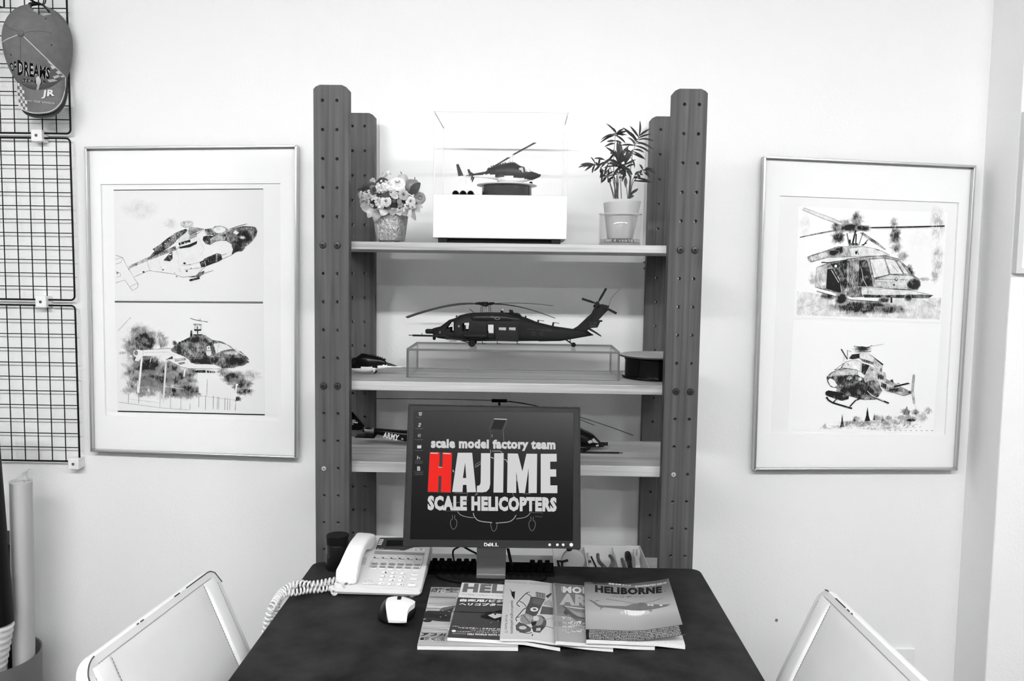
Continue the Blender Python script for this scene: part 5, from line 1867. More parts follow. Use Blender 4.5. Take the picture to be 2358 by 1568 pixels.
for k in range(4):
    a = math.radians(40 + 90 * k)
    mb.tube([hubc + Vector((math.cos(a) * 6 * kB, math.sin(a) * 6 * kB, 0)), hubc + Vector((math.cos(a) * 26 * kB, math.sin(a) * 26 * kB, 0.3 * kB))], 2.6 * kB, 8)
    mb.ball(hubc + Vector((math.cos(a) * 17 * kB, math.sin(a) * 17 * kB, 0.6 * kB)), 4 * kB, 4 * kB, 2.6 * kB, 10, 6)
hb2 = obj('rotor_head', mb, M_black, hb_, smooth=50)
for px, py, dy, mids in ((936, 732, -0.125, 0.42), (978, 717.5, 0.125, 0.42), (1273, 705, 0.125, 0.30), (1277, 733.5, -0.125, 0.45)):
    tip = at_y(px, py, YB_ + dy)
    tip.z += wz
    pts = []
    root = hubc + (Vector((tip.x, tip.y, hubc.z)) - hubc).normalized() * 24 * kB
    for i in range(9):
        s = i / 8
        p = root.lerp(Vector((tip.x, tip.y, root.z)), s)
        p.z = root.z + (tip.z - root.z) * s ** 1.7 + 2.0 * kB * math.sin(PI * s)
        pts.append(p)
    mb = MB()
    blade(mb, pts, 4.2 * kB, 4.8 * kB, 0.0008, 0.38 if dy < 0 else 0.12)
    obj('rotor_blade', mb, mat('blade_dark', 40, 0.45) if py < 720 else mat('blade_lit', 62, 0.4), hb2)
# nose radome, sensor ball, refuelling probe
mb = MB().lathe([(0.0004, W_(979.5, 764).x), (4 * kB, W_(980.5, 764).x), (5.6 * kB, W_(983, 764).x), (5.6 * kB, W_(1000, 764).x)], (0, YB_ - 4 * kB, W_(990, 763.5).z), 18, 'x')
obj('radome', mb, M_black, hb_, smooth=45)
obj('sensor_ball', MB().ball(W_(1000, 779.5), 4 * kB, 4 * kB, 4.6 * kB).tube([W_(1000, 774), W_(1000, 779)], 3.6 * kB, 10), M_black, hb_, smooth=True)
dpr = -21 * kB
mb = MB().tube([W_(953, 771.5, dpr), W_(1060, 774, dpr)], 2.2 * kB, 10).tube([W_(944, 771, dpr), W_(954, 771.5, dpr)], 0.9 * kB, 8).tube([W_(974, 766.5, dpr), W_(974, 771, dpr)], 0.9 * kB, 6)
obj('refuelling_probe', mb, M_black, hb_, smooth=50)
# small fittings
mb = MB()
for q in ([(1172, 714), (1180, 714.5), (1184, 722), (1173, 722)], [(1237.5, 737.5), (1241.5, 737.5), (1240.5, 746), (1236.5, 745)], [(1272.5, 743), (1276.5, 743), (1275, 753), (1270.5, 751.5)], [(1209, 728), (1212.5, 728.5), (1212, 734), (1208, 733.5)], [(1049, 729), (1052, 726.5), (1054, 729), (1050, 732)]):
    obj('blade_antenna', MB().prism([W_(x, y, -0.8 * kB) for x, y in q], (0, 1.6 * kB, 0)), M_black, hb_)
for a, b in (((1238, 738), (1253, 740)), ((1273, 743.3), (1288, 745.5)), ((1081.5, 712.5), (1091, 720.5)), ((1240, 786.5), (1292, 785.5)), ((1034, 786), (1052, 786)), ((1062, 787), (1072, 785))):
    mb.tube([W_(*a), W_(*b)], 0.7 * kB, 5)
for x in (1112, 1146, 1191):
    mb.tube([W_(x, 785, -26 * kB), W_(x, 790, -26 * kB)], 0.9 * kB, 5).tube([W_(x, 790, -26 * kB), W_(x + 8, 790, -26 * kB)], 0.6 * kB, 5)
mb.tube([W_(1156, 716), W_(1156, 721)], 3.6 * kB, 8)
obj('small_fittings', mb, M_black, hb_, smooth=50, kind='stuff')
obj('beacon', MB().lathe([(2.4 * kB, 0), (2.4 * kB, 5 * kB), (1.6 * kB, 6.5 * kB), (0.0002, 7 * kB)], W_(1158.3, 718), 12), mat('beacon_grey', 150, 0.2), hb_, smooth=45)
obj('whip_antenna', MB().tube(smooth_path([W_(1402, 705), W_(1406, 692), W_(1414, 680), W_(1429, 664.5)], 5), 0.35 * kB, 5), M_black, hb_, smooth=True)
Lb = MB()
surf = lambda px, py: W_(px, py, -(interp(widB, px) + 0.0006))
put_text(Lb, 'UNITED STATES ARMY', ((1213, 755), (1270, 759.5), (1270, 762.5), (1213, 758.5)), surf, 0.01)
put_line(Lb, [(1224, 764), (1231, 764), (1233, 770), (1226, 771), (1224, 764)], 0.9, surf)
put_line(Lb, [(1244, 765), (1251, 764), (1247, 768), (1250, 772), (1243, 770), (1244, 765)], 0.9, surf)
put_text(Lb, '26165', ((1356, 742), (1373, 741.5), (1373, 746), (1356, 746.5)), lambda px, py: W_(px, py, -3.9 * kB), 0.01)
put_line(Lb, [(1357, 751), (1372, 750.5)], 1.6, lambda px, py: W_(px, py, -3.9 * kB))
obj('lettering', Lb, M_dimmark, hb_, label='dim grey army lettering')
Lb = MB()
put_line(Lb, spath([(1131, 730), (1136, 728), (1141, 731), (1147, 729), (1152, 733), (1146, 735), (1140, 733)]), 1.2, lambda px, py: W_(px, py, -(33.8 * kB)))
put_line(Lb, [(1013, 763), (1018, 762)], 1.2, lambda px, py: W_(px, py, -(interp(widB, px) + 0.0005)))
put_line(Lb, [(1013, 766), (1017, 765.5)], 2.5, lambda px, py: W_(px, py, -(interp(widB, px) + 0.0005)))
put_line(Lb, [(1057, 750), (1061, 750)], 5, lambda px, py: W_(px, py, -(interp(widB, px) + 0.0005)))
obj('emblem', Lb, mat('emblem_grey', 110, 0.5), hb_)

# ---- dark two-tone helicopter half hidden by the left post
YCc = at_z(860, 864.5, Z2).y + 0.01
kC = 0.2 * ((YCc - CAM.y)) / 1900
oC = at_y(871, 864.5, YCc)
tC = thing('model_helicopter', 'black and white model helicopter half hidden behind the left post on the second board', 'model helicopter', (oC.x, YCc, Z2))
two_tone(tC, lambda u, v, dy: Vector((oC.x - ((u if u > 660 else 660 + (u - 660) * 0.62) - 742) * kC, YCc - dy * 0.8, Z2 + (842 - v) * kC)), kC, mat('glossy_black_model', 14, 0.2, 0.5), M_white, mat('dark_window', 25, 0.1, 0.6), rotor=False)
for o_ in list(tC.children):
    if o_.name.startswith(('tail_rotor', 'tail_skid', 'stabiliser', 'tail_fin', 'lower_fin')):
        bpy.data.objects.remove(o_)

# ---- turntable at the right end
zt2 = at_y(1500, 818, 0.13).z
xt = at_y(1516, 850, 0.15).x
yt = at_z(1500, 877.5, Z2).y + 0.076
rd_ = (at_y(1516, 815, yt).x - at_y(1430, 815.5, yt).x)
zt2 = at_y(1430, 815.5, yt).z
tt2 = thing('turntable', 'round black display turntable with a finely grooved grey top, right end of the second board', 'turntable', (xt, yt, Z2))
prof = [(rd_ * 0.90, Z2), (rd_ * 0.91, Z2 + 0.003), (rd_ * 0.90, Z2 + 0.007), (rd_ * 0.84, Z2 + 0.008), (rd_ * 0.84, zt2 - 0.013), (rd_ * 0.86, zt2 - 0.010), (rd_ * 0.86, zt2 - 0.0045), (rd_ * 0.84, zt2 - 0.004)]
obj('drum', MB().lathe(prof, (xt, yt, 0), 56, cap=True), M_blackgloss, tt2, smooth=35)
obj('disc', MB().lathe([(rd_ * 0.98, zt2 - 0.004), (rd_, zt2 - 0.003), (rd_, zt2 - 0.001), (rd_ * 0.985, zt2)], (xt, yt, 0), 64, cap=True), mat('disc_dark', 60, 0.35), tt2, smooth=35)
mb = MB()
ng = 34
for k in range(ng):
    s = -0.97 + 1.94 * (k + 0.5) / ng
    h = math.sqrt(max(0.0, 0.96 - s * s)) * rd_
    hw = rd_ * 0.97 / ng * 0.55
    a = math.radians(62)
    d, e = Vector((math.cos(a), math.sin(a), 0)), Vector((-math.sin(a), math.cos(a), 0))
    c0 = Vector((xt, yt, zt2)) + e * s * rd_
    mb.hexa([c0 - d * h - e * hw, c0 + d * h - e * hw, c0 + d * h + e * hw, c0 - d * h + e * hw] + [c0 - d * h - e * hw * 0.6 + Vector((0, 0, 0.0009)), c0 + d * h - e * hw * 0.6 + Vector((0, 0, 0.0009)), c0 + d * h + e * hw * 0.6 + Vector((0, 0, 0.0009)), c0 - d * h + e * hw * 0.6 + Vector((0, 0, 0.0009))])
obj('groove_ribs', mb, mat('rib_grey', 168, 0.3), tt2, kind='stuff')

# ---------------------------------------------------------------- third board: the helicopter behind the monitor
c9, c10 = crop(700, 880, 0.28047), crop(1300, 900, 0.26786)
YD = at_z(1370, 1041, Z3).y + 0.02


wzD = max(0.0, Z3 + 0.0030 - at_y(1200, 1034, YD).z)


def WD(px, py, dy=0.0):
    p = at_y(px, py, YD)
    return Vector((p.x, YD + dy, p.z + wzD))


kD = (YD - CAM.y) / 1900
tD = thing('model_helicopter', 'glossy black army model helicopter behind the monitor on the third board', 'model helicopter', (WD(1200, 1040).x, YD, Z3))
topD = [(835, 988), (845, 987), (875, 989), (934, 993), (1010, 985), (1080, 962), (1200, 955), (1290, 966), (1330, 984), (1345, 992), (1364, 1000), (1378, 1014), (1388, 1024), (1390, 1030)]
botD = [(835, 996), (845, 998), (875, 1004), (934, 1019), (1010, 1028), (1080, 1033), (1200, 1034), (1300, 1033), (1360, 1032), (1386, 1032), (1390, 1031)]
widD = [(835, 4), (875, 8), (934, 13), (1010, 20), (1080, 32), (1300, 32), (1350, 24), (1378, 14), (1390, 4)]
widD = [(a, b * kD) for a, b in widD]
M_gb = mat('gloss_black_model', 12, 0.18, 0.5)
mb = MB()
hull(mb, seq(835, 1390, 70), topD, botD, widD, WD, 2.4, 28)
fd = obj('fuselage', mb, M_gb, tD, smooth=50)
mb = MB().prism([WD(x, y, -2.5 * kD) for x, y in (c9(384, 240), c9(398, 252), c9(500, 366), c9(470, 400), c9(380, 400), c9(340, 300))], (0, 5 * kD, 0))
obj('tail_fin', mb, M_gb, tD, bevel=0.0008)
rings = []
for x, s in ((c9(497, 0)[0], 1.02), (c9(578, 0)[0], 1.02)):
    t_, b_, w_ = interp(topD, x), interp(botD, x), interp(widD, x)
    rings.append([WD(x, (t_ + b_) / 2 - 1.06 * math.sin(2 * PI * k / 20) * (b_ - t_) / 2 * 1.02, 1.10 * w_ * math.cos(2 * PI * k / 20)) for k in range(20)])
obj('tail_band', MB().loft(rings), mat('silver_band', 150, 0.3, 0.5, 0.7), tD, smooth=True, label='silver band around the tail boom')
mb = MB().loft([[WD(x, y, s * kD) for x, y in (c9(430, 446), c9(600, 436), c9(590, 456), c9(430, 450))] for s in (-20, 20)])
obj('stabiliser', mb, M_gb, tD)
mb = MB().prism([WD(x, y, -9 * kD) for x, y in (c9(376, 130), c9(390, 130), c9(394, 235), c9(380, 240))], (0, 1.2 * kD, 0)).prism([WD(x, y, -9 * kD) for x, y in (c9(380, 240), c9(394, 240), c9(392, 350), c9(378, 350))], (0, 1.2 * kD, 0))
tb = obj('tail_rotor', mb, M_gb, tD)
obj('rotor_hub', MB().tube([WD(*c9(388, 240), -11 * kD), WD(*c9(388, 240))], 3 * kD, 8), M_metal, tb, smooth=True)
obj('blade_tip', MB().prism([WD(x, y, -9.3 * kD) for x, y in (c9(376, 126), c9(390, 126), c9(390, 140), c9(376, 140))], (0, 1.8 * kD, 0)), M_lightmark, tb, label='pale blade tip')
hD = WD(1150, 925)
obj('rotor_mast', MB().tube([WD(1150, 960), hD], 3 * kD, 10).tube([hD + Vector((-0.02, 0, 0)), hD + Vector((0.02, 0, 0))], 4 * kD, 10), M_gb, tD, smooth=45)
for px, py, dy in ((865.5, 918, 0.06), (1458, 1002.5, -0.06), (1369, 979.5, 0.06)):
    tip = at_y(px, py, YD + dy)
    pts = []
    for i in range(9):
        s = i / 8
        p = hD.lerp(tip, s)
        p.z = hD.z + (tip.z - hD.z) * s ** (1.6 if tip.z < hD.z else 1.0)
        pts.append(p)
    mb = MB()
    blade(mb, pts, 2.2 * kD, 2.8 * kD, 0.0009)
    obj('rotor_blade', mb, M_black, tD)
obj('gun_barrel', MB().tube([WD(*c10(60, 508), -34 * kD), WD(*c10(455, 513), -34 * kD)], 2.0 * kD, 8).tube([WD(*c10(440, 513), -34 * kD), WD(*c10(486, 514), -34 * kD)], 1.0 * kD, 6), M_gb, tD, smooth=50)
obj('nose_turret', MB().tube([WD(*c10(310, 465)), WD(*c10(372, 464))], 4.0 * kD, 10).ball(WD(*c10(320, 470)), 7 * kD, 7 * kD, 6 * kD), M_gb, tD, smooth=50)
obj('wing_pod', MB().lathe([(0.001, WD(1290, 1030).x), (6 * kD, WD(1296, 1030).x), (6 * kD, WD(1352, 1030).x), (0.001, WD(1358, 1030).x)], (0, YD - 34 * kD, WD(1320, 1026).z), 14, 'x'), M_gb, tD, smooth=45)
for dy in (-1, 1):
    z = Z3 + 2.2 * kD
    a, b = WD(1130, 1040).x, WD(1340, 1040).x
    pts = [Vector((a, YD + dy * 26 * kD, z)), Vector((b, YD + dy * 26 * kD, z)), Vector((b + 8 * kD, YD + dy * 26 * kD, z + 4 * kD))]
    sk = obj('landing_skid', MB().tube(pts, 2.0 * kD, 8), M_gb, tD, smooth=45)
    for px in (1170, 1290):
        x = WD(px, 1040).x
        obj('skid_strut', MB().tube([Vector((x, YD + dy * 26 * kD, z)), Vector((x, YD + dy * 12 * kD, z + 8 * kD))], 1.6 * kD, 6), M_gb, sk, smooth=True)
mb = MB()
surf = lambda px, py: WD(px, py, -(interp(widD, px) * 1.0 + 0.0006))
put_text(mb, 'ARMY', (c9(660, 410), c9(792, 433), c9(778, 482), c9(652, 455)), surf, 0.035)
for y in (0, 9):
    put_line(mb, [c9(806, 461 + y), c9(822, 462 + y)], 1.0, surf)
put_text(mb, 'ARMY', (c9(397, 312), c9(428, 318), c9(428, 326), c9(397, 321)), lambda px, py: WD(px, py, -3.0 * kD), 0.02)
put_text(mb, '20007', (c9(397, 325), c9(446, 332), c9(446, 347), c9(397, 340)), lambda px, py: WD(px, py, -3.0 * kD), 0.02)
put_line(mb, [c9(392, 348), c9(408, 352)], 1.4, lambda px, py: WD(px, py, -3.0 * kD))
obj('lettering', mb, M_lightmark, tD, label='white army lettering on the tail boom')
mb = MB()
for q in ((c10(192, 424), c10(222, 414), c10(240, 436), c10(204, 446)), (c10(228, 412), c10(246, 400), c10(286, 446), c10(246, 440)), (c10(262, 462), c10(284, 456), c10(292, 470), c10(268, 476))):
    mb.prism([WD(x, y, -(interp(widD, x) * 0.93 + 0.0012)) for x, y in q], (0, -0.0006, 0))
obj('canopy_glint_pane', mb, mat('canopy_glint', 150, 0.05, 0.8), tD, label='pale glints painted on the canopy')  # glints on the glossy canopy, painted as pale patches

# ---------------------------------------------------------------- things on the desk
ZD = 0.7204
# ---- monitor
from mathutils import Euler
MROT = Euler((-0.28265, 0.01083, 0.05270), 'XYZ').to_matrix()
MC = Vector((-0.02121, -0.20019, 0.97578))
MW_, MH_ = 0.372, 0.2986
MN = MROT @ Vector((0, -1, 0))


def mm(x, y, z):
    return MC + MROT @ Vector((x, y, z))


cM = crop(920, 900, 0.24229)
mon = thing('monitor', 'black flat computer monitor on the desk showing large white letters and one red', 'monitor', (-0.026, -0.13, ZD))
M_bezel = mat('monitor_plastic', 30, 0.42, 0.4)
M_mback = mat('monitor_back', 30, 0.5, 0.4)


def on_mon(px, py, d=0.0):
    return on_plane(px, py, MC + MN * d, MN)


inner = [on_mon(*cM(*q)) for q in ((140, 186), (1655, 205), (1647, 1424), (100, 1411))]
outer = [mm(sx * MW_ / 2, 0, sz * MH_ / 2) for sx, sz in ((-1, 1), (1, 1), (1, -1), (-1, -1))]
back = [mm(sx * MW_ / 2, 0.022, sz * MH_ / 2) for sx, sz in ((-1, 1), (1, 1), (1, -1), (-1, -1))]
irec = [p - MN * 0.003 + (MC - p) * 0.0 for p in inner]
mb = MB()
R4 = [(k, (k + 1) % 4, 4 + (k + 1) % 4, 4 + k) for k in range(4)]
mb.add(outer + inner, R4)
mb.add(inner + irec, R4)
mb.add(outer + back, R4)
mb.add(back, [(3, 2, 1, 0)])
obj('bezel', mb, M_bezel, mon)
# raised outer ridge of the bezel
mb = MB()
mb.tube([mm(sx * (MW_ / 2 - 0.0022), -0.0004, sz * (MH_ / 2 - 0.0022)) for sx, sz in ((-1, 1), (1, 1), (1, -1), (-1, -1), (-1, 1))], 0.0012, 6)
obj('bezel_ridge', mb, mat('bezel_edge', 50, 0.35), mon, smooth=60)
mb = MB().loft([[mm(sx * MW_ / 2 * s, y, sz * MH_ / 2 * s) for sx, sz in ((-1, 1), (1, 1), (1, -1), (-1, -1))] for s, y in ((0.98, 0.0222), (0.9, 0.045), (0.55, 0.06))])
obj('rear_housing', mb, M_mback, mon)
# screen picture
scr = toned('screen_glow', 0.3, 0.0, emit=1.0)


def sink(u, v):
    g = 10 + 50 * (v ** 1.4) + 26 * v * v * u
    return lin(max(g, 9))


A = Art(lambda px, py, d: on_mon(px, py, -0.0028 + d), cM)
M_red = bpy.data.materials.new('screen_red')
M_red.use_nodes = True
b_ = M_red.node_tree.nodes['Principled BSDF']
b_.inputs['Base Color'].default_value = (0.006, 0.006, 0.006, 1)
b_.inputs['Emission Color'].default_value = (lin(238), lin(36), lin(28), 1)
b_.inputs['Emission Strength'].default_value = 1.0
b_.inputs['Specular IOR Level'].default_value = 0.0
sq = quad(cM(140, 186), cM(1655, 205), cM(1647, 1424), cM(100, 1411))
A.mb.grid(lambda u, v: on_mon(*sq(u, v), -0.0028), 24, 24, ink=sink)
P, L = A.poly, A.line
g = lambda v: lin(v)
for q, w, t_ in (([(850, 370), (900, 265)], 4, 92), ([(1025, 272), (980, 388)], 4, 105), ([(900, 266), (1020, 271)], 8, 190), ([(858, 385), (880, 388)], 4, 90), ([(866, 388), (862, 480)], 4, 80), ([(985, 388), (992, 480)], 5, 110), ([(880, 415), (880, 440)], 6, 150),
                 ([(862, 560), (868, 590)], 6, 150), ([(880, 572), (960, 572), (975, 590)], 6, 160), ([(868, 630), (895, 642)], 8, 180), ([(990, 650), (1012, 655), (1026, 680)], 7, 170), ([(722, 730), (722, 700), (775, 668)], 5, 130), ([(728, 722), (772, 690)], 10, 120),
                 ([(770, 880), (745, 920), (720, 1000)], 4, 100), ([(1070, 960), (1085, 1000), (1100, 1010)], 5, 120), ([(520, 970), (650, 972), (640, 1010)], 5, 110), ([(1170, 975), (1245, 980)], 5, 110), ([(1110, 820), (1118, 860)], 6, 140)):
    L(q, w, g(t_))
P([(900, 275), (1010, 280), (970, 370), (870, 362)], g(38))
for q, w, t_ in ((spath([(550, 1145), (580, 1178), (640, 1198), (705, 1206)]), 6, 150), (spath([(700, 1160), (715, 1200), (760, 1236), (880, 1252)]), 7, 175), (spath([(915, 1256), (1030, 1246), (1080, 1220), (1108, 1180)]), 7, 165), (spath([(1110, 1216), (1190, 1202), (1225, 1180), (1242, 1158)]), 6, 150),
                 ([(430, 1140), (560, 1146)], 4, 80), ([(1240, 1155), (1362, 1158), (1350, 1200), (1290, 1190)], 5, 90), ([(440, 1076), (560, 1060), (650, 1040)], 5, 110), ([(1190, 1040), (1240, 1070), (1360, 1078)], 4, 90), ([(720, 990), (745, 975)], 6, 150)):
    L(q, w, g(t_))
for dx, dy in ((0, 0), (745, 14)):
    pts = [(503, 1180), (504, 1218), (490, 1226), (484, 1262), (494, 1298), (512, 1316), (532, 1300), (546, 1262), (540, 1226), (526, 1218), (526, 1182)]
    L(spath([(a + dx, b + dy) for a, b in pts], 3), 5, g(112))
    P([(a + dx, b + dy) for a, b in ((496, 1228), (536, 1228), (540, 1262), (528, 1298), (512, 1308), (498, 1296), (490, 1262))], g(12))
L(spath([(866, 1254), (870, 1290), (880, 1322), (896, 1333), (914, 1320), (924, 1290), (928, 1258)], 3), 5, g(112))
A.text('scale model factory team', ((298, 456), (1482, 471), (1482, 574), (298, 560)), 0.055, g(204), ymap=((0, 0), (0.235, 0.18), (0.72, 0.78), (1, 1)))
t_l = g(208)
P([(553, 588), (690, 588), (727, 962), (640, 964), (636, 893), (603, 893), (598, 962), (500, 960)], t_l)
P([(624, 680), (602, 828), (634, 828)], g(36))
P([(775, 592), (863, 592), (862, 885), (852, 930), (826, 958), (785, 965), (735, 963), (736, 902), (755, 900), (767, 888), (771, 865)], t_l)
P([(900, 592), (990, 592), (985, 966), (893, 966)], t_l)
P([(1028, 594), (1125, 596), (1168, 765), (1206, 597), (1308, 598), (1304, 971), (1226, 971), (1227, 732), (1192, 970), (1137, 970), (1109, 765), (1109, 970), (1022, 968)], t_l)
P([(1342, 598), (1493, 598), (1494, 672), (1432, 672), (1432, 745), (1489, 745), (1489, 815), (1432, 815), (1433, 898), (1500, 898), (1500, 972), (1342, 972)], t_l)
A.text('SCALE HELICOPTERS', ((266, 994), (1494, 1010), (1494, 1150), (266, 1136)), 0.062, g(204))
H = [(288, 582), (380, 583), (378, 726), (408, 727), (411, 585), (498, 588), (486, 964), (394, 962), (399, 808), (372, 808), (366, 961), (270, 958)]
cx_, cy2 = 384, 772
for grow, t_ in ((1.07, 30), (1.04, 62)):
    P([(cx_ + (x - cx_) * grow, cy2 + (y - cy2) * (1 + (grow - 1) * 0.6)) for x, y in ((288, 582), (498, 588), (486, 964), (270, 958))], g(t_))
P(H, 0.0, 1)
for q in ([(296, 592), (366, 593)], [(414, 594), (484, 597)]):
    L(q, 9, g(200))
L([(368, 722), (385, 728), (404, 723)], 7, g(190))
for k, y in enumerate((215, 322, 428, 530, 632, 738)):          # desktop icons
    t_ = g(168)
    if k == 0:
        P([(182, y - 12), (214, y - 12), (210, y + 20), (186, y + 20)], t_)
        L([(192, y - 4), (206, y + 10)], 5, g(60))
    elif k == 1:
        P([(180, y - 12), (200, y - 20), (208, y - 4), (190, y + 4)], t_)
        P([(176, y + 6), (200, y + 4), (198, y + 20), (178, y + 20)], t_)
    elif k == 2:
        L(spath([(180, y + 10), (176, y - 6), (190, y - 18), (202, y - 6), (182, y), (200, y + 12)], 3), 5, t_)
    elif k == 3:
        P([(168, y - 16), (208, y - 16), (206, y + 16), (168, y + 16)], g(205))
        L([(168, y - 14), (207, y - 14)], 6, g(90))
    elif k == 4:
        L([(172, y - 16), (170, y + 22)], 8, t_)
        L([(172, y + 2), (192, y + 2), (192, y + 18)], 8, t_)
    else:
        P([(168, y - 20), (190, y - 20), (196, y - 12), (196, y + 20), (168, y + 20)], g(190))
        L([(182, y - 10), (182, y + 12)], 5, g(60))
    for row in range(2 if k > 3 else 1):
        for j in range(7):
            x = 148 + 11 * j + (16 if k == 0 else 0)
            if k == 0 and j > 3:
                continue
            L([(x, y + 36 + 17 * row), (x + 7, y + 33 + 17 * row + (j % 3) * 4)], 3, g(135))
A.ring([(134, 762), (228, 764), (226, 800), (133, 798)], 2, g(80))
P([(505, 746), (505, 772), (511, 766), (515, 776), (518, 774), (514, 764), (521, 764)], g(180))
obj('screen', A.mb, [scr, M_red], mon, label='dark screen with large white lettering and a red letter H')
Lb = MB()
sb = lambda px, py: on_mon(px, py, 0.0004)
for s, q in (('D', ((804, 1443), (836, 1443), (836, 1479), (804, 1479))), ('L', ((878, 1444), (908, 1444), (908, 1480), (878, 1480))), ('L', ((912, 1444), (942, 1444), (942, 1480), (912, 1480)))):
    put_text(Lb, s, [cM(*p) for p in q], sb, 0.03)
put_text(Lb, 'E', [cM(*p) for p in ((834, 1462), (866, 1440), (884, 1460), (852, 1483))], sb, 0.03)
obj('lettering', Lb, mat('badge_silver', 214, 0.3), mon)
for x, r in ((1427, 13), (1500, 13), (1555, 13), (1632, 17)):
    c = on_mon(*cM(x, 1463))
    mb = MB()
    a, b2, n = MROT @ Vector((1, 0, 0)), MROT @ Vector((0, 0, 1)), MN
    rr = r * 0.24229 / 1900 * 1.75
    mb.loft([[c + (a * math.cos(2 * PI * k / 16) + b2 * math.sin(2 * PI * k / 16)) * rr * s + n * h for k in range(16)] for s, h in ((1, 0.0001), (1, 0.0012), (0.7, 0.002))])
    obj('button', mb, mat('button_silver', 225, 0.3), mon, smooth=50)
# neck and foot
M_neck = mat('neck_grey', 101, 0.38, 0.5, 0.3)
nx0, nx1 = -0.0585, 0.0062
mb = MB().loft([[(nx0, y0, z), (nx1, y0, z), (nx1, y0 + 0.03, z), (nx0, y0 + 0.03, z)] for y0, z in ((-0.140, ZD + 0.008), (-0.140, ZD + 0.0145), (-0.1375, ZD + 0.0148), (-0.132, ZD + 0.05), (-0.135, 0.83), (-0.135, 0.96))])
obj('neck', mb, M_neck, mon, bevel=0.001)
obj('neck_foot', MB().box(nx0, nx1, -0.1405, -0.108, ZD + 0.004, ZD + 0.0139), mat('neck_lip', 84, 0.4), mon)
obj('mount_plate', MB().hexa([mm(x, y, z) for z in (-0.05, 0.05) for x, y in ((-0.05, 0.055), (0.05, 0.055), (0.05, 0.085), (-0.05, 0.085))]), M_mback, mon)
ring = [(-0.026 + 0.125 * math.cos(PI + PI * k / 20), -0.116 + 0.05 * math.sin(PI + PI * k / 20), ZD) for k in range(21)]
obj('base_plate', MB().prism(ring, (0, 0, 0.0075)), mat('base_black', 14, 0.25), mon, bevel=0.002)
# cables hanging behind the screen
M_cable = mat('cable_black', 14, 0.5)
def yy(px, py, Y):
    return at_y(px, py, Y)
obj('cable', MB().tube(smooth_path([yy(1080, 1240, -0.06), yy(1058, 1258, -0.06), yy(1045, 1266, -0.05), yy(1043, 1277, -0.04), yy(1046, 1292, 0.02)], 6), 0.0022, 8), M_cable, mon, smooth=60)
obj('cable', MB().tube(smooth_path([yy(1062, 1255, -0.07), yy(1080, 1266, -0.07), yy(1098, 1275, -0.085), yy(1125, 1290, -0.09)], 6), 0.0024, 8), M_cable, mon, smooth=60)
a, b = yy(1166, 1262, -0.100), yy(1175, 1300, -0.100)
obj('cable', MB().prism([a, a + Vector((0.007, 0, -0.002)), b + Vector((0.006, 0, 0)), b + Vector((-0.001, 0, 0))], (0, 0.003, 0)), M_cable, mon)

# ---- keyboard behind the monitor foot
kx0, kx1 = -0.178, at_z(1275, 1304, ZD + 0.012).x
ky0, ky1 = -0.105, -0.050
kbd = thing('keyboard', 'black keyboard lying behind the monitor stand along the desk edge', 'keyboard', ((kx0 + kx1) / 2, (ky0 + ky1) / 2, ZD))
M_kb = mat('keyboard_black', 8, 0.7, 0.2)
M_key = mat('key_black', 11, 0.7, 0.2)
obj('case', MB().hexa([(kx0, ky0, ZD), (kx1, ky0, ZD), (kx1, ky1, ZD), (kx0, ky1, ZD), (kx0, ky0, ZD + 0.008), (kx1, ky0, ZD + 0.008), (kx1, ky1, ZD + 0.014), (kx0, ky1, ZD + 0.014)]), M_kb, kbd, bevel=0.0015)
zk = ZD + 0.013


def key_mb(w):
    return MB().loft([[(-w, -0.0065, 0), (w, -0.0065, 0), (w, 0.0065, 0), (-w, 0.0065, 0)], [(-w * 0.78, -0.005, 0.008), (w * 0.78, -0.005, 0.008), (w * 0.78, 0.0045, 0.008), (-w * 0.78, 0.0045, 0.008)]])


x1000 = at_z(1000.5, 1296, zk).x
pit = (at_z(1034, 1296, zk).x - x1000) / 2
k0 = obj('key', key_mb(0.0066), M_key, kbd, local=True)
k0.location = Vector((x1000, ky1 - 0.008, zk)) - Vector(((kx0 + kx1) / 2, (ky0 + ky1) / 2, ZD))
offs = [at_z(p, 1297, zk).x - x1000 for p in (1016.6, 1034, 1056.4, 1073.5, 1090, 1108, 1125, 1142, 1226, 1243.4, 1260.3)]
for o_ in offs:
    copy_part(k0, kbd, (o_, 0, 0))
for row in (1, 2):
    for j in range(17):
        copy_part(k0, kbd, (-0.004 + j * pit - (0.004 if row == 2 else 0), -0.0165 * row, -0.0018 * row))

# ---- telephone
PP0, PPN = Vector((-0.26, -0.2565, 0.735)), Vector((0.02, -0.2169, 0.976)).normalized()
cP = crop(600, 1200, 0.17857)


def on_ph(px, py, d=0.0):
    return on_plane(px, py, PP0 + PPN * d, PPN)


tel = thing('telephone', 'white corded office telephone with dark display strip, left end of the desk', 'telephone', (-0.26, -0.14, ZD))
M_tel = mat('phone_plastic', 222, 0.42, 0.4)
M_tel2 = mat('phone_key_light', 247, 0.4, 0.4)
fl_, fr_ = on_ph(*cP(925, 845)), on_ph(*cP(2068, 905))
br_ = fr_ + (on_ph(*cP(2190, 350)) - fr_) * 1.27
bl_ = on_ph(*cP(1480, 190))
bl_ = br_ + (fl_ - fr_) * 0.97
top = []
for a, b, c in ((bl_, fl_, fr_), (fl_, fr_, br_), (fr_, br_, bl_), (br_, bl_, fl_)):     # rounded corners
    r = 0.010
    p, q = b + (a - b).normalized() * r, b + (c - b).normalized() * r
    top += [p, b + ((p - b) + (q - b)) * 0.3, q]
def drop(p, z, s=1.0):
    cxy = (fl_ + br_) / 2
    return Vector((cxy.x + (p.x - cxy.x) * s, cxy.y + (p.y - cxy.y) * s, z))
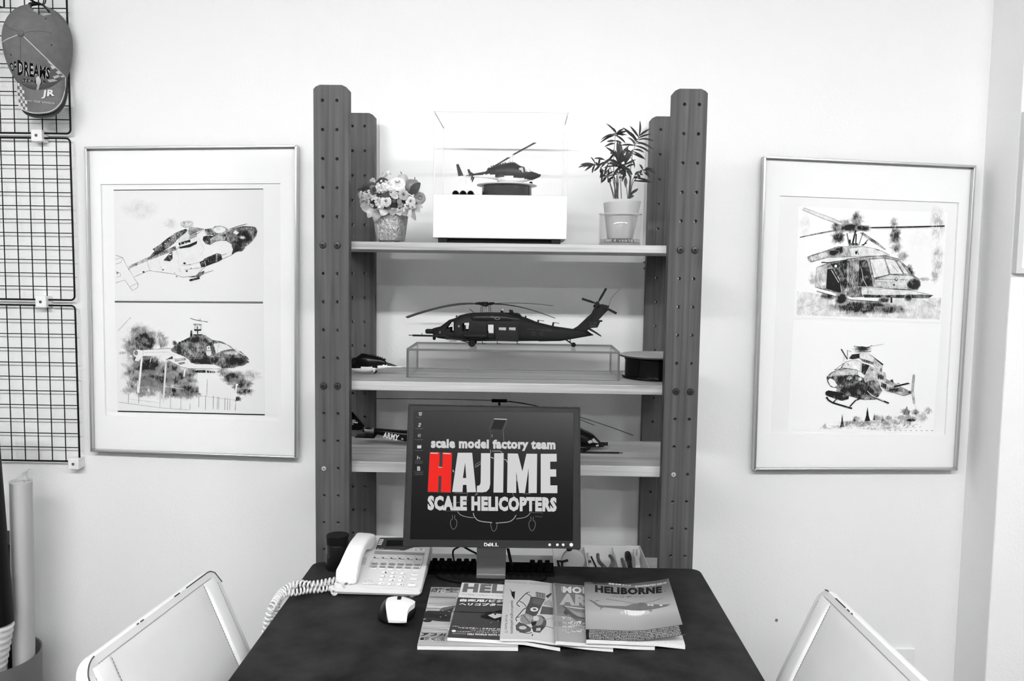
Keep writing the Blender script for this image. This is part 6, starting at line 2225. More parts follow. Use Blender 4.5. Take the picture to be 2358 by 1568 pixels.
mb = MB().loft([[drop(p, ZD + 0.004 + (p.z - 0.735) * 0.05, 0.97) for p in top], [drop(p, ZD + 0.008 + (p.z - 0.735) * 0.35, 1.0) for p in top], [p - PPN * 0.003 for p in top], [p + ((fl_ + br_) / 2 - p) * 0.012 for p in top]])
body = obj('body', mb, M_tel, tel, smooth=30)
mb = MB()
for p in top[::3]:
    q = p + ((fl_ + br_) / 2 - p) * 0.12
    obj('rubber_foot', MB().tube([Vector((q.x, q.y, ZD)), Vector((q.x, q.y, ZD + 0.006))], 0.006, 12), mat('foot_white', 200, 0.6), tel, smooth=45)
sp = lambda d: (lambda px, py: on_ph(px, py, d))


def plate(name, pts, d0, d1, m, parent, bevel=None, label=None):
    lo = [on_ph(*cP(*p), d0) for p in pts]
    hi = [on_ph(*cP(*p), d1) for p in pts]
    n = len(pts)
    mb = MB().add(lo + hi, [tuple(range(n, 2 * n))] + [(i, (i + 1) % n, n + (i + 1) % n, n + i) for i in range(n)])
    return obj(name, mb, m, parent, bevel=bevel, label=label)


def rect(cx, cy, w, h, sk=0.0, sl=0.035):
    out = []
    for a, b in ((-1, -1), (1, -1), (1, 1), (-1, 1)):
        out.append((cx + a * w / 2 - b * h * 0.13, cy + b * h / 2 + a * w / 2 * sl))
    return out


dp = plate('display_panel', [(1537, 214), (2170, 205), (2150, 330), (1975, 336), (1850, 378), (1484, 361)], 0.0002, 0.0008, mat('display_panel_dark', 62, 0.3), tel)
plate('display_window', [(1632, 245), (2150, 240), (2140, 318), (1615, 322)], 0.0009, 0.0012, mat('display_dark', 26, 0.12, 0.6), dp)
for k in range(4):
    plate('side_key', rect(1563 - 9 * k, 240 + 20 * k, 50, 13), 0.0008, 0.003, M_tel2, dp)
Lb = MB()
put_text(Lb, 'NTT', [cP(*p) for p in ((1545, 348), (1600, 350), (1597, 361), (1542, 359))], sp(0.0011), 0.03)
put_line(Lb, [cP(*p) for p in oval(1518, 353, 15, 6, 10)] + [cP(1533, 353)], 0.6, sp(0.0011))
put_line(Lb, [cP(1508, 350), cP(1520, 357)], 0.6, sp(0.0011))
put_line(Lb, [cP(1620, 362), cP(1800, 369)], 0.5, sp(0.0011))
obj('lettering', Lb, mat('phone_print_white', 205, 0.5), dp)
for x in (1986, 2050, 2108):
    c = on_ph(*cP(x, 372))
    mb = MB().loft([[c + Vector((0.0028 * s * math.cos(2 * PI * k / 12), 0.0028 * s * math.sin(2 * PI * k / 12), 0)) + PPN * h for k in range(12)] for s, h in ((1, 0), (1, 0.002), (0.6, 0.003))])
    obj('round_key', mb, M_tel2, tel, smooth=50)
plate('label_strip', [(1478, 382), (2118, 408), (2106, 442), (1462, 420)], 0.0002, 0.0007, mat('strip_grey', 150, 0.4), tel)
lw = plate('label_window', [(1458, 424), (2104, 448), (2085, 532), (1432, 512)], 0.0002, 0.0006, mat('label_pale', 216, 0.15, 0.5), tel)
M_ink = mat('phone_print_dark', 70, 0.6)
Lb = MB()
for k in range(6):
    x, y = 1505 + 108 * k, 476 + 4 * k
    put_line(Lb, [cP(x - 40, y), cP(x + 30, y + 4)], 0.8, sp(0.0009))
    put_poly(Lb, [cP(*p) for p in rect(x - 34, y - 9, 22, 14)], sp(0.0009))
    put_line(Lb, [cP(x + 56, y - 44), cP(x + 44, y + 44)], 0.35, sp(0.0009))
put_line(Lb, [cP(1436, 508), cP(1402, 590)], 0.7, sp(0.0006))
put_line(Lb, [cP(2085, 534), cP(2062, 612)], 0.7, sp(0.0006))
obj('label_marks', Lb, M_ink, lw)
M_fkey = mat('function_key_grey', 150, 0.45)
for k in range(6):
    plate('function_key', rect(1474 + 109 * k, 543 + 3.6 * k, 76, 20), 0.0, 0.0032, M_fkey, tel, bevel=0.0004)
    plate('function_key', rect(1461 + 109.5 * k, 580 + 4 * k, 76, 19), 0.0, 0.0032, M_fkey, tel, bevel=0.0004)
    plate('flat_key', rect(1450 + 110 * k, 610 + 4.6 * k, 78, 15), 0.0, 0.0016, M_tel2, tel, bevel=0.0003)
for k, (x, y) in enumerate(((1600, 660), (1720, 667), (1840, 673), (1586, 706), (1706, 712), (1826, 717), (1571, 755), (1691, 761), (1812, 766), (1555, 805), (1677, 811), (1800, 815))):
    kk = plate('dial_key', rect(x, y, 84, 32), 0.0, 0.0030, M_tel2, tel, bevel=0.0006)
    Lb = MB()
    put_text(Lb, '123456789*0#'[k], [cP(*p) for p in rect(x + 14, y, 22, 18)], sp(0.0033), 0.0)
    obj('digit', Lb, M_ink, kk)
for x, y, w, h in ((1985, 692, 92, 24), (1969, 748, 92, 26), (1948, 826, 104, 36), (1352, 806, 78, 13), (1428, 809, 70, 13)):
    plate('side_button', rect(x, y, w, h), 0.0, 0.0028, M_tel2, tel, bevel=0.0005)
Lb = MB()
for x, y in ((1975, 676), (2003, 677), (1935, 735), (1945, 797), (1975, 798), (1390, 762), (1424, 764), (1350, 775), (1440, 780)):
    put_line(Lb, [cP(x - 8, y), cP(x + 8, y + 1)], 0.7, sp(0.0004))
for k in range(9):
    put_line(Lb, [cP(1318 - 2.2 * k, 468 + 11 * k), cP(1372 - 2.2 * k, 470 + 11 * k)], 0.55, sp(0.0004))
obj('printed_marks', Lb, M_ink, tel)
# handset: an arched bar resting on two cups
hs0, hs1 = on_ph(*cP(1105, 770), 0.010), on_ph(*cP(1370, 260), 0.010)
ax_ = (hs1 - hs0)
ln_ = ax_.length
ax_ = ax_.normalized()
sd_ = ax_.cross(PPN).normalized()
up_ = PPN
rings = []
N_ = 22
for i in range(N_ + 1):
    s = i / N_
    arch = math.sin(PI * s)
    w = 0.0255 - 0.006 * math.sin(PI * s) ** 0.7
    topz = 0.024 + 0.016 * arch
    botz = -0.006 + 0.024 * (math.sin(PI * min(1, max(0, (s - 0.16) / 0.68))) if 0.16 < s < 0.84 else 0)
    if i in (0, N_):
        w *= 0.88
        topz -= 0.006
    c = hs0 + ax_ * (ln_ * s)
    ring = []
    for k in range(20):
        a = 2 * PI * k / 20 + PI / 20
        cc, ss = math.cos(a), math.sin(a)
        e = 0.5
        x = math.copysign(abs(cc) ** e, cc) * w
        y = (topz + botz) / 2 + math.copysign(abs(ss) ** e, ss) * (topz - botz) / 2
        ring.append(c + sd_ * x + up_ * y)
    rings.append(ring)
hst = obj('handset', MB().loft(rings), M_tel2, tel, smooth=45)
plate('cradle', [(1462, 215), (1440, 300), (1400, 370), (1330, 372), (1360, 250), (1400, 190)], 0.0001, 0.006, mat('cradle_grey', 196, 0.5), tel, bevel=0.002)
# coiled cord
def coil(path, r, turns, wire, n_per=11):
    pts = smooth_path(path, 14)
    L = [0]
    for a, b in zip(pts, pts[1:]):
        L.append(L[-1] + (b - a).length)
    out = []
    M = int(turns * n_per)
    u = Vector((0, 0, 1))
    for i in range(M + 1):
        d = L[-1] * i / M
        k = max(j for j in range(len(L)) if L[j] <= d + 1e-9)
        k = min(k, len(pts) - 2)
        f = (d - L[k]) / max(L[k + 1] - L[k], 1e-9)
        c = pts[k].lerp(pts[k + 1], f)
        t = (pts[k + 1] - pts[k]).normalized()
        a = t.cross(u)
        if a.length < 0.2:
            a = t.cross(Vector((0, 1, 0)))
        a = a.normalized()
        b = a.cross(t)
        th = 2 * PI * turns * i / M
        out.append(c + a * r * math.cos(th) + b * r * math.sin(th))
    return out


zc = ZD + 0.0092
cz = lambda px, py, z=zc: at_z(px, py, z)
rc = 0.0062
e0 = on_ph(*cP(1110, 820), 0.006)
path1 = [e0, cz(790, 1343, zc + 0.012), cz(772, 1337, zc + 0.016), cz(745, 1342, zc + 0.013), cz(715, 1346, zc + 0.012), cz(690, 1344, zc + 0.012), cz(668, 1350, zc + 0.008), cz(650, 1362, zc + 0.004), cz(638, 1378, zc + 0.001), cz(628, 1395, zc - 0.002)]
edge = cz(620, 1412, zc - 0.012)
path1 += [Vector((XL - 0.018, edge.y, ZD - 0.012)), Vector((XL - 0.022, edge.y - 0.012, ZD - 0.06)), Vector((XL - 0.016, edge.y - 0.005, ZD - 0.12))]
obj('coiled_cord', MB().tube(coil(path1, rc, 42, 0.002), 0.0022, 8), M_tel, tel, smooth=60)
path2 = [Vector((XL - 0.016, edge.y - 0.005, ZD - 0.12)), Vector((XL - 0.018, edge.y + 0.03, ZD - 0.07)), Vector((XL - 0.016, edge.y + 0.045, ZD - 0.01)), cz(655, 1368, zc), cz(680, 1364, zc), cz(705, 1359, zc), cz(735, 1357, zc), cz(762, 1353, zc), drop(on_ph(*cP(960, 850)), ZD + 0.008)]
obj('coiled_cord', MB().tube(coil(path2, rc * 0.95, 36, 0.002), 0.0022, 8), M_tel, tel, smooth=60)

# ---- black canister
cc_ = Vector((-0.3825, -0.0740, ZD))
zt_c = at_y(772.5, 1231, -0.074).z
r_ = 0.0268
can = thing('canister', 'black cylindrical canister with a screw lid beside the telephone', 'canister', cc_)
M_can = mat('canister_black', 12, 0.28, 0.5)
h_ = zt_c - ZD
obj('body', MB().lathe([(r_ - 0.002, 0), (r_, 0.002), (r_, h_ - 0.022), (r_ - 0.001, h_ - 0.020)], cc_, 40, cap=True), M_can, can, smooth=40)
obj('lid', MB().lathe([(r_ - 0.0008, h_ - 0.0195), (r_ + 0.0006, h_ - 0.0185), (r_ + 0.0006, h_ - 0.0025), (r_ - 0.002, h_)], cc_, 40, cap=True), M_can, can, smooth=40)
mb = MB()
arc = [math.radians(200 + 6 * k) for k in range(8)]
mb.add([cc_ + Vector(((r_ + 0.0003) * math.cos(a), (r_ + 0.0003) * math.sin(a), z)) for z in (0.03, 0.066) for a in arc], [(i, i + 1, 9 + i, 8 + i) for i in range(7)])
lb_ = obj('label', mb, mat('canister_label', 44, 0.4), can)
mb = MB()
mb.add([cc_ + Vector(((r_ + 0.0006) * math.cos(a), (r_ + 0.0006) * math.sin(a), z)) for z in (0.038, 0.060) for a in arc[2:5]], [(i, i + 1, 4 + i, 3 + i) for i in range(2)])
obj('label_print', mb, mat('canister_print', 90, 0.4), lb_)

# ---- mouse
mcx, mcy, mrx, mry, mh = -0.2065, -0.3235, 0.0365, 0.0530, 0.031
mou = thing('mouse', 'white-topped black computer mouse in front of the telephone', 'mouse', (mcx, mcy, ZD))


def mouse_h(x, y):
    dx, dy = (x - mcx) / mrx, (y - mcy) / mry
    r = (abs(dx) ** 2.6 + abs(dy) ** 2.6)
    return ZD + mh * max(0.0, 1 - r) ** 0.42 * (1 - 0.12 * dy)


mb = MB()
rings = [[Vector((mcx + mrx * 0.93 * math.copysign(abs(math.cos(t)) ** 0.77, math.cos(t)), mcy + mry * 0.95 * math.copysign(abs(math.sin(t)) ** 0.77, math.sin(t)), ZD + 0.0006)) for t in [2 * PI * k / 36 for k in range(36)]]]
for s in (0.999, 0.985, 0.95, 0.88, 0.78, 0.65, 0.5, 0.33, 0.15, 0.02):
    ring = []
    for k in range(36):
        t = 2 * PI * k / 36
        x = mcx + mrx * s * math.copysign(abs(math.cos(t)) ** 0.77, math.cos(t))
        y = mcy + mry * s * math.copysign(abs(math.sin(t)) ** 0.77, math.sin(t))
        ring.append(Vector((x, y, mouse_h(x, y))))
    rings.append(ring)
obj('shell', MB().loft(rings), mat('mouse_black', 14, 0.35), mou, smooth=60)
Lp = spath([(1640, 985), (1614, 1050), (1620, 1130), (1632, 1205), (1648, 1272)], 4)
Rp = spath([(1842, 974), (1995, 1036), (1920, 1110), (1892, 1195), (1885, 1292)], 4)
nv = len(Lp) - 1


def cover_h(x, y):
    dx, dy = (x - mcx) / mrx, (y - mcy) / mry
    return ZD + 0.0352 - 0.0045 * dx * dx - 0.0075 * dy * dy


def cover_pt(u, v):
    i = min(int(v * nv + 1e-6), nv)
    a, b = Lp[i], Rp[i]
    return on_height(*cP(a[0] + (b[0] - a[0]) * u, a[1] + (b[1] - a[1]) * u - 10 * math.sin(PI * u) * (1 - v)), cover_h, ZD + 0.03)


mb = MB().grid(cover_pt, 14, nv)
rim = [cover_pt(k / 14, 0) for k in range(15)] + [cover_pt(1, k / nv) for k in range(1, nv + 1)] + [cover_pt(1 - k / 14, 1) for k in range(1, 15)] + [cover_pt(0, 1 - k / nv) for k in range(1, nv)]
cen = Vector((mcx, mcy, ZD))
low = [Vector((p.x + (mcx - p.x) * 0.02, p.y + (mcy - p.y) * 0.02, max(p.z - 0.010, ZD + 0.014))) for p in rim]
mb.add(rim + low, [(k, (k + 1) % len(rim), len(rim) + (k + 1) % len(rim), len(rim) + k) for k in range(len(rim))])
obj('top_cover', mb, mat('mouse_white', 250, 0.3, 0.5), mou, smooth=50)
c = on_height(*cP(1790, 992), cover_h, ZD + 0.03)
obj('scroll_wheel', MB().lathe([(0.005, -0.004), (0.0085, -0.0034), (0.0085, 0.0034), (0.005, 0.004)], c + Vector((0, 0, -0.0048)), 18, 'x', cap=True), M_rubber, mou, smooth=45)

# ---- magazines
M_page = mat('page_edges', 225, 0.8, 0.2, var=(500, 0.10, (0.05, 0.05, 4)))
M_print = toned('magazine_print', 0.3, 0.45)
c67 = crop(940, 1240, 0.16582)
c77 = crop(1260, 1240, 0.17217)
MAG_SPECS = [  # TL, BL, BR pixels, top heights there, thickness
    ((993, 1351), (961, 1486), (1193, 1489), (0.008, 0.008, 0.008), 0.0072),
    ((1064, 1342), (1030, 1468), (1290, 1491), (0.0145, 0.0145, 0.007), 0.0066),
    ((1163, 1335), (1151, 1470), (1412, 1494), (0.021, 0.021, 0.006), 0.0050),
    ((1271, 1341), (1279, 1474), (1508, 1487), (0.025, 0.025, 0.008), 0.0068),
    ((1346, 1335), (1350, 1466), (1578, 1484), (0.032, 0.032, 0.009), 0.0076)]
mags = []
for k, (tl, bl, br, hz, th) in enumerate(MAG_SPECS):
    TL, BL, BR = at_z(*tl, ZD + hz[0]), at_z(*bl, ZD + hz[1]), at_z(*br, ZD + hz[2])
    TL.z = BL.z = BR.z = 0
    E1, E2 = BR - BL, TL - BL
    det = E1.x * E2.y - E1.y * E2.x
    NU = 28
    raw = []
    for i in range(NU + 1):
        u = i / NU
        zmax = ZD
        for v in (0.0, 0.25, 0.5, 0.75, 1.0):
            p = BL + E1 * u + E2 * v
            for mg in mags:
                uu, vv = mg['uv'](p.x, p.y)
                if -0.02 <= uu <= 1.02 and -0.04 <= vv <= 1.04:
                    zmax = max(zmax, mg['top'](uu))
        raw.append(zmax + (0.0012 if zmax > ZD else 0.0))
    raw = [max(raw[max(i - 1, 0):i + 2]) for i in range(NU + 1)]
    sm = list(raw)
    for i in range(1, NU + 1):               # paper bends gently down to its support
        sm[i] = max(sm[i], sm[i - 1] - 0.0011)
    for i in range(NU - 1, -1, -1):
        sm[i] = max(sm[i], sm[i + 1] - 0.0011)
    for _ in range(40):
        s2_ = list(sm)
        for i in range(1, NU):
            s2_[i] = max(sm[i], (sm[i - 1] + sm[i] + sm[i + 1]) / 3)
        sm = s2_

    def mk(TL=TL, BL=BL, E1=E1, E2=E2, det=det, sm=sm, th=th, NU=NU):
        def uv(x, y):
            dx, dy = x - BL.x, y - BL.y
            return (dx * E2.y - dy * E2.x) / det, (E1.x * dy - E1.y * dx) / det
        def base(u):
            f = min(max(u, 0), 1) * NU
            i = min(int(f), NU - 1)
            return sm[i] + (sm[i + 1] - sm[i]) * (f - i)
        def top(u):
            return base(u) + th
        return uv, base, top
    uv, base, top = mk()
    mags.append(dict(TL=TL, BL=BL, E1=E1, E2=E2, uv=uv, base=base, top=top, th=th))

MAG_LABELS = ['aviation magazine lowest in the fan, dark helicopter nose on a pale streaked cover', 'dark-covered helicopter magazine with a white header band, second in the fan',
              'pale booklet with a scout helicopter seen from above, middle of the fan', 'grey magazine with white lettering, partly under the curling top magazine', 'topmost magazine of the fan, curling cover with a helicopter before the sun']
COVERS = []
for k, mg in enumerate(mags):
    BL, E1, E2 = mg['BL'], mg['E1'], mg['E2']
    cen = BL + E1 * 0.5 + E2 * 0.5
    t = thing('magazine', MAG_LABELS[k], 'magazine', (cen.x, cen.y, ZD), group='magazines fanned on the desk')
    NU = 28
    lift = (lambda u: 0.0) if k < 4 else (lambda u: 0.021 * max(0.0, (u - 0.42) / 0.58) ** 1.7)
    mb = MB()
    sh = 0.0005
    rings = []
    for i in range(NU + 1):
        u = i / NU
        b, tp = mg['base'](u), mg['top'](u) - sh
        p, q = BL + E1 * u, BL + E1 * u + E2
        rings.append([Vector((p.x, p.y, b)), Vector((q.x, q.y, b)), Vector((q.x, q.y, tp)), Vector((p.x, p.y, tp))])
    mb.loft(rings)
    obj('pages', mb, M_page, t)

    def surf(u, v, d, mg=mg, lift=lift):
        p = mg['BL'] + mg['E1'] * u + mg['E2'] * v
        return Vector((p.x, p.y, mg['top'](u) + lift(u) + d))
    nu = 40
    lo = [[surf(i / nu, v, -0.0003 if i else -0.0002) for v in (0, 1)] for i in range(nu + 1)]
    hi = [[surf(i / nu, v, 0.0) for v in (0, 1)] for i in range(nu + 1)]
    mb = MB().loft([[a[0], a[1], b[1], b[0]] for a, b in zip(lo, hi)], ink=[0.3] * (4 * (nu + 1)))
    mb.add([surf(0, 0, -mg['th']) - E1 * 0.002, surf(0, 1, -mg['th']) - E1 * 0.002, surf(0, 1, 0.0) - E1 * 0.002, surf(0, 0, 0.0) - E1 * 0.002, surf(0, 0, 0), surf(0, 1, 0)], [(0, 1, 2, 3), (3, 2, 5, 4)], ink=[0.25] * 6)

    def hfun(x, y, mg=mg, lift=lift):
        u, v = mg['uv'](x, y)
        u = min(max(u, -0.03), 1.03)
        return mg['top'](u) + lift(min(max(u, 0), 1))
    COVERS.append((t, mb, hfun, surf))


class Cover(Art):
    """cover print: everything is clipped to the sheet by dense subdivision along the bend"""
    def __init__(self, k, cr):
        t, mb, h, surf = COVERS[k]
        self.t, self.surf2 = t, surf
        super().__init__(lambda px, py, d: on_height(px, py, h, ZD + 0.03) + Vector((0, 0, 0.00008 + d)), cr, 7e-6)
        self.mb = mb

    def flat(self, vs, fs, ink, maxlen=2.6):
        vs, fs = split_tris(vs, fs, maxlen)
        s = self.s()
        self.mb.add([s(*v) for v in vs], fs, 0, ink)

    def poly(self, pts, ink=0.0):
        pts = self.c(pts)
        self.flat(pts, [tuple(range(len(pts)))], ink, 4.0)

    def line(self, pts, w, ink=0.0):
        tmp = MB()
        put_line(tmp, pts, w, lambda x, y: self.cr(x, y))
        self.flat(tmp.v, tmp.f, ink, 4.0)

    def text(self, s, q, bold=0.0, ink=0.0, mi=0, res=2):
        vs, fs = text2d(s, bold, res)
        if not callable(q):
            q = quad(*self.c(q))
        self.flat([q(u, v) for u, v in vs], fs, ink, 3.0)

    def field(self, u0, u1, v0, v1, ink, nu=30, nv=16):
        self.k += 1
        d = 0.00008 + self.k * self.step
        self.mb.grid(lambda u, v: self.surf2(u0 + (u1 - u0) * u, v0 + (v1 - v0) * v, d), nu, nv, ink=ink if callable(ink) else (lambda u, v: ink))

    def done(self, label=None):
        obj('cover', self.mb, M_print, self.t, label=label)


g = lambda v: lin(v)
# first: pale sky with streaks, dark fuselage
A = Cover(0, c67)
P, L = A.poly, A.line
rnd = random.Random(3)
band = [rnd.uniform(-26, 22) for _ in range(40)]
A.field(0, 1, 0, 1, lambda u, v: g(176 + band[int(v * 39)] + 10 * math.sin(9 * u + 20 * v)), 10, 39)
for k in range(16):
    y = rnd.uniform(780, 1300)
    x0 = 320 - (y - 670) * 0.235
    L([(x0 + 10, y), (x0 + rnd.uniform(120, 250), y + 8), (700 - (y - 670) * 0.26, y + 14)], rnd.uniform(5, 16), g(rnd.choice([120, 140, 205, 215, 225, 150])))
A.text('航空', ((325, 682), (700, 688), (690, 758), (300, 748)), 0.045, g(88))
P([(268, 1000), (430, 1005), (520, 980), (660, 930), (640, 950), (600, 1040), (580, 1158), (430, 1150), (330, 1140), (215, 1110), (225, 1020)], g(52))
P([(430, 1000), (480, 960), (660, 930), (640, 960), (470, 1010)], g(96))
P([(240, 1030), (380, 1040), (500, 1060), (590, 1070), (585, 1120), (430, 1110), (220, 1090)], g(38))
P(oval(265, 1142, 62, 22, 14), g(34))
for x, y in ((480, 1000), (520, 1070), (450, 1090), (560, 1010), (575, 1015)):
    P(oval(x, y, 12, 7, 8), g(150))
A.text('アフガ', ((190, 1305), (545, 1318), (530, 1362), (175, 1352)), 0.055, g(24))
A.text('続く', ((168, 1372), (400, 1378), (390, 1418), (155, 1412)), 0.05, g(24))
A.text('活', ((430, 1372), (510, 1376), (505, 1425), (425, 1420)), 0.02, g(40))
for x in range(400, 425, 8):
    L([(402, 1375 + (x - 400) * 2), (420, 1376 + (x - 400) * 2)], 7, g(40))
L([(540, 1415), (900, 1432)], 10, g(120))
A.done()
# second
A = Cover(1, c67)
P, L = A.poly, A.line
A.field(0, 1, 0, 1, g(66), 20, 4)
A.field(0, 1, 0.70, 1, g(236), 20, 6)
A.text('HELI', ((775, 622), (1400, 640), (1385, 765), (748, 742)), 0.06, g(112))
A.text('わが国唯一の総合ヘリコプタ', ((748, 768), (1330, 792), (1328, 806), (742, 784)), 0.0, g(120))
A.text('日本の空をひとっ飛び', ((742, 806), (1190, 818), (1186, 834), (738, 820)), 0.03, g(236))
A.text('自家用/ビジ', ((725, 838), (1345, 850), (1335, 892), (715, 876)), 0.055, g(244))
A.text('ヘリコプター', ((712, 892), (1330, 902), (1318, 944), (700, 926)), 0.055, g(244))
L([(620, 1012), (1000, 1030), (1300, 1018)], 11, g(22))
L([(1000, 1030), (1150, 1030), (1320, 995)], 13, g(20))
P([(1000, 1080), (1060, 1048), (1120, 1036), (1320, 1040), (1310, 1140), (1240, 1150), (1170, 1120), (1120, 1125), (1060, 1110), (1010, 1095)], g(28))
P([(1105, 1066), (1180, 1040), (1300, 1048), (1296, 1085), (1200, 1112), (1150, 1090)], g(205))
P([(1180, 1045), (1225, 1042), (1215, 1068)], g(30))
P([(1130, 1120), (1320, 1125), (1310, 1160), (1230, 1150)], g(30))
L([(1130, 1125), (1145, 1165)], 8, g(24))
P(oval(1150, 1168, 16, 10, 10), g(120))
P(oval(1250, 1145, 16, 12, 10), g(110))
A.text('日本の', ((618, 1212), (705, 1214), (702, 1226), (614, 1222)), 0.02, g(220))
A.text('ヘリコプター・カタログ 2008', ((695, 1228), (1330, 1248), (1326, 1272), (690, 1248)), 0.045, g(228))
A.text('ヘリ・ニュース 2007-2008', ((865, 1262), (1330, 1276), (1328, 1294), (862, 1280)), 0.04, g(214))
P(oval(633, 1284, 30, 15, 16), g(232))
A.text('ヘリコプター・パイロット・スクール', ((672, 1282), (1320, 1302), (1318, 1320), (668, 1298)), 0.04, g(214))
A.text('HELI WORLD DATA 2008', ((825, 1316), (1345, 1330), (1343, 1354), (820, 1340)), 0.06, g(226))
for y in (1310, 1322):
    L([(608, y), (806, y + 8)], 5, g(140))
A.done()
# third: scout helicopter from above
A = Cover(2, c67)
P, L = A.poly, A.line
A.field(0, 1, 0, 1, lambda u, v: g(205 - 8 * v), 20, 8)
P([(1345, 575), (2010, 625), (2010, 660), (1345, 612)], g(178))
P([(1405, 690), (1440, 735), (1460, 738), (1485, 730), (1475, 850), (1435, 790), (1430, 745)], g(20))
A.text('squadron/signal publications', ((1468, 862), (1468, 1322), (1405, 1318), (1418, 858)), 0.01, g(30))
A.text('Aircraft Number 75', ((1385, 1060), (1380, 1312), (1338, 1308), (1350, 1056)), 0.0, g(40))
for q, w in (([(1690, 745), (1640, 760), (1560, 840), (1510, 900), (1525, 930), (1552, 945)], 13), ([(1640, 762), (1700, 800), (1710, 830)], 11), ([(1545, 870), (1600, 900), (1640, 950)], 11), ([(1660, 955), (1600, 985), (1545, 1050), (1495, 1110), (1510, 1150)], 13), ([(1500, 1095), (1550, 1090)], 10)):
    L(spath(q, 3), w, g(66))
P([(1770, 740), (1905, 765), (1905, 835), (1775, 810)], g(70))
for k in range(6):
    L([(1785 + 22 * k, 752 + 3 * k), (1788 + 22 * k, 820 + 3 * k)], 8, g(190))
P([(1700, 810), (1770, 810), (1905, 840), (1870, 900), (1840, 960), (1780, 1070), (1700, 1090), (1620, 1060), (1640, 960), (1680, 880)], g(78))
P([(1740, 820), (1880, 850), (1850, 930), (1720, 900)], g(96))
P([(1905, 800), (1985, 755), (1990, 775), (1940, 830)], g(62))
P([(1890, 880), (1960, 850), (1990, 880), (2005, 950), (1880, 920)], g(164))
P([(1860, 940), (2010, 960), (2010, 1060), (1830, 1050)], g(88))
P(oval(1750, 985, 55, 30, 18, 0.3), g(226))
P([(1720, 980), (1760, 968), (1790, 990), (1750, 1000)], g(80))
P([(1560, 1060), (1640, 1040), (1740, 1080), (1770, 1120), (1690, 1190), (1620, 1200), (1555, 1150)], g(140))
L([(1600, 1065), (1690, 1180)], 8, g(60))
for k in range(5):
    L([(1640 + 24 * k, 1060 + 10 * k), (1650 + 24 * k, 1110 + 14 * k)], 8, g(186))
P(oval(1815, 1170, 105, 105, 24), g(86))
P(oval(1800, 1140, 75, 72, 22), g(140))
P(oval(1775, 1110, 42, 36, 18), g(206))
P([(1700, 1165), (1790, 1145), (1770, 1200), (1720, 1215)], g(40))
P([(1490, 1210), (1540, 1160), (1640, 1200), (1710, 1245), (1700, 1290), (1600, 1315), (1500, 1275)], g(82))
P(oval(1590, 1240, 52, 26, 18, 0.3), g(188))
P([(1710, 1230), (1860, 1210), (1900, 1230), (1830, 1310), (1740, 1300)], g(64))
P([(1780, 1245), (1840, 1240), (1835, 1285), (1775, 1285)], g(180))
L([(1730, 1330), (1722, 1355)], 16, g(50))
L([(1540, 1300), (1660, 1320), (1720, 1310)], 9, g(70))
L([(1900, 1215), (2020, 1250)], 6, g(70))
L([(1880, 1130), (2020, 1105)], 8, g(160))
A.done()
# fourth
A = Cover(3, c77)
P, L = A.poly, A.line
A.field(0, 1, 0, 1, lambda u, v: g(128 + 60 * max(0, 0.45 - v) - 20 * v), 20, 10)
A.field(0, 1, 0.0, 0.22, g(160), 20, 3)
A.field(0, 1, 0.30, 0.42, g(150), 20, 3)
P([(90, 590), (180, 600), (180, 640), (95, 625)], g(96))
A.text('MODEL', ((208, 640), (760, 660), (760, 750), (208, 725)), 0.055, g(214))
P([(185, 640), (198, 642), (200, 710), (190, 705)], g(190))
A.text('ART', ((180, 730), (680, 770), (690, 915), (165, 885)), 0.055, g(176))
P([(205, 897), (500, 935), (500, 950), (380, 935), (260, 915)], g(196))
P([(180, 975), (230, 940), (300, 950), (360, 990), (380, 1040), (300, 1045), (215, 1020)], g(120))
P(oval(265, 985, 42, 34, 18), g(52))
P(oval(265, 985, 26, 20, 14), g(104))
for k in range(6):
    a = k * PI / 3
    L([(265, 985), (265 + 36 * math.cos(a), 985 + 28 * math.sin(a))], 6, g(30))
P([(200, 895), (225, 900), (350, 1010), (420, 1045), (505, 1060), (505, 1085), (330, 1060)], g(84))
P([(290, 950), (400, 985), (500, 1000), (505, 1050), (400, 1035), (340, 990)], g(150))
L([(110, 1020), (500, 1062)], 6, g(90))
P([(340, 1060), (505, 1095), (505, 1150), (400, 1120)], g(100))
A.text('特集', ((188, 1042), (330, 1058), (328, 1088), (186, 1072)), 0.045, g(238))
for s, y in (('最新ノ', 1095), ('最強ノ', 1145), ('攻撃機', 1212)):
    A.text(s, ((202, y - 4), (570, y + 6), (575, y + 52), (205, y + 42)), 0.075, g(242))
    A.text(s, ((202, y - 4), (570, y + 6), (575, y + 52), (205, y + 42)), 0.02, g(140))
A.done()
# fifth
A = Cover(4, c77)
P, L = A.poly, A.line
A.field(0, 1, 0, 1, lambda u, v: g(118 + 66 * max(0.0, 1 - abs(v - 0.42) / 0.42) ** 0.8 + 14 * math.sin(10 * v + 3 * u) * 0.4 + 10 * math.sin(4 * u)), 30, 24)
P(oval(1170, 985, 160, 60, 30), g(228))
P(oval(1170, 990, 200, 40, 30), g(206))
P(oval(1170, 980, 140, 50, 30), g(246))
h5 = [(515, 820), (585, 822), (640, 850), (690, 885), (740, 895), (1050, 905), (1130, 880), (1220, 870), (1240, 858), (1290, 856), (1330, 872), (1420, 878), (1520, 884), (1655, 876), (1600, 908), (1480, 935), (1390, 952), (1250, 966), (1130, 962), (1000, 945), (760, 920), (730, 935), (690, 915), (650, 890), (600, 850), (560, 828)]
P(h5, g(112))
P([(640, 828), (700, 826), (688, 838), (640, 840)], g(116))
for x0, x1, y in ((1335, 1380, 888), (1380, 1425, 890), (1500, 1545, 892)):
    P([(x0, y - 8), (x1 - 8, y - 10), (x1, y + 8), (x0 + 10, y + 14)], g(206))
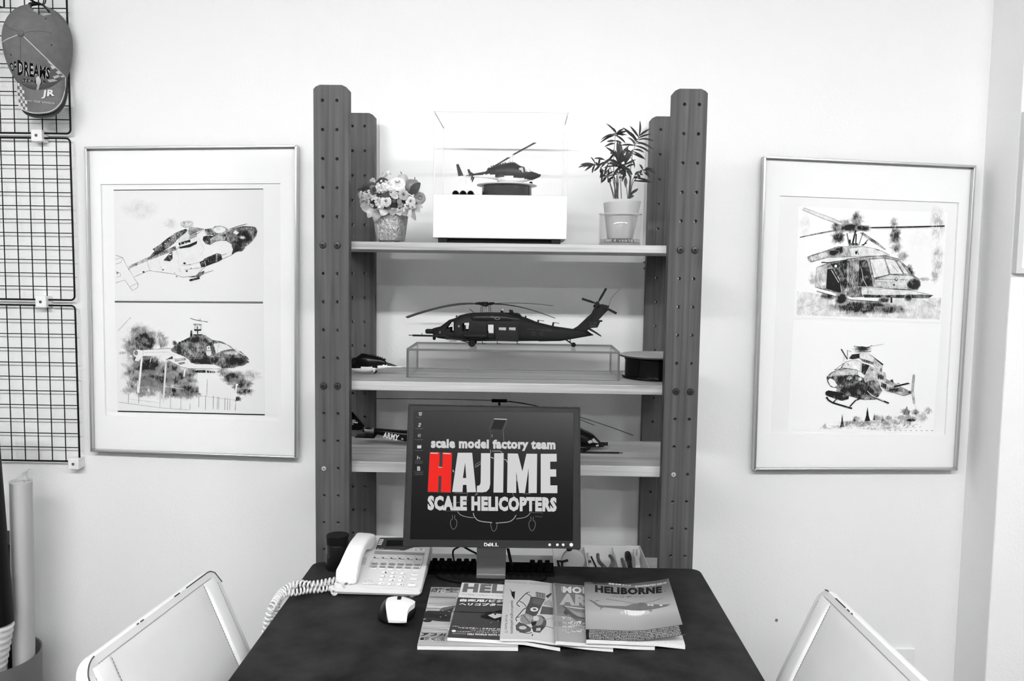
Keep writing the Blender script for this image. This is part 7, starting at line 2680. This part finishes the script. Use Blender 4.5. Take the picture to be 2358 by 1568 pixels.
P(oval(1385, 965, 24, 14, 12), g(140))
P(oval(715, 944, 14, 7, 10), g(110))
L([(785, 808), (1000, 840), (1160, 866), (1290, 862), (1420, 838), (1550, 795)], 6, g(104))
L([(1020, 874), (1200, 876)], 4, g(118))
arcq = lambda x0, y0, x1, y1, h0, h1, sag: (lambda u, v: c77(x0 + (x1 - x0) * u, y0 + (y1 - y0) * u + sag * 4 * u * (1 - u) + (h0 + (h1 - h0) * u) * (1 - v)))


def arc_text(s, x0, y0, x1, y1, h0, h1, sag, bold, ink):
    A.text(s, arcq(x0, y0, x1, y1, h0, h1, sag), bold, ink)


arc_text('HELIBORNE', 640, 620, 1535, 636, 98, 92, 28, 0.058, g(18))
arc_text('ヘリボーン', 868, 758, 1310, 760, 26, 24, 8, 0.02, g(98))
A.field(0, 0.98, 0.955, 1.0, g(86), 30, 2)
arc_text('軍事研究', 530, 568, 815, 590, 28, 26, 6, 0.05, g(26))
arc_text('別冊', 822, 592, 900, 600, 22, 22, 0, 0.05, g(238))
arc_text('世界のヘリ', 908, 600, 1118, 620, 22, 22, 2, 0.05, g(238))
arc_text('ILLUSTRATED NO.44', 1180, 628, 1595, 580, 20, 18, 12, 0.03, g(238))
L([(1562, 706), (1588, 700)], 10, g(90))
A.field(0, 1, 0.0, 0.152, g(16), 40, 4)
ROWS = ['\u2605AH-64 APACHE\u2605AH-1S HUEY COBRA\u2605AH-1W SEA COBRA\u2605CH-47D', 'CHINOOK\u2605OH-58D KIOWA\u2605SA365M PANTHER\u2605BO105 PAH-1\u2605A129', 'MANGUSTA\u2605UH-60A BLACKHAWK\u2605SH-60B SEAHAWK\u2605V-22 OSPR', 'EY\u2605BELL HELICOPTER HISTORY\u2605HELICOPTER ARMAMENT\u2605EAST', 'EUROPIAN HELICOPTER\u2605FIGHTING CHOPPERS IN VIETNAM\u2605HELI', 'COPTER POWER OF JGSDF\u2605WORLD HELO BOOKS\u2605WORLD']
t5, mb5, h5f, surf5 = COVERS[4]
for k, s in enumerate(ROWS):
    vs, fs = text2d(s, 0.05, 1)
    v1 = 0.147 - 0.0245 * k
    A.k += 1
    d = 0.0001 + A.k * A.step
    A.mb.add([surf5(0.03 + 0.93 * u, v1 - 0.0205 * (1 - v), d) for u, v in vs], fs, 0, g(214))
A.done('grey sunset cover with a helicopter silhouette and a black title')

# ---- tool tray on the lowest board
ZL = z_low + 0.0005
tx0, tx1 = at_y(1270, 1257, 0.3).x, at_y(1474, 1257, 0.3).x
ty0, ty1 = 0.105, 0.302
tzt = at_y(1472, 1256, ty1).z
tray = thing('tool_tray', 'white plastic tray of hand tools with three compartments, on the lowest board behind the desk', 'tray', ((tx0 + tx1) / 2, (ty0 + ty1) / 2, ZL))
M_tray = mat('tray_plastic', 222, 0.4, 0.4)
wt = 0.0022
mb = MB().box(tx0 + 0.006, tx1 - 0.006, ty0 + 0.006, ty1 - 0.006, ZL, ZL + wt)
obj('tray_floor', mb, M_tray, tray)
for (a, b) in (((tx0, ty0), (tx1, ty0)), ((tx1, ty0), (tx1, ty1)), ((tx1, ty1), (tx0, ty1)), ((tx0, ty1), (tx0, ty0))):
    a, b = Vector((*a, tzt)), Vector((*b, tzt))
    cen = Vector(((tx0 + tx1) / 2, (ty0 + ty1) / 2, 0))
    ins = lambda p, s, z: Vector((p.x + math.copysign(s, cen.x - p.x), p.y + math.copysign(s, cen.y - p.y), z))
    obj('tray_wall', MB().hexa([ins(a, 0.006, ZL), ins(b, 0.006, ZL), ins(b, 0.006 + wt, ZL), ins(a, 0.006 + wt, ZL), ins(a, 0, tzt), ins(b, 0, tzt), ins(b, wt, tzt), ins(a, wt, tzt)]), M_tray, tray)
dv = [at_y(1351, 1262, 0.2).x, at_y(1416, 1262, 0.2).x]
for x in dv:
    x += 0.004 if x == dv[1] else 0
    obj('divider', MB().box(x - 0.001, x + 0.001, ty0 + 0.007, ty1 - 0.007, ZL + wt, tzt - 0.004), M_tray, tray)
zf = ZL + wt + 0.0004


def tool(name, label, cat, px, py, Y):
    p = at_y(px, py, Y)
    return thing(name, label, cat, (p.x, Y, zf), group='hand tools in the tray')


q7 = lambda x, y, Y: at_y(*c77(x, y), Y)
t = tool('tape_measure', 'round pale tape case with a dark lens, in the first compartment of the tray', 'tape', 1320, 1300, 0.2)
c = q7(345, 340, 0.2)
c.z = zf + 0.030
obj('case', MB().lathe([(0.0004, 0.012), (0.022, 0.012), (0.030, 0.008), (0.0315, 0), (0.030, -0.008), (0.022, -0.012), (0.0004, -0.012)], Vector((c.x, 0.2, zf + 0.0315)), 32, 'y'), mat('tape_case', 176, 0.4), t, smooth=50)
obj('lens', MB().ball(Vector((q7(350, 245, 0.2).x, 0.205, zf + 0.060)), 0.018, 0.010, 0.008), mat('tape_lens', 70, 0.15, 0.6), t, smooth=True)
obj('hub', MB().ball(Vector((q7(295, 250, 0.2).x, 0.196, zf + 0.061)), 0.008, 0.006, 0.006), mat('tape_hub', 28, 0.3), t, smooth=True)
t = tool('spring_clip', 'small black clip in front of the pale tape case', 'clip', 1290, 1300, 0.16)
p0, p1, p2, p3 = q7(140, 300, 0.16), q7(200, 310, 0.16), q7(280, 290, 0.16), q7(160, 380, 0.16)
obj('clip_arm', MB().tube([p3, p0, p1, p2], 0.0035, 8).tube([p1, Vector((p1.x, 0.16, zf + 0.002))], 0.003, 8), M_black, t, smooth=60)
t = tool('marker_pen', 'pale marker pen leaning in the middle compartment of the tray', 'pen', 1360, 1290, 0.24)
a, b = q7(545, 215, 0.25), q7(590, 385, 0.17)
b.z = max(b.z, zf + 0.005)
obj('barrel', MB().tube([b, a], 0.0042, 12), mat('marker_white', 205, 0.4), t, smooth=45)
obj('cap', MB().tube([a, a + (a - b).normalized() * 0.006], [0.0044, 0.003], 12).tube([a.lerp(b, 0.55), a.lerp(b, 0.75)], 0.0045, 12), mat('marker_dark', 70, 0.4), t, smooth=45)
t = tool('file', 'dark slim file beside the marker pen in the tray', 'file', 1372, 1290, 0.22)
a, b = q7(590, 245, 0.24), q7(655, 385, 0.17)
b.z = max(b.z, zf + 0.004)
obj('blade', MB().tube([b, a], 0.0026, 8), M_black, t, smooth=45)
t = tool('pliers', 'pliers with two curved grey grips in the middle compartment', 'pliers', 1395, 1295, 0.2)
M_grip = mat('pliers_grip', 92, 0.5)
for pts in (((678, 215), (680, 260), (705, 320), (770, 385)), ((838, 230), (868, 270), (880, 320), (850, 385))):
    pp_ = smooth_path([q7(*pts[0], 0.23), q7(*pts[1], 0.21), q7(*pts[2], 0.18), q7(*pts[3], 0.14)], 5)
    for p in pp_:
        p.z = max(p.z, zf + 0.0056)
    obj('grip', MB().tube(pp_, [0.0046] * 8 + [0.0050] * (len(pp_) - 8), 10), M_grip, t, smooth=60)
a = q7(800, 385, 0.135)
obj('jaws', MB().hexa([Vector((a.x - 0.010, 0.115, zf)), Vector((a.x + 0.010, 0.115, zf)), Vector((a.x + 0.012, 0.145, zf)), Vector((a.x - 0.012, 0.145, zf)), Vector((a.x - 0.008, 0.115, zf + 0.010)), Vector((a.x + 0.008, 0.115, zf + 0.010)), Vector((a.x + 0.010, 0.145, zf + 0.014)), Vector((a.x - 0.010, 0.145, zf + 0.014))]), M_metal, t)
t = tool('screwdriver', 'screwdriver with a dark translucent handle in the last compartment', 'screwdriver', 1445, 1295, 0.2)
a, b = q7(1075, 205, 0.25), q7(1110, 385, 0.17)
b.z = max(b.z, zf + 0.008)
d = (b - a)
obj('handle', MB().tube([a - d * 0.02, a, a + d * 0.25, a + d * 0.5, a + d * 0.6, a + d * 0.75, a + d], [0.003, 0.0085, 0.0098, 0.0085, 0.006, 0.0075, 0.006], 14), mat('driver_handle', 34, 0.12, 0.6), t, smooth=45)
obj('shank', MB().tube([b, b + Vector((0.004, -0.05, -0.003))], 0.0022, 8), M_metal, t, smooth=45)
t = tool('craft_knife', 'white-handled forked tool beside the dark screwdriver', 'tool', 1460, 1290, 0.2)
a0, a1, m_, e = q7(1165, 155, 0.27), q7(1218, 150, 0.27), q7(1200, 290, 0.21), q7(1210, 385, 0.16)
e.z = max(e.z, zf + 0.007)
obj('handle', MB().tube(smooth_path([a0, q7(1170, 230, 0.24), m_], 4), 0.0046, 10).tube(smooth_path([a1, q7(1222, 230, 0.24), m_], 4), 0.0046, 10).tube([m_, e], 0.0070, 12), mat('knife_white', 222, 0.3), t, smooth=50)
t = tool('small_driver', 'short grey-handled driver at the divider of the last compartment', 'screwdriver', 1434, 1300, 0.16)
a, b = q7(1000, 275, 0.19), q7(1035, 385, 0.15)
b.z = max(b.z, zf + 0.005)
obj('handle', MB().tube([a, b], [0.0042, 0.0048], 10), mat('driver_grey', 84, 0.5), t, smooth=45)

# ---------------------------------------------------------------- cap hanging on the wire grid
c1 = crop(0, 0, 0.21053)
M_cap = mat('cap_cloth', 108, 0.85, 0.15, var=(50, 0.10), bump=(500, 0.25))
M_capdark = mat('cap_black', 14, 0.8, 0.2)
M_capwhite = mat('cap_white', 214, 0.7, 0.2)
YCAP = 0.392
cb = at_y(97, 101, YCAP)
crx, crz_u, crz_l, cH = 0.0865, 0.100, 0.150, 0.104
capo = thing('baseball_cap', 'grey baseball cap with black lettering hanging on the top wire grid', 'cap', (cb.x, YCAP, cb.z - 0.16))


def cap_d(x, z):
    dx = (x - cb.x) / crx
    dz = (z - cb.z) / (crz_u if z > cb.z else crz_l)
    r2 = min(dx * dx + dz * dz, 0.9999)
    wr = 0.0025 * math.sin(55 * (x - cb.x) + 38 * (z - cb.z)) * (1 - r2)
    return YCAP - cH * (1 - r2 ** 1.15) ** 0.46 - wr


notch = [c1(*p) for p in ((322, 40), (345, 90), (385, 135), (430, 162), (505, 182), (540, 150), (556, 140), (470, 30))]
NR, NA = 22, 64
vs = []
for j in range(NR + 1):
    r = math.sin(PI / 2 * j / NR)
    for k in range(NA):
        a = 2 * PI * k / NA
        x = cb.x + crx * r * math.cos(a)
        z = cb.z + (crz_u if math.sin(a) > 0 else crz_l) * r * math.sin(a)
        vs.append(Vector((x, cap_d(x, z), z)))
fs = []
for j in range(NR):
    for k in range(NA):
        q = (j * NA + k, j * NA + (k + 1) % NA, (j + 1) * NA + (k + 1) % NA, (j + 1) * NA + k)
        c = sum((vs[i] for i in q), Vector()) / 4
        if inside(project(c), notch):
            continue
        fs.append(q)
crown = obj('crown', MB().add(vs, fs), M_cap, capo, smooth=70)
bt = on_depth(*c1(230, 365), cap_d, YCAP - 0.09)
obj('button', MB().ball(bt + Vector((0, -0.002, 0)), 0.0085, 0.005, 0.0085), M_cap, capo, smooth=True)
sd = lambda d: (lambda px, py: on_depth(px, py, cap_d, YCAP - 0.06) + Vector((0, -d, 0)))
for q in ([(20, 468), (90, 425), (195, 385)], [(262, 402), (400, 535), (560, 690), (715, 842)]):
    pts = [on_depth(*c1(x, y), cap_d, YCAP - 0.05) + Vector((0, -0.0005, 0)) for x, y in spath(q, 6)]
    obj('piping', MB().tube(pts, 0.0011, 6), M_capwhite, crown, smooth=True)
for q in ([(275, 355), (420, 340), (560, 360)], [(190, 345), (110, 310), (50, 265)], [(225, 410), (225, 560), (225, 660)]):
    pts = [on_depth(*c1(x, y), cap_d, YCAP - 0.06) for x, y in spath(q, 6)]
    obj('seam', MB().tube(pts, 0.0006, 5), mat('cap_seam', 74, 0.9), crown, smooth=True)
for x, y in ((500, 205), (563, 493), (120, 600)):
    obj('eyelet', MB().ball(on_depth(*c1(x, y), cap_d, YCAP - 0.06), 0.0022, 0.0015, 0.0022, 10, 6), mat('cap_eyelet', 50, 0.7), crown, smooth=True)
A = Art(lambda px, py, d: on_depth(px, py, cap_d, YCAP - 0.05) + Vector((0, -0.0010 - d, 0)), c1, 4e-5, 2.2)
for bold, m in ((0.085, 1), (0.035, 0)):
    A.text('DREAMS', ((195, 652), (552, 742), (545, 868), (198, 825)), bold, 0, m)
    A.text('OF', ((100, 692), (176, 668), (182, 800), (128, 775)), bold, 0, m)
    A.text('TEAM JR', ((248, 862), (512, 884), (506, 926), (258, 920)), bold, 0, m)
A.poly([(398, 850), (430, 830), (448, 880), (425, 985), (398, 985), (412, 930), (396, 900)], 0, 1)
for q in (((520, 668), (545, 680), (585, 712), (560, 708)), ((553, 716), (590, 720), (615, 745), (575, 760)), ((612, 790), (645, 772), (685, 805), (640, 815)), ((580, 838), (640, 820), (660, 840), (600, 865)), ((520, 875), (590, 866), (635, 885), (545, 902)), ((660, 832), (700, 822), (715, 842), (680, 850))):
    A.poly(q, 0, 1)
obj('lettering', A.mb, [M_capdark, M_capwhite], crown)
# brim
seam = spath([(176, 830), (240, 920), (320, 968), (410, 985), (520, 968), (620, 915), (716, 842)], 4)
edge = spath([(180, 860), (190, 1020), (215, 1168), (310, 1232), (440, 1245), (575, 1218), (672, 1125), (714, 980), (718, 850)], 3)
NE = len(seam) - 1


def along(path, u):
    f = u * (len(path) - 1)
    i = min(int(f), len(path) - 2)
    return path[i][0] + (path[i + 1][0] - path[i][0]) * (f - i), path[i][1] + (path[i + 1][1] - path[i][1]) * (f - i)


def brim(px, py, d=0.0):
    cx, cyy = c1(440, 985)
    u = (px - c1(440, 0)[0]) / 57.0
    v = max(0, (py - c1(0, 830)[1]) / 88.0)
    return at_y(px, py, YCAP - 0.030 - 0.040 * max(0, 1 - u * u) ** 0.6 - 0.022 * min(v, 1) - d)


def brim_pt(u, v):
    a, b = along(seam, u), along(edge, u)
    return brim(*c1(a[0] + (b[0] - a[0]) * v, a[1] + (b[1] - a[1]) * v))


mb = MB().grid(brim_pt, 36, 12)
mb.grid(lambda u, v: brim_pt(u, v) + Vector((0, 0.0035, -0.001)), 36, 12, flip=True)
mb.grid(lambda u, v: brim_pt(u, 1) + Vector((0, 0.0035, -0.001)) * v, 36, 1)
br = obj('brim', mb, M_cap, capo, smooth=60)
obj('brim_underside', MB().grid(lambda u, v: brim_pt(u, 0.55 + 0.45 * v) + Vector((0, 0.004 + 0.008 * v, -0.009 * v)), 36, 3), mat('cap_underside', 60, 0.9), br, smooth=60)
pts = [brim_pt(k / 36, 0.97) + Vector((0, -0.0008, 0)) for k in range(37)]
obj('piping', MB().tube(pts, 0.0011, 6), M_capwhite, br, smooth=True)
A = Art(lambda px, py, d: brim(px, py, 0.0012 + d), c1, 4e-5, 3.0)
rows = 9
for j in range(rows):
    for k in range(5):
        if (j + k) % 2 == 0:
            continue
        x0, y0 = 186 + 24 * k + 2 * j, 868 + 36 * j + 4 * k
        if x0 + 24 > 225 + 11 * j + 6:
            continue
        A.poly([(x0, y0), (x0 + 24, y0 + 5), (x0 + 27, y0 + 40), (x0 + 3, y0 + 36)], 0, 1)
for bold, m in ((0.09, 0), (0.04, 1)):
    A.text('JR', ((466, 985), (600, 977), (594, 1070), (452, 1078)), bold, 0, m)
for bold, m in ((0.06, 1), (0.0, 0)):
    A.text('LD TO THE WORLD', ((228, 1082), (606, 1116), (600, 1146), (222, 1104)), bold, 0, m)
obj('lettering', A.mb, [mat('cap_outline', 50, 0.8), M_capwhite], br)
pts = smooth_path([at_y(*c1(322, 70), YCAP - 0.012), at_y(*c1(345, 46), YCAP - 0.012), at_y(*c1(440, 42), YCAP - 0.012), at_y(*c1(500, 82), YCAP - 0.012), at_y(*c1(552, 140), YCAP - 0.012)], 6)
mb = MB()
mb.loft([[p + Vector((0, -0.008, 0.0025)), p + Vector((0, 0.008, 0.0025)), p + Vector((0, 0.008, -0.0025)), p + Vector((0, -0.008, -0.0025))] for p in pts])
obj('strap', mb, mat('cap_strap', 40, 0.6), capo)

# ---------------------------------------------------------------- chairs
M_leather = mat('white_leather', 238, 0.42, 0.35, var=(14, 0.015), bump=(420, 0.12))
M_leather2 = mat('white_leather_side', 246, 0.42, 0.35, bump=(420, 0.12))
M_thread = mat('grey_thread', 150, 0.8)
M_worn = mat('worn_piping', 70, 0.6)
M_steel = mat('chair_steel', 170, 0.25, 0.5, 1.0)


def chair(label, A_, B_, C_, facing, worn):
    """A far top corner, B near top corner, C down the far side; facing = +1 / -1 along x"""
    u = (B_ - A_).normalized()
    v = (C_ - A_)
    v = (v - u * v.dot(u)).normalized()
    n = u.cross(v).normalized()
    if n.x * facing < 0:
        n = -n
    W, H = 0.43, 0.34

    def S(a, b, d):
        # lower part of the back turns away behind
        if b <= 0.20:
            return A_ + u * a + v * b + n * d
        t = (b - 0.20) / 0.10
        ang = min(t, 1.4) * 0.9
        R = 0.10 / 0.9
        c = A_ + u * a + v * 0.20 - n * R
        p = c + (n * math.cos(ang) + v * math.sin(ang)) * (R + d)
        if t > 1.4:
            p += (v * math.cos(ang) - n * math.sin(ang)) * (b - 0.20 - 0.14)
        return p
    mid = S(W / 2, H, 0)
    nh = Vector((n.x, n.y, 0)).normalized()
    uh = Vector((u.x, u.y, 0)).normalized()
    seat_c = Vector((A_.x, A_.y, 0)) + uh * W / 2 + nh * 0.26
    t = thing('chair', label, 'chair', (seat_c.x, seat_c.y, 0), group='white leather chairs')

    def rr(ins, r):
        out = []
        r = max(r - ins, 0.006)
        x0, x1, y0, y1 = ins, W - ins, ins, H - ins
        for (cx, cy, a0) in ((x0 + r, y0 + r, 180), (x1 - r, y0 + r, 270), (x1 - r, y1 - r, 0), (x0 + r, y1 - r, 90)):
            for k in range(7):
                a = math.radians(a0 + 15 * k)
                out.append((cx + r * math.cos(a), cy + r * math.sin(a)))
        res = []
        for i, p in enumerate(out):
            q = out[(i + 1) % len(out)]
            m = max(1, int(math.dist(p, q) / 0.03))
            for k in range(m):
                res.append((p[0] + (q[0] - p[0]) * k / m, p[1] + (q[1] - p[1]) * k / m))
        return res
    base_ring = rr(0, 0.034)

    def ring(ins, d):
        cx, cy = W / 2, H / 2
        sx, sy = (W / 2 - ins) / (W / 2), (H / 2 - ins) / (H / 2)
        return [S(cx + (a - cx) * sx, cy + (b - cy) * sy, d) for a, b in base_ring]
    mb = MB().loft([ring(0.10, -0.030), ring(0.012, -0.029), ring(0.003, -0.025), ring(0.0, -0.018), ring(0.0, -0.010), ring(0.002, -0.008), ring(0.002, -0.006), ring(0.0, -0.004), ring(0.002, 0.0), ring(0.014, 0.0005), ring(0.0155, -0.0008), ring(0.05, -0.0008), ring(0.10, -0.0008), ring(0.16, -0.0008)], cap=True)
    back = obj('backrest', mb, M_leather, t, smooth=35)
    for a0, a1, m, bul in ((0.0165, 0.062, M_leather2, 0.006), (0.064, W - 0.064, M_leather, 0.004), (W - 0.062, W - 0.0165, M_leather2, 0.006)):
        def pad(x, y, a0=a0, a1=a1, bul=bul):
            a, b = a0 + (a1 - a0) * x, 0.0165 + (H - 0.033) * y
            # round off the outer corners
            return S(a, b, 0.0004 + bul * (max(0.0, 16 * x * (1 - x) * y * (1 - y)) ** 0.28))
        obj('pad_panel', MB().grid(pad, 12, 30), m, back, smooth=60)
    mb = MB()

    def dash(a0, b0, a1, b1, d):
        L = math.hypot(a1 - a0, b1 - b0)
        nn = int(L / 0.0062)
        dx, dy = (a1 - a0) / L, (b1 - b0) / L
        for k in range(nn):
            s0, s1 = (k + 0.15) * L / nn, (k + 0.75) * L / nn
            w = 0.0004
            q = [S(a0 + dx * s + dy * w * e, b0 + dy * s - dx * w * e, d) for s, e in ((s0, -1), (s1, -1), (s1, 1), (s0, 1))]
            mb.prism(q, n * 0.0005)
    for a in (0.063, W - 0.063):
        dash(a, 0.02, a, H - 0.02, 0.0008)
    dash(0.03, 0.0150, W - 0.03, 0.0150, 0.0006)
    for a in (0.0150, W - 0.0150):
        dash(a, 0.03, a, H - 0.03, 0.0006)
    obj('stitching', mb, M_thread, back, kind='stuff')
    for f0, f1 in worn:
        pts = []
        for k in range(12):
            a = W * (f0 + (f1 - f0) * k / 11)
            b = 0.0015
            if a < 0.034:
                b = 0.034 - math.sqrt(max(0, 0.034 ** 2 - (0.034 - a) ** 2)) + 0.0015
            if a > W - 0.034:
                b = 0.034 - math.sqrt(max(0, 0.034 ** 2 - (a - W + 0.034) ** 2)) + 0.0015
            pts.append(S(a, b, 0.0004))
        obj('piping_wear', MB().tube(pts, 0.0012, 6), M_worn, back, smooth=True, label='dark worn stretch of the piping')
    # seat and steel frame, mostly hidden
    mb = MB()
    sc = [seat_c + uh * a + nh * b for a, b in ((-0.21, -0.20), (0.21, -0.20), (0.21, 0.18), (-0.21, 0.18))]
    mb.hexa([Vector((p.x, p.y, 0.40)) for p in sc] + [Vector((p.x, p.y, 0.46)) for p in sc])
    obj('seat', mb, M_leather, t, bevel=0.02, segs=4)
    for s in (-0.15, 0.15):
        q = S(W / 2 + s, 0.12, -0.034)
        q2 = S(W / 2 + s, H * 0.9, -0.03)
        r0 = seat_c + uh * s - nh * 0.215
        obj('back_support', MB().tube(smooth_path([q, q2 - n * 0.012, Vector((r0.x, r0.y, 0.47)), Vector((r0.x, r0.y, 0.405)), Vector((r0.x, r0.y, 0.38)) + nh * 0.03], 5), 0.009, 10), M_steel, t, smooth=60)
    for a in (-0.19, 0.19):
        for b in (-0.18, 0.16):
            p = seat_c + uh * a + nh * b
            obj('leg', MB().tube([Vector((p.x, p.y, 0.0)), Vector((p.x, p.y, 0.402))], 0.011, 10), M_steel, t, smooth=50)


ZT = 0.80
chair('white leather chair with a stitched back tilted toward the desk, under the left framed picture', at_z(495, 1303, ZT), at_z(203, 1518, ZT), at_y(579, 1485, at_z(495, 1303, ZT).y), 1, ((0.0, 0.27), (0.33, 0.37), (0.61, 0.63), (0.645, 0.655), (0.93, 1.0)))
Ar = at_z(1893, 1345, ZT)
chair('white leather chair with a stitched back tilted toward the desk, under the right framed picture', Ar, at_z(2126, 1568, ZT), at_y(1781, 1568, Ar.y), -1, ((0.05, 0.08), (0.16, 0.26), (0.28, 0.30), (0.32, 0.33)))

# ---------------------------------------------------------------- bin with rolls
YBIN = 0.245
xr_ = at_y(80, 1512, YBIN)
RB = 0.135
bc = Vector((xr_.x - RB, YBIN, 0))
bz = xr_.z
bn = thing('waste_bin', 'grey cylindrical bin holding rolls, in the lower corner by the wall', 'bin', bc)
M_bin = mat('bin_grey', 104, 0.5)
obj('drum', MB().lathe([(0.0003, 0.004), (RB * 0.955, 0.004), (RB * 0.975, bz), (RB, bz + 0.002), (RB, bz - 0.004), (RB * 0.995, bz - 0.012), (RB * 0.97, 0.0), (0.0003, 0.0)], bc, 48), M_bin, bn, smooth=40)
YR_ = 0.250
p0, p1 = at_y(48, 1110, YR_), at_y(57, 1480, YR_)
rx_ = (at_y(73, 1300, YR_).x - at_y(27, 1300, YR_).x) / 2
roll = thing('paper_roll', 'tall white paper roll in clear wrap standing in the bin', 'roll', (p1.x, YR_, 0.006))
top_ = Vector((p0.x, YR_, p0.z))
bot_ = Vector((p1.x + (p1.x - p0.x) * (p1.z - 0.008) / max(p0.z - p1.z, 0.01), YR_, 0.008))
bot_.x = min(bot_.x, bc.x + RB * 0.93 - rx_ - 0.002)
ax = (top_ - bot_).normalized()
obj('paper', MB().tube([bot_, top_], rx_, 32).tube([top_ - ax * 0.002, top_ + ax * 0.0002], rx_ * 0.82, 24), mat('roll_white', 226, 0.5), roll, smooth=40)
M_wrapc = clear('clear_wrap', 0.97, 0.12, body=0.10, body_g=240, ior=1.45, cap=0.5)
obj('wrap', MB().loft([[c + Vector((math.cos(2 * PI * k / 32) * r, math.sin(2 * PI * k / 32) * r, 0)) for k in range(32)] for c, r in ((bot_, rx_ + 0.0006), (top_, rx_ + 0.0006), (top_ + ax * 0.005, rx_ + 0.0002))], cap=False), M_wrapc, roll, smooth=40)
rd = random.Random(5)
mb = MB()
for k in range(7):
    a = rd.uniform(0, 2 * PI)
    b0 = top_ + Vector((rx_ * 0.8 * math.cos(a), rx_ * 0.6 * math.sin(a), 0))
    tipp = top_ + Vector((0.010 + rd.uniform(-0.008, 0.022), rd.uniform(-0.01, 0.01), rd.uniform(0.015, 0.038)))
    w = Vector((rd.uniform(-0.01, 0.01), rd.uniform(-0.01, 0.01), rd.uniform(-0.006, 0.006)))
    c_ = b0.lerp(tipp, 0.5) + Vector((rd.uniform(-.006, .006), rd.uniform(-.006, .006), 0.002))
    mb.add([b0, b0 + w, c_ + w, tipp, c_ - w * 0.4], [(0, 1, 2, 4), (4, 2, 3)])
obj('wrap_tuft', mb, clear('crumpled_wrap', 0.92, 0.1, body=0.25, body_g=235, cap=0.6), roll)
# dark tube with a ribbed white sleeve
YT_ = 0.175
e0, e1, e2 = at_y(-36, 1120, YT_), at_y(-10, 1433, YT_), at_y(2, 1568, YT_)
rt = 0.0435
tb_ = thing('poster_tube', 'black tube with a ribbed white sleeve, leaning in the bin beside the paper roll', 'tube', (e2.x, YT_, 0.01))
d = (e1 - e0).normalized()
low_ = e1 + d * ((e1.z - 0.02) / max(-d.z, 0.1))
low_.z = max(low_.z, 0.02)
low_.x = min(low_.x, bc.x + RB * 0.9 - rt * 1.1 - 3.2 * rx_)
up0 = e1 - d * ((at_y(0, 960, YT_).z - e1.z) / max(-d.z, 0.1))
obj('tube', MB().tube([e1 - d * -0.002, up0], rt * 0.98, 32), mat('tube_black', 12, 0.5), tb_, smooth=40)
pts, rs = [], []
NS = 100
for k in range(NS + 1):
    pts.append(e1.lerp(low_, k / NS))
    rs.append(rt * (1.0 + 0.03 * math.sin(2 * PI * k / 4.0)) if k not in (0,) else rt * 0.95)
obj('ribbed_sleeve', MB().tube(pts, rs, 28), mat('sleeve_white', 226, 0.6), tb_, smooth=60)
YG_ = 0.31
g0, g1 = at_y(16, 1222, YG_), at_y(22, 1420, YG_)
bar = thing('flat_bar', 'thin dark bar with a grey tip between the black tube and paper roll', 'bar', (g1.x, YG_, 0.01))
dd = (g1 - g0).normalized()
gl = g1 + dd * ((g1.z - 0.015) / max(-dd.z, 0.1))
gl.x = max(min(gl.x, bc.x + RB * 0.8), bc.x - RB * 0.8)
hw = 0.0075
for nm, a, b, m in (('bar', g0.lerp(gl, 0.06), gl, M_black), ('tip', g0, g0.lerp(gl, 0.06), mat('bar_tip', 96, 0.5))):
    obj(nm, MB().hexa([b + Vector((-hw, -0.002, 0)), b + Vector((hw, -0.002, 0)), b + Vector((hw, 0.002, 0)), b + Vector((-hw, 0.002, 0)), a + Vector((-hw, -0.002, 0)), a + Vector((hw, -0.002, 0)), a + Vector((hw, 0.002, 0)), a + Vector((-hw, 0.002, 0))]), m, bar)
